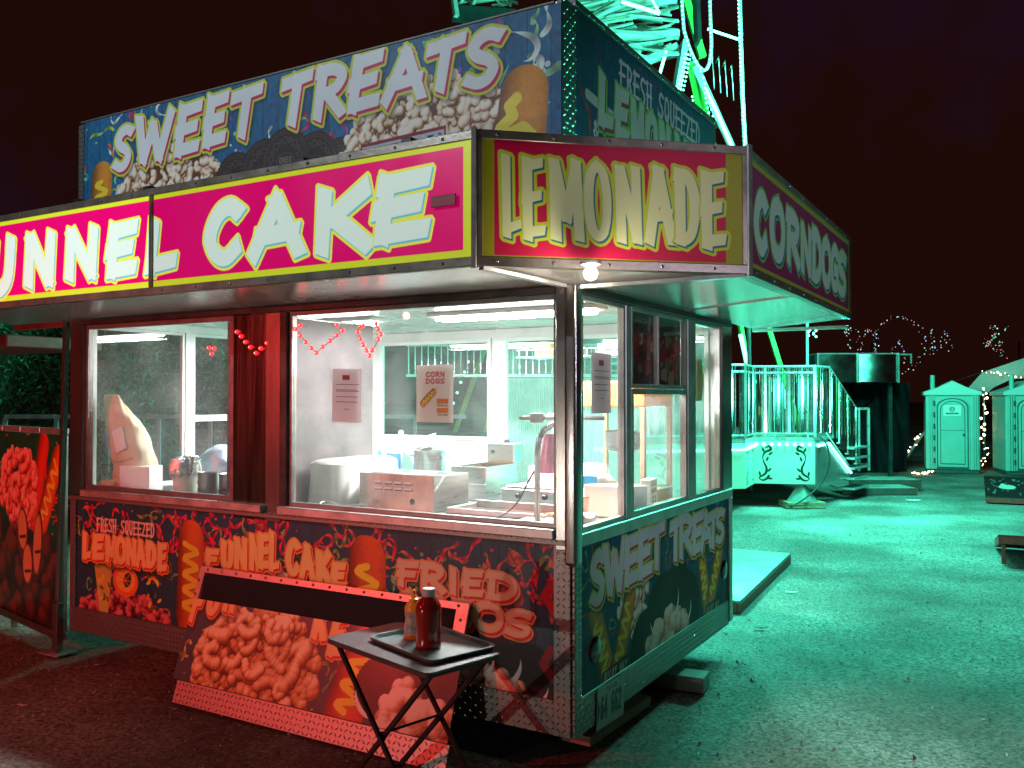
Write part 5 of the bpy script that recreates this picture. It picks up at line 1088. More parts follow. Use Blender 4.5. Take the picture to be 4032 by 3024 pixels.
# ------------------------------------------------------------------ to the right: boards, ramp, blocks
rp = thing('stage_board', 'low painted plywood platform lying beyond the trailer end', 'platform', (-.19, 3.34, 0), R_(3.8))
part(rp, 'deck', MB().box2(-1.5, -.004, 0, 2.42, .085, .105), WOODG, bevel=.003)
REDW = mat('red_tinted_timber', (.30, .05, .04), .6, 0, .2, 10); part(rp, 'side_board', MB().box2(-.022, 0, -.002, 2.42, .0, .083), REDW, bevel=.003); part(rp, 'side_board', MB().box2(-1.5, -.024, -.004, .018, .0, .083), REDW, bevel=.003)  # red light on the platform sides put into the timber colour
b1 = solo('timber_block', MB().box((0, 0, .045), (.42, .16, .09), rz=.1), WOODG, 'short pale timber block poking out under the trailer end', 'timber block', (-.06, 1.42, 0), bevel=.004)
b1 = solo('timber_plank', MB().box((0, 0, .06), (.16, .70, .05), rz=-.05), WOOD, 'timber plank under the trailer corner below the number plate', 'timber plank', (-.10, .60, 0), bevel=.003)
solo('timber_beam', MB().box((0, 0, .09), (.9, .14, .16)), WOOD, 'dark timber beam under the trailer between the leaning board and the post', 'timber beam', (-3.1, .9, 0), .2, bevel=.004)
# two bean bag boards
def bag_board(loc, rz, label, z0, z1, face, **kw):
    # sloping game board: its near edge at height z0, its far edge at z1
    o = thing('bean_bag_board', label, 'game board', loc, rz); a = math.asin((z1-z0)/1.2); M = Matrix.Translation((0, 0, z0)) @ Matrix.Rotation(a, 4, 'X')
    part(o, 'face', MB().box2(0, .64, 0, 1.22, -.014, 0, M), face, bevel=.002, **kw)
    for x in (.0, .615): part(o, 'side_rail', MB().box2(x, x+.025, .026, 1.19, -.095, -.016, M), REDW, bevel=.003)
    part(o, 'end_rail', MB().box2(0, .64, 0, .024, -.095, -.016, M), REDW, bevel=.003); part(o, 'end_rail', MB().box2(0, .64, 1.192, 1.216, -.095, -.016, M), REDW, bevel=.003)
    y = .04 if z0 > z1 else 1.10; h = max(z0, z1)-.04
    for x in (.028, .572): part(o, 'leg', MB().box2(x, x+.04, y, y+.035, 0, h), REDW, bevel=.003)
    return o
hm = art_mat('print_board', ART_HOLE.image('print_board'), dirt=.2)
bag_board((1.163, 12.692, 0), RF0+R_(-27), 'dark patterned game board sloping up in front of the portable toilets', .10, .34, hm, uv=lambda co, n: (co.x/.64, co.y/1.22))
bag_board((1.508, 6.750, 0), RF0+R_(-27), 'dark red game board seen from its raised end at the right edge of the yard', .31, .10, REDW)
# litter
for nm, lab, loc, q, m_ in (('dry_leaf', 'long brown dry leaf on the gravel at the right', (.06, 2.96, .01), .05, mat('dry_leaf', (.30, .14, .04), .7)), ('paper_scrap', 'white paper scrap beside the plywood platform', (-.02, 4.3, .01), .05, CARD), ('paper_scrap', 'pale scrap on the ground between toilets and wooden steps', (0.117, 12.310, .01), .11, CARD), ('paper_scrap', 'small torn scrap on red lit ground near the support post', (-3.05, -.75, .005), .03, mat('tan_scrap', (.55, .40, .30), .7))):
    solo(nm, MB().prism([(-q, -q*.2), (q*.2, -q*.35), (q*1.2, 0), (q*.1, q*.3), (-q*.9, q*.25)], lambda u, v, w__: (u, v, w__+.15*abs(u)), 0, .003), m_, lab, 'litter', loc, .3)

# ------------------------------------------------------------------ ride platform (own frame: x right, y away)
RF = R_(30.4)
rd = thing('ride_platform', 'raised ride platform with glowing skirt panels and tall picket railings', 'ride platform', (-1.086, 10.560, 0), RF)
SKM = art_mat('print_skirt', ART_SKIRT.image('print_skirt'), rough=.3, dirt=.1)
PK = mat('polished_pickets', (.72, .74, .72), .16, 1.0, .08, 6); CHR = mat('platform_metal', (.60, .64, .62), .3, .7, .1, 6)
AX, BX, BY, CX, CY = 0.0, -.90, .16, -1.22, -.55
def wallp(par, name, p, q, z0, z1, m_, th=.02, **kw):
    d = Vector((q[0]-p[0], q[1]-p[1], 0)); L_ = d.length; a = math.atan2(d.y, d.x)
    return part(par, name, MB().box2(0, L_, 0, th, z0, z1), m_, loc=(p[0], p[1], 0), rot=(0, 0, a), **kw)
A_, B_, C_, D_ = (0, 0), (BX, BY), (CX, CY), (CX-2.2, CY-.5); E_ = (1.05, 1.30)
L_ab = math.hypot(BX, BY)
sk_ = wallp(rd, 'skirt_panel', B_, A_, .37, 1.04, SKM, uv=lambda co, n: (co.x/L_ab, (co.z-.37)/.67))
wallp(rd, 'skirt_panel', C_, B_, .36, 1.04, SKM, uv=lambda co, n: (co.x/.9, (co.z-.36)/.68)); wallp(rd, 'skirt_panel', D_, C_, .36, 1.04, SKM, uv=lambda co, n: (co.x/1.2, (co.z-.36)/.68))
part(rd, 'deck', MB().prism([A_, (.75, .93), (.6, 4.6), (-4.2, 4.6), D_, C_, B_], xy, 1.045, 1.10), CHR)
def wall_pt(p, q, t, off, z): d = Vector((q[0]-p[0], q[1]-p[1])).normalized(); nn = Vector((d.y, -d.x)); return (p[0]+(q[0]-p[0])*t+nn.x*off, p[1]+(q[1]-p[1])*t+nn.y*off, z)
bt = mesh_of('bulb', MB().sphere((0, 0, 0), .030, 10, 7), BULBT, smooth=True); bts = mesh_of('bulb', MB().sphere((0, 0, 0), .018, 8, 6), BULBT, smooth=True)
for k in range(8): part(rd, 'bulb', bt, None, loc=wall_pt(B_, A_, (k+.35)/8, .03, .985))
for k in range(7): part(rd, 'bulb', bts, None, loc=wall_pt(C_, B_, (k+.5)/7, .03, .96+.02*k/7))
part(rd, 'led_tube', MB().tube([wall_pt(D_, C_, .3, .04, .93), wall_pt(D_, C_, 1, .04, .94), wall_pt(C_, B_, .95, .04, .96)], .018, 8), TUBET)
# stair side with glowing edge
sd_ = MB().prism([(0, .37), (0, 1.04), (.50, 1.04), (1.62, .42), (1.62, .36), (1.45, .36)], lambda u, v, w__: (u, w__, v), 0, .03)
sr = part(rd, 'stair_side', sd_, mat('brushed_stair_side', (.50, .55, .53), .3, .9, .1, 5, .1, 30), loc=(0.02, 0, 0), rot=(0, 0, math.atan2(1.30, 1.05)))
part(sr, 'led_tube', MB().tube([(.02, -.03, .965), (.50, -.03, .985), (1.55, -.03, .45)], .022, 8), TUBET)
part(sr, 'handrail', MB().tube([(.45, .0, 1.16), (1.66, .0, .50)], .014, 8), CHR)
for k in range(5): part(rd, 'stair_tread', MB().box2(.1, .9, 0, .28, 0, .03), CHR, loc=(.95-.0*k, .95+.0*k, .85-k*.17), rot=(0, 0, R_(51)))
# railings
def pickets(par, p, q, z0, z1f, n):
    n = int(n*1.4)
    for k in range(n):
        t = (k+.5)/n; x, y, _ = wall_pt(p, q, t, 0, 0); z1 = z1f(t); q_ = part(par, 'picket', MB().box2(-.021, .021, -.005, .005, z0, z1), PK, loc=(x, y, 0), rot=(0, 0, k*.7))
f1 = lambda t: 2.19
pickets(rd, B_, A_, 1.16, f1, 17); pickets(rd, C_, B_, 1.16, f1, 14); pickets(rd, D_, C_, 1.16, f1, 26); 
for p, q in ((B_, A_), (C_, B_), (D_, C_)):
    for z in (1.15, 2.10, 2.20): part(rd, 'rail', MB().tube([wall_pt(p, q, 0, 0, z), wall_pt(p, q, 1, 0, z)], .018, 8), CHR)
for q in (A_, B_, C_): part(rd, 'rail_post', MB().box2(q[0]-.022, q[0]+.022, q[1]-.022, q[1]+.022, 1.1, 2.22), CHR)
fe = lambda t: 2.18-.0*t if t < .32 else 2.18-(t-.32)*1.05
fb = lambda t: 1.16 if t < .3 else 1.16-(t-.3)*.95
E2 = (1.30, 1.61)
for k in range(34):
    t = (k+.5)/34; x, y, _ = wall_pt(A_, E2, t, 0, 0); part(rd, 'picket', MB().box2(-.027, .027, -.006, .006, fb(t), fe(t)), PK, loc=(x, y, 0), rot=(0, 0, k*.9))
part(rd, 'rail', MB().tube([wall_pt(A_, E2, 0, 0, 2.2), wall_pt(A_, E2, .32, 0, 2.2), wall_pt(A_, E2, 1, 0, 1.48)], .02, 8), CHR)
b = MB(); p0 = wall_pt(A_, E2, 1.02, 0, 0); b.beam((p0[0], p0[1], .44), (p0[0], p0[1], 1.52), .04); b.beam((p0[0]+.22, p0[1]+.12, .44), (p0[0]+.22, p0[1]+.12, 1.52), .04); b.beam((p0[0], p0[1], 1.52), (p0[0]+.22, p0[1]+.12, 1.52), .04); b.beam((p0[0], p0[1], .55), (p0[0]+.22, p0[1]+.12, .55), .04); part(rd, 'gate_frame', b, CHR)
# operator gear, light mast, hose, jack with timbers
part(rd, 'light_mast', MB().tube([(-.09, .05, 1.1), (-.09, .05, 2.93)], .022, 8), CHR)
for k in range(9): part(rd, 'bulb', bts, None, loc=(-.03+.06*math.cos(k*2.4), .0+.05*math.sin(k*2.4), 2.66+.018*k))
part(rd, 'cable', MB().tube(smooth_pts([(.06, -.03, 1.12), (.17, -.06, .98), (.20, -.07, .70), (.10, -.06, .42), (-.15, -.12, .20), (-.45, -.2, .03)], 4), .012, 8), RUBBER, smooth=True)
part(rd, 'jack_cone', MB().lathe([(.24, .10), (.22, .13), (.07, .34), (.07, .40)], (-.15, .16, 0), 4), mat('green_cast_jack', (.25, .34, .30), .5, .4))
for k, (w_, z) in enumerate(((.62, .0), (.60, .05))): part(rd, 'timber', MB().box((-.15, .16, z+.024), (w_, .40, .044), rz=.05*k), WOOD, bevel=.004)
RG = mat('green_ride_paint', (.12, .62, .08), .4, .1, .1, 5); RDK = mat('dark_machinery', (.05, .06, .06), .5, .5, .2, 6); PAL = mat('pale_green_steel', (.48, .50, .47), .35, .3, .1, 5)
part(rd, 'control_stand', MB().box2(-.72, -.62, .9, 1.0, 1.1, 1.42).box2(-.77, -.57, .86, 1.02, 1.42, 1.56), mat('orange_control', (.50, .12, .04), .4), bevel=.005)
r = random.Random(21)
for k in range(14): x = -.95+k*.075; part(rd, 'mirror_slat', MB().box2(-.025, .025, -.004, .004, 1.12, r.uniform(1.5, 2.12)), PK, loc=(x, 1.1+r.uniform(-.1, .1), 0), rot=(0, 0, r.uniform(-.8, .8)))
part(rd, 'machine_housing', MB().box2(-2.6, -1.0, 1.6, 2.6, 1.1, 1.9), RDK, bevel=.02); part(rd, 'white_panel', MB().box2(-.42, .02, 1.5, 1.54, 1.12, 2.06), mat('white_ride_panel', (.7, .74, .72), .4), bevel=.005)
# wooden steps, two low platforms
for i, (x0, y0, z, lab) in enumerate(((6.205, 16.3, .20, 'upper of two low wooden step platforms below the ride stairs'), (5.824, 15.6, .12, 'lower wooden step platform nearest on the gravel'))):
    o = thing('step_platform', lab, 'step', (1.8-.506*y0+.8625*x0, -3.63+.8625*y0+.506*x0, 0), RF); W_ = 1.32 if i == 0 else 1.30
    for k in range(4): part(o, 'deck_board', MB().box2(0, W_, k*.165, k*.165+.16, z-.03, z), WOODG, bevel=.003)
    part(o, 'front_board', MB().box2(0, W_, -.025, -.003, 0.0, z-.004), mat('dark_step_board_%d' % i, (.07, .05, .04), .7), bevel=.003); part(o, 'side_board', MB().box2(W_+.002, W_+.022, -.02, .65, 0, z-.004), REDW)
# ------------------------------------------------------------------ the tall ride behind
TR = thing('spinning_ride', 'tall ride tower with lattice boom outlined in teal lights behind the trailer', 'ride', (-2.982, 10.956, 0), RF)
def UL(u, v, z): return (u-3.256, v-15, z)
def B2(par, nm, a, b_, w_, h, m_, **k): return part(par, nm, MB().beam(a, b_, w_, h), m_, **k)
CREAM = mat('cream_steel', (.55, .58, .50), .4, .2, .1, 5)
B2(TR, 'tower_leg', UL(2.942, 15.000, 7.777), UL(2.662, 15.200, 5.928), 0.42, 0.1, PAL)
B2(TR, 'tower_leg', UL(3.096, 15.100, 7.484), UL(3.482, 15.300, 5.956), 0.14, 0.14, RG)
B2(TR, 'tower_leg', UL(3.138, 15.000, 7.368), UL(3.721, 14.600, 5.716), 0.1, 0.1, PAL)
B2(TR, 'tower_leg', UL(2.662, 15.200, 5.928), UL(2.405, 15.600, 1.074), 0.42, 0.1, PAL)
B2(TR, 'tower_leg', UL(3.343, 15.400, 7.680), UL(2.939, 15.400, 9.133), 0.1, 0.12, RG)
B2(TR, 'ride_leg', UL(4.200, 15.000, 3.435), UL(4.860, 14.900, 1.157), 0.13, 0.07, RG)
B2(TR, 'ride_leg', UL(3.706, 14.600, 3.389), UL(3.950, 14.600, 1.858), 0.16, 0.05, RG)
B2(TR, 'ride_leg', UL(3.482, 15.300, 5.956), UL(3.731, 14.700, 3.400), 0.14, 0.08, RG)
B2(TR, 'ride_leg', UL(3.721, 14.600, 5.716), UL(4.200, 15.000, 3.435), 0.12, 0.08, PAL)
part(TR, 'led_tube', MB().tube([UL(3.258, 14.900, 7.033), UL(3.665, 14.500, 5.765)], 0.032, 8), TUBET)
part(TR, 'led_tube', MB().tube([UL(1.822, 14.600, 8.304), UL(2.458, 14.600, 8.105)], 0.032, 8), TUBET)
part(TR, 'led_tube', MB().tube([UL(3.298, 14.800, 7.929), UL(3.857, 14.800, 7.742)], 0.022, 8), TUBET)
part(TR, 'led_tube', MB().tube([UL(2.582, 14.700, 7.517), UL(2.474, 14.700, 7.139)], 0.024, 8), TUBET)
part(TR, 'led_tube', MB().tube([UL(2.266, 14.800, 8.612), UL(2.474, 14.700, 8.149)], 0.02, 8), TUBET)
part(TR, 'led_tube', MB().tube([UL(3.756, 14.500, 2.754), UL(3.878, 14.500, 2.199)], 0.035, 8), TUBET)
part(TR, 'led_tube', MB().tube([UL(3.896, 14.400, 2.158), UL(3.972, 14.400, 1.947)], 0.03, 8), TUBET)
bulb_pts = [(2.76, 14.3, 8.604), (2.761, 14.3, 8.531), (2.762, 14.3, 8.459), (2.763, 14.3, 8.386), (2.764, 14.3, 8.314), (2.766, 14.3, 8.241), (2.767, 14.3, 8.168), (2.771, 14.3, 8.096), (2.776, 14.3, 8.024), (2.781, 14.3, 7.951), (2.785, 14.3, 7.879), (2.79, 14.3, 7.806), (2.795, 14.3, 7.734), (2.809, 14.3, 7.663), (2.829, 14.3, 7.594), (2.85, 14.3, 7.524), (2.874, 14.3, 7.455), (2.897, 14.3, 7.387), (2.925, 14.3, 7.32), (2.954, 14.3, 7.253), (2.986, 14.3, 7.188), (3.024, 14.3, 7.126), (3.073, 14.3, 7.074), (3.13, 14.3, 7.043), (3.182, 14.3, 7.089), (3.211, 14.3, 7.156), (3.224, 14.3, 7.227), (3.237, 14.3, 7.298), (3.242, 14.3, 7.371), (3.245, 14.3, 7.443), (3.246, 14.3, 7.516), (3.243, 14.3, 7.588), (3.24, 14.3, 7.661), (3.237, 14.3, 7.733), (3.234, 14.3, 7.806), (3.231, 14.3, 7.878), (3.23, 14.3, 7.951), (3.228, 14.3, 8.023), (3.226, 14.3, 8.096), (3.224, 14.3, 8.168), (3.223, 14.3, 8.241), (3.222, 14.3, 8.314), (3.221, 14.3, 8.386), (3.219, 14.3, 8.459), (3.218, 14.3, 8.531), (3.217, 14.3, 8.604), (3.656, 14.2, 8.556), (3.658, 14.2, 8.488), (3.659, 14.2, 8.421), (3.661, 14.2, 8.353), (3.663, 14.2, 8.285), (3.665, 14.2, 8.218), (3.666, 14.2, 8.15), (3.668, 14.2, 8.083), (3.67, 14.2, 8.015), (3.671, 14.2, 7.948), (3.673, 14.2, 7.88), (3.675, 14.2, 7.812), (3.676, 14.2, 7.745), (3.678, 14.2, 7.677), (3.68, 14.2, 7.61), (3.683, 14.2, 7.542), (3.685, 14.2, 7.475), (3.688, 14.2, 7.407), (3.69, 14.2, 7.34), (3.692, 14.2, 7.272), (3.695, 14.2, 7.205), (3.697, 14.2, 7.137), (3.7, 14.2, 7.07), (3.702, 14.2, 7.002), (3.704, 14.2, 6.934), (3.707, 14.2, 6.867), (3.709, 14.2, 6.799), (3.712, 14.2, 6.732), (3.714, 14.2, 6.664), (3.717, 14.2, 6.597), (3.72, 14.2, 6.529), (3.723, 14.2, 6.462), (3.726, 14.2, 6.394), (3.729, 14.2, 6.327), (3.732, 14.2, 6.259), (3.735, 14.2, 6.192), (3.739, 14.2, 6.124), (3.742, 14.2, 6.057), (3.745, 14.2, 5.989), (3.748, 14.2, 5.922), (3.751, 14.2, 5.854), (3.754, 14.2, 5.787), (3.757, 14.2, 5.719), (3.76, 14.2, 5.652), (2.886, 14.6, 7.431), (2.928, 14.6, 7.42), (2.971, 14.6, 7.408), (2.871, 14.6, 7.359), (2.913, 14.6, 7.347), (2.955, 14.6, 7.336), (2.856, 14.6, 7.286), (2.898, 14.6, 7.274), (2.94, 14.6, 7.263), (2.84, 14.6, 7.213), (2.882, 14.6, 7.202), (2.925, 14.6, 7.19), (2.825, 14.6, 7.14), (2.867, 14.6, 7.129), (2.909, 14.6, 7.117), (2.81, 14.6, 7.068), (2.852, 14.6, 7.056), (2.894, 14.6, 7.045), (2.794, 14.6, 6.995), (2.837, 14.6, 6.984), (2.879, 14.6, 6.972), (2.779, 14.6, 6.922), (2.821, 14.6, 6.911), (2.863, 14.6, 6.899), (2.764, 14.6, 6.85), (2.806, 14.6, 6.838), (2.848, 14.6, 6.827), (3.163, 14.5, 6.989), (3.171, 14.5, 6.907), (3.18, 14.5, 6.824), (3.188, 14.5, 6.741), (3.196, 14.5, 6.659), (3.208, 14.5, 6.577), (3.225, 14.5, 6.495), (3.243, 14.5, 6.414), (3.26, 14.5, 6.333), (3.277, 14.5, 6.252), (3.139, 14.6, 7.14), (3.176, 14.6, 7.036), (3.212, 14.6, 6.931), (3.248, 14.6, 6.826), (3.27, 14.6, 6.717), (3.293, 14.6, 6.609), (3.316, 14.6, 6.5), (3.338, 14.6, 6.392), (3.361, 14.6, 6.283), (3.014, 14.7, 6.746), (3.026, 14.7, 6.684), (3.037, 14.7, 6.623)]
bt2 = mesh_of('bulb', MB().sphere((0, 0, 0), .017, 8, 6), BULBT, smooth=True)
for p in bulb_pts: part(TR, 'bulb', bt2, None, loc=UL(*p))
part(TR, 'ring_band', MB().tube([UL(2.771, 14.360, 8.633), UL(2.779, 14.360, 8.181), UL(2.809, 14.360, 7.729), UL(2.861, 14.360, 7.548), UL(2.914, 14.360, 7.398), UL(2.982, 14.360, 7.240), UL(3.050, 14.360, 7.127), UL(3.133, 14.360, 7.059), UL(3.185, 14.360, 7.089), UL(3.223, 14.360, 7.172), UL(3.253, 14.360, 7.337), UL(3.261, 14.360, 7.511), UL(3.245, 14.360, 7.880), UL(3.238, 14.360, 8.181), UL(3.230, 14.360, 8.633)], .03, 8), PAL, smooth=True)
part(TR, 'mast_cable', MB().tube([UL(3.687, 14.260, 8.734), UL(3.739, 14.260, 6.640), UL(3.791, 14.260, 5.556)], .035, 8), PAL)
part(TR, 'mast_cable', MB().tube([UL(3.791, 14.260, 5.556), UL(3.859, 14.260, 0.210)], .035, 8), RDK)
B2(TR, 'hub_plate', UL(3.097, 14.800, 8.689), UL(3.135, 14.800, 7.696), 0.34, 0.06, RDK)
part(TR, 'gondola_rail', MB().tube([UL(3.403, 15.200, 7.562), UL(3.467, 15.200, 7.698), UL(3.499, 15.200, 7.044)], .010, 6), RIV, smooth=True)
part(TR, 'gondola_rail', MB().tube([UL(3.523, 15.200, 7.499), UL(3.579, 15.200, 7.626), UL(3.611, 15.200, 6.981)], .010, 6), RIV, smooth=True)
part(TR, 'gondola_rail', MB().tube([UL(3.643, 15.200, 7.435), UL(3.690, 15.200, 7.555), UL(3.722, 15.200, 6.917)], .010, 6), RIV, smooth=True)
part(TR, 'gondola_rail', MB().tube([UL(3.762, 15.200, 7.371), UL(3.802, 15.200, 7.483), UL(3.834, 15.200, 6.853)], .010, 6), RIV, smooth=True)
B2(TR, 'boom_slat', UL(0.938, 14.730, 8.604), UL(1.729, 14.430, 8.641), 0.08, 0.03, RG)
B2(TR, 'boom_slat', UL(1.885, 15.240, 7.765), UL(2.836, 14.940, 7.843), 0.035, 0.03, PAL)
B2(TR, 'boom_slat', UL(1.204, 15.901, 8.269), UL(1.764, 15.601, 8.034), 0.035, 0.03, PAL)
B2(TR, 'boom_slat', UL(1.001, 15.259, 8.058), UL(1.991, 14.959, 8.426), 0.08, 0.03, PAL)
B2(TR, 'boom_slat', UL(1.839, 16.117, 8.646), UL(2.508, 15.817, 8.709), 0.08, 0.03, PAL)
B2(TR, 'boom_slat', UL(0.490, 15.463, 8.799), UL(1.593, 15.163, 8.759), 0.05, 0.03, PAL)
B2(TR, 'boom_slat', UL(1.694, 15.896, 8.718), UL(2.359, 15.596, 8.688), 0.035, 0.03, PAL)
B2(TR, 'boom_slat', UL(1.269, 15.214, 7.849), UL(2.185, 14.914, 7.582), 0.08, 0.03, PAL)
B2(TR, 'boom_slat', UL(0.620, 15.234, 7.917), UL(1.616, 14.934, 8.071), 0.08, 0.03, CREAM)
B2(TR, 'boom_slat', UL(0.930, 15.762, 8.494), UL(2.193, 15.462, 8.592), 0.05, 0.03, CREAM)
B2(TR, 'boom_slat', UL(1.534, 14.739, 8.428), UL(2.268, 14.439, 8.443), 0.05, 0.03, CREAM)
B2(TR, 'boom_slat', UL(0.748, 14.727, 7.863), UL(1.463, 14.427, 7.588), 0.05, 0.03, PAL)
B2(TR, 'boom_slat', UL(2.239, 15.927, 7.950), UL(2.966, 15.627, 8.251), 0.05, 0.03, CREAM)
B2(TR, 'boom_slat', UL(0.984, 14.938, 8.335), UL(1.589, 14.638, 8.351), 0.08, 0.03, PAL)
B2(TR, 'boom_slat', UL(1.216, 15.136, 8.247), UL(1.918, 14.836, 8.517), 0.035, 0.03, PAL)
B2(TR, 'boom_slat', UL(2.292, 15.806, 8.567), UL(2.943, 15.506, 8.622), 0.08, 0.03, CREAM)
B2(TR, 'boom_slat', UL(2.176, 16.196, 8.584), UL(3.018, 15.896, 8.374), 0.035, 0.03, CREAM)
B2(TR, 'boom_slat', UL(0.945, 15.063, 7.699), UL(1.956, 14.763, 7.764), 0.05, 0.03, PAL)
B2(TR, 'boom_slat', UL(0.728, 15.448, 8.616), UL(1.450, 15.148, 8.640), 0.035, 0.03, PAL)
B2(TR, 'boom_slat', UL(1.060, 15.093, 8.637), UL(1.732, 14.793, 8.628), 0.05, 0.03, PAL)
B2(TR, 'boom_slat', UL(2.206, 16.051, 8.991), UL(2.836, 15.751, 8.791), 0.08, 0.03, CREAM)
B2(TR, 'boom_slat', UL(1.917, 15.558, 8.457), UL(2.509, 15.258, 8.410), 0.035, 0.03, PAL)
B2(TR, 'boom_slat', UL(0.870, 15.492, 8.545), UL(2.123, 15.192, 8.528), 0.08, 0.03, CREAM)
B2(TR, 'boom_slat', UL(1.973, 16.157, 8.852), UL(2.807, 15.857, 8.977), 0.08, 0.03, RG)
B2(TR, 'boom_slat', UL(1.428, 15.104, 8.837), UL(2.627, 14.804, 8.879), 0.035, 0.03, PAL)
B2(TR, 'boom_slat', UL(1.621, 15.028, 8.229), UL(2.476, 14.728, 8.281), 0.035, 0.03, PAL)
B2(TR, 'boom_slat', UL(1.928, 15.855, 9.189), UL(2.953, 15.555, 9.328), 0.05, 0.03, PAL)
B2(TR, 'boom_slat', UL(1.603, 15.928, 8.241), UL(2.301, 15.628, 7.995), 0.08, 0.03, PAL)
B2(TR, 'boom_slat', UL(2.177, 15.433, 8.540), UL(2.745, 15.133, 8.305), 0.05, 0.03, CREAM)
B2(TR, 'boom_slat', UL(1.917, 15.145, 8.997), UL(2.480, 14.845, 8.765), 0.05, 0.03, PAL)
B2(TR, 'boom_slat', UL(0.775, 15.283, 8.293), UL(1.528, 14.983, 8.527), 0.05, 0.03, PAL)
B2(TR, 'boom_slat', UL(0.660, 15.351, 8.918), UL(1.682, 15.051, 8.903), 0.08, 0.03, PAL)
B2(TR, 'boom_slat', UL(0.787, 15.418, 8.141), UL(1.480, 15.118, 8.073), 0.035, 0.03, CREAM)
B2(TR, 'boom_slat', UL(0.995, 15.990, 8.304), UL(1.684, 15.690, 8.318), 0.05, 0.03, CREAM)
B2(TR, 'boom_slat', UL(2.245, 15.517, 9.231), UL(2.888, 15.217, 8.990), 0.05, 0.03, CREAM)
B2(TR, 'boom_slat', UL(1.490, 15.235, 8.248), UL(2.396, 14.935, 8.318), 0.035, 0.03, CREAM)
B2(TR, 'boom_slat', UL(0.402, 15.401, 9.171), UL(1.654, 15.101, 8.841), 0.08, 0.03, PAL)
B2(TR, 'boom_slat', UL(1.993, 14.911, 8.200), UL(2.774, 14.611, 7.983), 0.08, 0.03, PAL)
B2(TR, 'boom_slat', UL(2.209, 15.914, 8.874), UL(2.964, 15.614, 8.675), 0.035, 0.03, PAL)
B2(TR, 'boom_slat', UL(2.029, 16.025, 8.799), UL(2.985, 15.725, 8.776), 0.035, 0.03, PAL)
B2(TR, 'boom_slat', UL(1.620, 15.151, 7.733), UL(2.382, 14.851, 7.726), 0.035, 0.03, CREAM)
B2(TR, 'boom_slat', UL(0.550, 15.919, 8.016), UL(1.638, 15.619, 8.501), 0.035, 0.03, PAL)
B2(TR, 'boom_slat', UL(0.827, 16.153, 8.194), UL(1.924, 15.853, 8.280), 0.035, 0.03, PAL)
B2(TR, 'boom_slat', UL(1.517, 15.690, 8.404), UL(2.644, 15.390, 8.121), 0.08, 0.03, PAL)
B2(TR, 'boom_slat', UL(1.913, 15.046, 8.528), UL(2.777, 14.746, 8.569), 0.05, 0.03, CREAM)
B2(TR, 'boom_slat', UL(1.471, 16.154, 7.905), UL(2.734, 15.854, 8.111), 0.05, 0.03, PAL)
B2(TR, 'boom_slat', UL(1.362, 15.542, 8.482), UL(2.092, 15.242, 8.276), 0.05, 0.03, RG)
B2(TR, 'boom_slat', UL(1.453, 16.161, 9.004), UL(2.031, 15.861, 8.832), 0.08, 0.03, PAL)
B2(TR, 'boom_slat', UL(1.704, 15.660, 8.788), UL(2.304, 15.360, 8.731), 0.05, 0.03, CREAM)
B2(TR, 'boom_slat', UL(1.815, 14.770, 8.568), UL(2.481, 14.470, 8.541), 0.05, 0.03, CREAM)
B2(TR, 'boom_slat', UL(1.422, 15.068, 8.117), UL(2.660, 14.768, 8.208), 0.035, 0.03, PAL)
B2(TR, 'boom_slat', UL(0.778, 15.665, 8.854), UL(1.415, 15.365, 8.830), 0.08, 0.03, CREAM)
B2(TR, 'boom_slat', UL(1.645, 15.779, 8.189), UL(2.703, 15.479, 8.216), 0.08, 0.03, PAL)
B2(TR, 'boom_slat', UL(1.591, 15.023, 8.012), UL(2.522, 14.723, 7.794), 0.05, 0.03, PAL)
B2(TR, 'boom_slat', UL(1.505, 15.506, 8.646), UL(2.160, 15.206, 8.595), 0.05, 0.03, PAL)
B2(TR, 'boom_slat', UL(1.140, 15.714, 8.695), UL(2.002, 15.414, 8.770), 0.05, 0.03, PAL)
B2(TR, 'boom_slat', UL(0.668, 15.530, 8.941), UL(1.672, 15.230, 9.047), 0.05, 0.03, CREAM)
B2(TR, 'boom_slat', UL(1.485, 16.082, 8.326), UL(2.396, 15.782, 8.034), 0.08, 0.03, PAL)
B2(TR, 'boom_slat', UL(1.102, 15.629, 8.921), UL(2.047, 15.329, 8.993), 0.05, 0.03, PAL)
B2(TR, 'boom_slat', UL(2.093, 15.648, 8.027), UL(2.913, 15.348, 7.807), 0.05, 0.03, CREAM)
B2(TR, 'boom_slat', UL(1.972, 15.209, 7.984), UL(2.700, 14.909, 8.042), 0.035, 0.03, PAL)
B2(TR, 'boom_slat', UL(1.876, 15.184, 7.790), UL(2.825, 14.884, 7.552), 0.05, 0.03, PAL)
B2(TR, 'boom_slat', UL(2.233, 15.597, 8.991), UL(2.783, 15.297, 8.786), 0.035, 0.03, PAL)
B2(TR, 'boom_slat', UL(0.741, 14.875, 8.711), UL(1.845, 14.575, 8.745), 0.08, 0.03, PAL)
B2(TR, 'boom_slat', UL(0.804, 16.160, 9.167), UL(1.588, 15.860, 9.166), 0.035, 0.03, PAL)
B2(TR, 'boom_slat', UL(1.823, 15.924, 9.149), UL(2.554, 15.624, 8.868), 0.05, 0.03, PAL)
B2(TR, 'boom_slat', UL(1.739, 15.831, 8.703), UL(2.403, 15.531, 8.710), 0.08, 0.03, PAL)
B2(TR, 'boom_slat', UL(1.517, 14.962, 8.609), UL(2.176, 14.662, 8.366), 0.035, 0.03, PAL)
B2(TR, 'boom_slat', UL(2.181, 16.125, 7.851), UL(2.871, 15.825, 8.087), 0.05, 0.03, PAL)
B2(TR, 'boom_slat', UL(1.804, 15.095, 8.595), UL(2.504, 14.795, 8.651), 0.05, 0.03, RG)
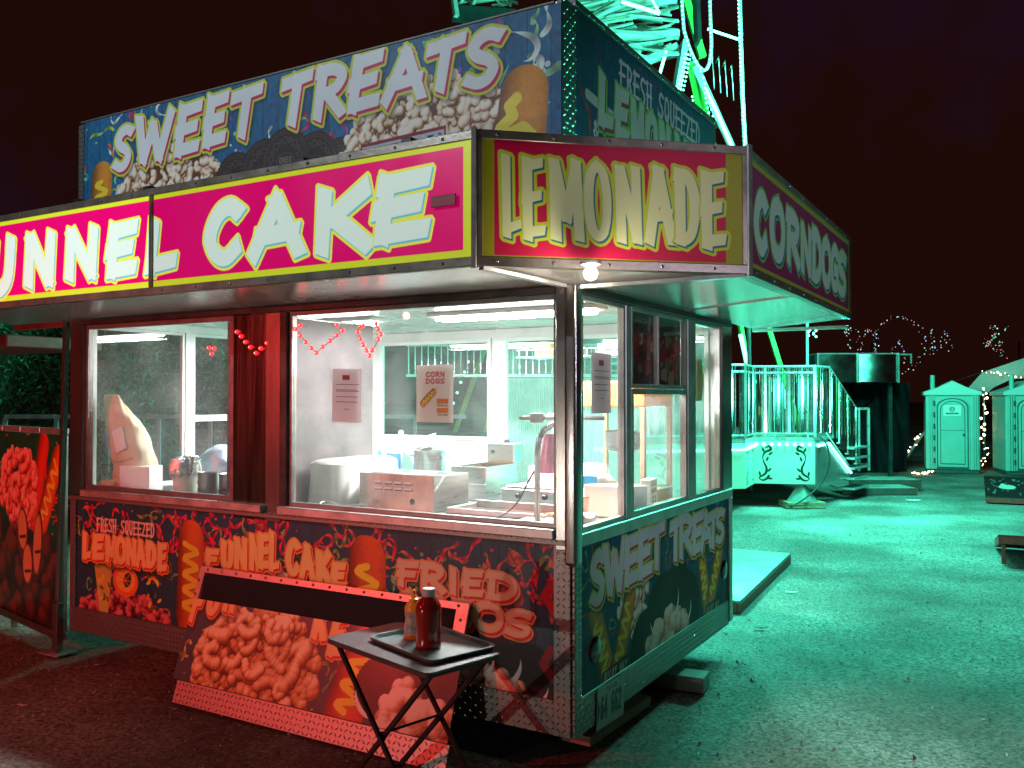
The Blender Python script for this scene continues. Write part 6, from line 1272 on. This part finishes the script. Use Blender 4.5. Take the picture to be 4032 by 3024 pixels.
B2(TR, 'boom_slat', UL(1.663, 16.180, 8.482), UL(2.711, 15.880, 8.534), 0.035, 0.03, CREAM)
B2(TR, 'boom_slat', UL(0.542, 15.663, 9.106), UL(1.836, 15.363, 8.796), 0.035, 0.03, CREAM)
B2(TR, 'boom_slat', UL(0.916, 15.479, 8.461), UL(2.212, 15.179, 8.618), 0.035, 0.03, PAL)
B2(TR, 'boom_slat', UL(1.740, 16.061, 9.054), UL(2.992, 15.761, 8.761), 0.035, 0.03, CREAM)
B2(TR, 'boom_slat', UL(1.871, 15.902, 8.995), UL(2.962, 15.602, 9.070), 0.08, 0.03, PAL)
B2(TR, 'boom_slat', UL(0.942, 15.610, 8.627), UL(1.971, 15.310, 8.276), 0.05, 0.03, PAL)
B2(TR, 'boom_slat', UL(0.684, 16.168, 9.134), UL(2.033, 15.868, 9.211), 0.035, 0.03, CREAM)
B2(TR, 'boom_slat', UL(2.050, 15.970, 8.045), UL(2.975, 15.670, 8.455), 0.035, 0.03, PAL)
B2(TR, 'boom_slat', UL(1.291, 15.309, 8.322), UL(2.234, 15.009, 8.318), 0.035, 0.03, PAL)
B2(TR, 'boom_slat', UL(0.903, 14.992, 8.489), UL(1.648, 14.692, 8.442), 0.08, 0.03, CREAM)
B2(TR, 'boom_slat', UL(1.015, 15.222, 8.490), UL(2.074, 14.922, 8.581), 0.08, 0.03, PAL)
B2(TR, 'boom_slat', UL(0.710, 16.108, 9.416), UL(1.510, 15.808, 9.125), 0.05, 0.03, PAL)
B2(TR, 'boom_slat', UL(1.928, 15.264, 7.737), UL(2.840, 14.964, 7.865), 0.05, 0.03, PAL)
B2(TR, 'boom_slat', UL(1.327, 16.084, 8.820), UL(1.982, 15.784, 8.815), 0.08, 0.03, PAL)
B2(TR, 'boom_slat', UL(0.860, 15.422, 8.668), UL(1.857, 15.122, 8.707), 0.08, 0.03, CREAM)
B2(TR, 'boom_slat', UL(0.779, 15.787, 8.335), UL(1.524, 15.487, 8.295), 0.035, 0.03, PAL)
B2(TR, 'boom_slat', UL(1.420, 15.608, 8.114), UL(2.046, 15.308, 8.155), 0.035, 0.03, PAL)
B2(TR, 'boom_slat', UL(1.815, 15.714, 8.563), UL(2.638, 15.414, 8.310), 0.08, 0.03, CREAM)
B2(TR, 'boom_slat', UL(2.074, 14.748, 7.426), UL(2.743, 14.448, 7.365), 0.035, 0.03, PAL)
B2(TR, 'boom_slat', UL(1.585, 16.025, 7.992), UL(2.407, 15.725, 8.370), 0.08, 0.03, PAL)
B2(TR, 'boom_slat', UL(2.047, 15.508, 9.043), UL(2.887, 15.208, 8.746), 0.05, 0.03, PAL)
B2(TR, 'boom_slat', UL(1.516, 15.095, 8.819), UL(2.661, 14.795, 8.879), 0.035, 0.03, PAL)
B2(TR, 'boom_slat', UL(1.441, 15.494, 7.971), UL(2.120, 15.194, 8.007), 0.035, 0.03, RG)
B2(TR, 'boom_slat', UL(2.027, 15.605, 8.696), UL(2.862, 15.305, 8.761), 0.05, 0.03, PAL)
B2(TR, 'boom_slat', UL(0.796, 15.125, 7.969), UL(1.832, 14.825, 8.350), 0.08, 0.03, PAL)
B2(TR, 'boom_slat', UL(1.611, 14.716, 8.424), UL(2.737, 14.416, 8.481), 0.035, 0.03, PAL)
B2(TR, 'boom_slat', UL(1.584, 15.702, 8.612), UL(2.167, 15.402, 8.407), 0.08, 0.03, PAL)
B2(TR, 'boom_slat', UL(1.365, 16.146, 8.594), UL(2.459, 15.846, 8.747), 0.035, 0.03, CREAM)
B2(TR, 'boom_slat', UL(1.173, 15.570, 8.841), UL(1.928, 15.270, 8.615), 0.08, 0.03, PAL)
B2(TR, 'boom_slat', UL(1.685, 15.337, 9.061), UL(2.234, 15.037, 8.986), 0.05, 0.03, CREAM)
B2(TR, 'boom_slat', UL(1.172, 16.178, 8.572), UL(2.165, 15.878, 8.342), 0.05, 0.03, PAL)
B2(TR, 'boom_slat', UL(2.100, 15.555, 7.558), UL(2.896, 15.255, 7.650), 0.035, 0.03, PAL)
B2(TR, 'boom_slat', UL(1.955, 15.199, 8.095), UL(2.828, 14.899, 7.801), 0.05, 0.03, PAL)
B2(TR, 'boom_slat', UL(1.152, 15.626, 8.800), UL(1.935, 15.326, 8.803), 0.05, 0.03, PAL)
B2(TR, 'boom_slat', UL(2.050, 15.193, 8.746), UL(2.626, 14.893, 8.697), 0.035, 0.03, PAL)
B2(TR, 'boom_slat', UL(1.381, 16.001, 8.151), UL(2.186, 15.701, 7.985), 0.035, 0.03, CREAM)
B2(TR, 'boom_slat', UL(1.457, 15.290, 8.785), UL(2.696, 14.990, 8.742), 0.035, 0.03, CREAM)
B2(TR, 'boom_slat', UL(1.292, 14.765, 7.845), UL(1.998, 14.465, 7.888), 0.035, 0.03, PAL)
B2(TR, 'boom_slat', UL(1.350, 15.537, 8.763), UL(2.003, 15.237, 8.503), 0.05, 0.03, PAL)
B2(TR, 'boom_slat', UL(1.552, 15.839, 8.114), UL(2.195, 15.539, 8.085), 0.08, 0.03, PAL)
B2(TR, 'boom_slat', UL(1.318, 14.937, 7.779), UL(2.155, 14.637, 7.557), 0.05, 0.03, PAL)
B2(TR, 'boom_slat', UL(1.557, 15.385, 8.059), UL(2.134, 15.085, 8.088), 0.08, 0.03, PAL)
B2(TR, 'boom_slat', UL(1.885, 15.877, 8.120), UL(2.673, 15.577, 7.885), 0.08, 0.03, PAL)
B2(TR, 'boom_slat', UL(1.913, 15.766, 8.866), UL(2.741, 15.466, 8.610), 0.05, 0.03, CREAM)
B2(TR, 'boom_slat', UL(0.981, 15.127, 8.643), UL(2.160, 14.827, 8.665), 0.05, 0.03, CREAM)
B2(TR, 'boom_chord', UL(0.351, 15.200, 8.415), UL(2.824, 15.000, 8.532), 0.16, 0.1, CREAM)
B2(TR, 'boom_chord', UL(1.148, 15.200, 7.921), UL(2.863, 15.000, 7.918), 0.16, 0.1, CREAM)
B2(TR, 'boom_chord', UL(1.785, 15.200, 7.698), UL(2.313, 15.000, 7.462), 0.16, 0.1, CREAM)
B2(TR, 'boom_chord', UL(2.343, 15.200, 7.539), UL(2.847, 15.000, 7.714), 0.16, 0.1, CREAM)
B2(TR, 'boom_chord', UL(0.590, 15.200, 8.144), UL(2.313, 15.000, 7.462), 0.16, 0.1, CREAM)
B2(TR, 'boom_slat', UL(-1.031, 15.600, 8.509), UL(-0.663, 15.500, 8.586), 0.08, 0.03, PAL)
B2(TR, 'boom_slat', UL(-0.370, 15.600, 9.092), UL(-0.024, 15.500, 8.634), 0.08, 0.03, CREAM)
B2(TR, 'boom_slat', UL(-0.750, 15.600, 8.579), UL(-0.373, 15.500, 8.587), 0.08, 0.03, CREAM)
B2(TR, 'boom_slat', UL(-0.520, 15.600, 8.838), UL(0.101, 15.500, 8.684), 0.08, 0.03, PAL)
B2(TR, 'boom_slat', UL(-0.970, 15.600, 8.638), UL(-0.716, 15.500, 8.948), 0.08, 0.03, CREAM)
B2(TR, 'boom_slat', UL(-0.432, 15.600, 8.923), UL(0.033, 15.500, 8.434), 0.08, 0.03, CREAM)
B2(TR, 'boom_slat', UL(-0.949, 15.600, 8.710), UL(-0.317, 15.500, 8.753), 0.08, 0.03, CREAM)
B2(TR, 'boom_slat', UL(-0.846, 15.600, 8.534), UL(-0.610, 15.500, 8.819), 0.08, 0.03, PAL)
B2(TR, 'boom_slat', UL(-0.299, 15.600, 8.541), UL(0.049, 15.500, 8.992), 0.08, 0.03, CREAM)
B2(TR, 'boom_slat', UL(-1.031, 15.600, 9.020), UL(-0.642, 15.500, 8.900), 0.08, 0.03, PAL)
B2(TR, 'boom_slat', UL(-0.917, 15.600, 8.782), UL(-0.415, 15.500, 8.842), 0.08, 0.03, CREAM)
B2(TR, 'boom_slat', UL(-0.347, 15.600, 8.676), UL(-0.008, 15.500, 8.679), 0.08, 0.03, PAL)
B2(TR, 'boom_slat', UL(-0.861, 15.600, 8.477), UL(-0.654, 15.500, 8.716), 0.08, 0.03, PAL)
B2(TR, 'boom_chord', UL(-1.040, 15.500, 8.499), UL(0.048, 15.400, 8.374), 0.05, 0.3, RDK)
B2(TR, 'boom_chord', UL(-1.040, 15.500, 8.856), UL(-0.977, 15.400, 8.407), 0.08, 0.08, PAL)
B2(TR, 'boom_chord', UL(-0.049, 15.500, 8.417), UL(1.227, 15.200, 8.001), 0.1, 0.1, PAL)
# ribbed fence and yellow green frame seen through the back windows
RB = mat('ribbed_steel', (.66, .70, .68), .40, .5, .15, 5)
rf_ = thing('ribbed_fence', 'tall ribbed steel fence lit teal behind the trailer back windows', 'fence', (-2.340, 4.608, 0), RF)
g = MB(); n_ = 64; vs = []; fs = []
for i in range(n_*2+1):
    x = -.72+i*(1.30/(n_*2)); y = .012*(1 if i % 2 else -1)
    vs += [(x, y, .75), (x, y, 1.92)]
for i in range(n_*2): a = 2*i; fs.append((a, a+2, a+3, a+1))
part(rf_, 'ribbed_panel', g.add(vs, fs), RB); part(rf_, 'rail', MB().box2(-1.7, .62, -.02, .02, 1.93, 1.96), CHR); part(rf_, 'rail', MB().box2(-1.7, .62, -.02, .02, 2.25, 2.275), CHR)
for k in range(34): part(rf_, 'picket', MB().box2(-1.68+k*.068, -1.669+k*.068, -.006, .006, 1.94, 2.26), PK)
part(rf_, 'base_wall', MB().box2(-1.7, .62, -.03, .03, .0, .74), RDK)
for k in range(5): part(rf_, 'bulb', bt, None, loc=(.27+k*.06, -.06, 1.18))
yf = thing('slanted_support', 'pair of yellow green slanted ride beams seen through the back window', 'ride support', (-4.739, 6.446, 0), RF)
YG2 = mat('yellow_green_paint', (.55, .62, .06), .4)
part(yf, 'beam', MB().beam((-.25, 0, 1.2), (.23, 0, 2.55), .17, .06), YG2); part(yf, 'beam', MB().beam((-.02, .1, .3), (.46, .1, 2.5), .20, .06), YG2)
for k in range(6): part(yf, 'bulb', bts, None, loc=(-.30+k*.05, -.08, 1.5+k*.14))
part(yf, 'base_box', MB().box2(-.5, .4, -.1, .3, 0, 1.25), RDK, bevel=.02)
# ------------------------------------------------------------------ background
st = thing('steel_stand', 'stainless fronted stand with dark tarp walls behind the wooden steps', 'stand', (-2.143, 16.085, 0), RF)
SG = mat('curved_stainless', (.45, .50, .47), .22, 1.0, .1, 3)
cv = MB(); vs = []; fs = []; nn_ = 12; W1 = .855
def curv(x0, x1, bow):
    vs = []; fs = []
    for i in range(nn_+1):
        t = i/nn_; y = -bow*math.sin(PI*t)
        for z in (2.05, 2.64): vs.append((x0+(x1-x0)*t, y, z))
    for i in range(nn_): a = 2*i; fs.append((a, a+2, a+3, a+1))
    return MB().add(vs, fs)
part(st, 'steel_panel', curv(.02, .86, .03), SG, smooth=True); part(st, 'steel_panel', curv(.90, 1.72, .10), SG, smooth=True)
part(st, 'box_top', MB().box2(0, 1.74, 0, .6, 2.645, 2.67), CHR); part(st, 'box_back', MB().box2(0, 1.74, .15, .6, 2.04, 2.64), RDK)
for x in (0, .87, 1.74): part(st, 'trim', MB().box2(x-.015, x+.015, -.03, .0, 2.03, 2.67), CHR)
part(st, 'side_arm', MB().box2(1.75, 2.08, .1, .4, 2.63, 2.66).box2(2.05, 2.08, .1, .12, 2.45, 2.63), CHR)
for x in (1.70, .05): part(st, 'post', MB().box2(x-.04, x+.04, .3, .38, 0, 2.05), RDK)
TARP = mat('dark_tarp', (.006, .005, .007), .7, 0, .3, 3, .4, 6, spec=.15)
vs = []; fs = []; NX, NY = 46, 14
for j in range(NY+1):
    for i in range(NX+1):
        x = -.2+i*(2.72/NX); z = 2.05*(1-j/NY); y = 1.3+.05*math.sin(x*9+j*.35)+.04*math.sin(x*21-j*.5)+.12*(1-j/NY)*math.sin(x*2)
        vs.append((x, y, z))
for j in range(NY):
    for i in range(NX): a = j*(NX+1)+i; fs.append((a, a+1, a+NX+2, a+NX+1))
part(st, 'tarp', MB().add(vs, fs), TARP, smooth=True); 
for a, b_ in (((.2, 1.3), (1.6, 2.0)), ((.1, .9), (1.65, 1.9)), ((.5, .8), (1.7, 1.7))): part(st, 'tarp_fold', MB().tube([(a[0], 1.2, a[1]), ((a[0]+b_[0])/2, 1.16, (a[1]+b_[1])/2-.05), (b_[0], 1.2, b_[1])], .015, 6), TARP, smooth=True)
# portable toilets
LOO = mat('toilet_plastic', (.26, .50, .44), .5, 0, .06, 3, .15, 60); LOOR = mat('toilet_roof', (.50, .64, .60), .5, 0, .05, 3); LOOD = mat('toilet_groove', (.05, .08, .08), .6)
loo_art = art_mat('print_toilet', ART_LOO.image('print_toilet'), rough=.5, dirt=.05)
def toilet(loc, rz, label):
    o = thing('portable_toilet', label, 'portable toilet', loc, rz, None); H = 1.80; W_ = 1.16; D_ = 1.2
    part(o, 'body', MB().box2(-W_/2+.03, W_/2-.03, .02, D_, .08, H-.02), LOO, bevel=.01); part(o, 'skid', MB().box2(-W_/2+.05, W_/2-.05, .05, D_-.05, 0, .078), LOOD)
    for x in (-.37, .40): 
        for k in range(3): part(o, 'jamb_rib', MB().box2(x+k*.045+(.0 if x > 0 else -.12), x+k*.045+.03+(.0 if x > 0 else -.12), -.015-.008*k, .02, .09, H-.03), LOO, bevel=.006)
    P = [(-.30, .14), (.30, .14), (.30, 1.48)]+[(.30*math.cos(a), 1.48+.20*math.sin(a)) for a in np.linspace(.15, PI-.15, 11)]+[(-.30, 1.48)]
    P2 = [(x*1.17, z if z < .2 else z+.045) for x, z in P]; P2[0] = (-.35, .10); P2[1] = (.35, .10)
    part(o, 'door_frame', MB().prism(P2, lambda u, v, w__: (u, w__, v), -.012, .018), LOO, bevel=.006)
    part(o, 'door_gap', MB().prism([(x*1.08, .105 if z < .2 else z+.022) for x, z in P], lambda u, v, w__: (u, w__, v), -.0155, -.0125), LOOD)
    d = part(o, 'door', MB().prism(P, lambda u, v, w__: (u, w__, v), -.030, -.016), LOO, bevel=.008)
    part(d, 'panel_gap', MB().prism([(x*.85, .20 if z < .2 else z-.045) for x, z in P], lambda u, v, w__: (u, w__, v), -.032, -.0301), LOOD)
    P3 = [(x*.80, .22 if z < .2 else z-.06) for x, z in P]; part(d, 'door_panel', MB().prism(P3, lambda u, v, w__: (u, w__, v), -.040, -.0321), LOO, bevel=.006)
    part(d, 'door_seam', MB().box2(-.24, .24, -.043, -.041, .965, .975), LOOD); part(d, 'latch', MB().box2(.20, .25, -.056, -.041, .84, .90), LOOD, bevel=.004); part(d, 'sign', MB().box2(-.19, .17, -.047, -.0415, 1.30, 1.54), loo_art, uv=lambda co, n: ((co.x+.19)/.36, (co.z-1.30)/.24))
    for k in range(6): part(o, 'hinge', MB().box2(-.395, -.355, -.034, -.010, .22+k*.26, .34+k*.26), LOOD, bevel=.003)
    Q = [(-.60, H-.05), (-.60, H+.04), (-.30, H+.15), (0, H+.31), (.30, H+.15), (.60, H+.04), (.60, H-.05), (.30, H+.06), (0, H+.17), (-.30, H+.06)]
    part(o, 'roof', MB().prism([(-.60, H-.04), (-.60, H+.04), (-.28, H+.15), (0, H+.30), (.28, H+.15), (.60, H+.04), (.60, H-.04)], lambda u, v, w__: (u, w__, v), -.04, D_+.03), LOOR, bevel=.015)
    part(o, 'vent_pipe', MB().lathe([(.05, 0), (.05, .36), (.04, .365)], (-.40, .12, H+.06), 14), LOO, smooth=40); return o
toilet((0.282, 18.667, 0), RF+R_(-23), 'pale portable toilet with its whole door in view right of the dark tarp')
toilet((1.863, 18.899, 0), RF+R_(-16), 'portable toilet cut off by the right edge of the photo')
# marquee behind
mq = thing('marquee_tent', 'pale peaked tent with string lights behind the portable toilets', 'tent', (1.972, 25.456, 0), RF)
TC = mat('tent_canvas', (.80, .84, .82), .6, 0, .05, 2)
part(mq, 'canopy', MB().add([(-1.95, 0, 1.98), (-1.55, 0, 2.42), (0, -.2, 2.98), (3, 0, 2.4), (3.2, 0, 1.9), (-1.55, 3, 2.0), (0, 3, 2.5), (3, 3, 2.0), (-1.25, -.05, 2.0), (-.8, -.1, 2.22), (.2, -.1, 2.32), (-1.4, 0, 1.85)], [(0, 11, 8, 1), (1, 8, 9, 2), (2, 9, 10, 3), (1, 2, 6, 5), (2, 3, 7, 6), (3, 10, 4)]), TC)
for x in (-1.45, 2.9): part(mq, 'pole', MB().tube([(x, .1, 0), (x, .1, 2.2)], .03, 8), CHR)
bw = mesh_of('bulb', MB().sphere((0, 0, 0), .022, 7, 5), WARMB, smooth=True)
def slights(label, pts, n, loc, jit=.03, seed=1):
    o = thing('string_lights', label, 'string lights', loc, RF); r = random.Random(seed); P = smooth_pts([(a, b_, c_) for a, b_, c_ in pts], 6); 
    part(o, 'wire', MB().tube(P, .006, 5), RUBBER)
    for k in range(n):
        t = k/(n-1)*(len(P)-1); i = min(int(t), len(P)-2); f = t-i; p = [P[i][q]*(1-f)+P[i+1][q]*f+r.uniform(-jit, jit) for q in range(3)]; b_ = part(o, 'bulb', bw, None, loc=p); s_ = r.choice((.5, .7, 1, 1.3)); b_.scale = (s_,)*3
    return o
slights('string of small warm lights hanging down beside the first portable toilet', [(0, 0, 1.95), (.05, 0, 1.5), (-.02, 0, .9), (.04, 0, .4), (0, 0, .12)], 30, (0.833, 20.150, 0), .06, 2)
slights('warm string lights climbing a slanted rail left of the first toilet', [(0, 0, .12), (.15, 0, .3), (.45, 0, .7), (.70, 0, .98)], 16, (-0.924, 19.119, 0), .05, 3)
slights('warm string lights lying on the ground at the foot of the first toilet', [(0, 0, .04), (.25, 0, .03), (.46, 0, .08)], 11, (-0.471, 17.878, 0), .02, 4)
slights('warm string lights along the lower edge of the pale tent', [(0, 0, .05), (.5, 0, 0), (1.0, 0, -.08), (1.6, 0, -.16)], 15, (0.661, 24.107, 2.38), .03, 5)
solo('slanted_rail', MB().beam((0, .03, 0), (.75, .03, 1.03), .05), ALU, 'pale slanted rail carrying string lights left of the first toilet', 'rail', (-0.924, 19.119, 0), RF)
# far light displays
def display(nm, label, loc, curves, cols, seed):
    o = thing(nm, label, 'light display', loc, RF); r = random.Random(seed); ms = [mesh_of('bulb', MB().sphere((0, 0, 0), .05, 6, 4), emit('%s_col_%d' % (nm, i), c_, s_)) for i, (c_, s_) in enumerate(cols)]; fr2 = MB()
    for P, n in curves:
        for k in range(n):
            t = k/max(1, n-1)*(len(P)-1); i = min(int(t), len(P)-2) if len(P) > 1 else 0; f = t-i
            p = [P[i][q]*(1-f)+P[min(i+1, len(P)-1)][q]*f+r.uniform(-.12, .12) for q in (0, 1)]; b_ = part(o, 'bulb', r.choice(ms), None, loc=(p[0], r.uniform(-.3, .3), p[1])); s_ = r.uniform(.3, 1.0); b_.scale = (s_,)*3
        if len(P) > 1: fr2.tube([(a, .05, b_) for a, b_ in P], .02, 4)
    fr2.tube([(2, .1, 0), (2, .1, 5.5)], .06, 5); part(o, 'frame', fr2, BLACK); return o
circ = [(3.8+1.7*math.cos(a), 5.3+1.9*math.sin(a)) for a in np.linspace(.1, PI*2, 30)]
display('light_display', 'far arches and wheel outlined in tiny lights above the steel stand', (-9.132, 59.521, 0), [([(0, 6.0), (.4, 6.5), (.5, 5)], 16), ([(1, 6.4), (1.2, 4.6), (1.5, 6.2), (2, 6.3)], 22), (circ, 60), ([(5.9, 6.3), (6.1, 4.6)], 14), ([(6.4, 4.9), (7, 6.2), (7.3, 4.8)], 20), ([(3, 4.2), (3.8, 5.6), (4.2, 4.1)], 18), ([(-.9, 4.2), (-.5, 4.4)], 8), ([(2.2, 6.2), (2.3, 4.6)], 12)], [((.6, .9, 1), 1.4), ((.4, 1, .7), .8), ((1, .25, .25), .8), ((.45, .55, 1), 1.2), ((.8, 1, .95), .7)], 5)
display('light_display', 'small far cluster of red and green lights above the portable toilets', (-0.502, 64.584, 0), [([(-.4, 5.2), (.5, 6.1)], 20), ([(.2, 6.6), (.4, 5.9)], 12), ([(.6, 5.6), (.9, 4.4)], 14), ([(-.3, 5.6), (.3, 4.9)], 14), ([(.9, 6.2), (1.2, 6.4)], 5)], [((.35, 1, .8), 1.3), ((1, .12, .12), 1.0), ((.3, .9, .6), .9)], 9)
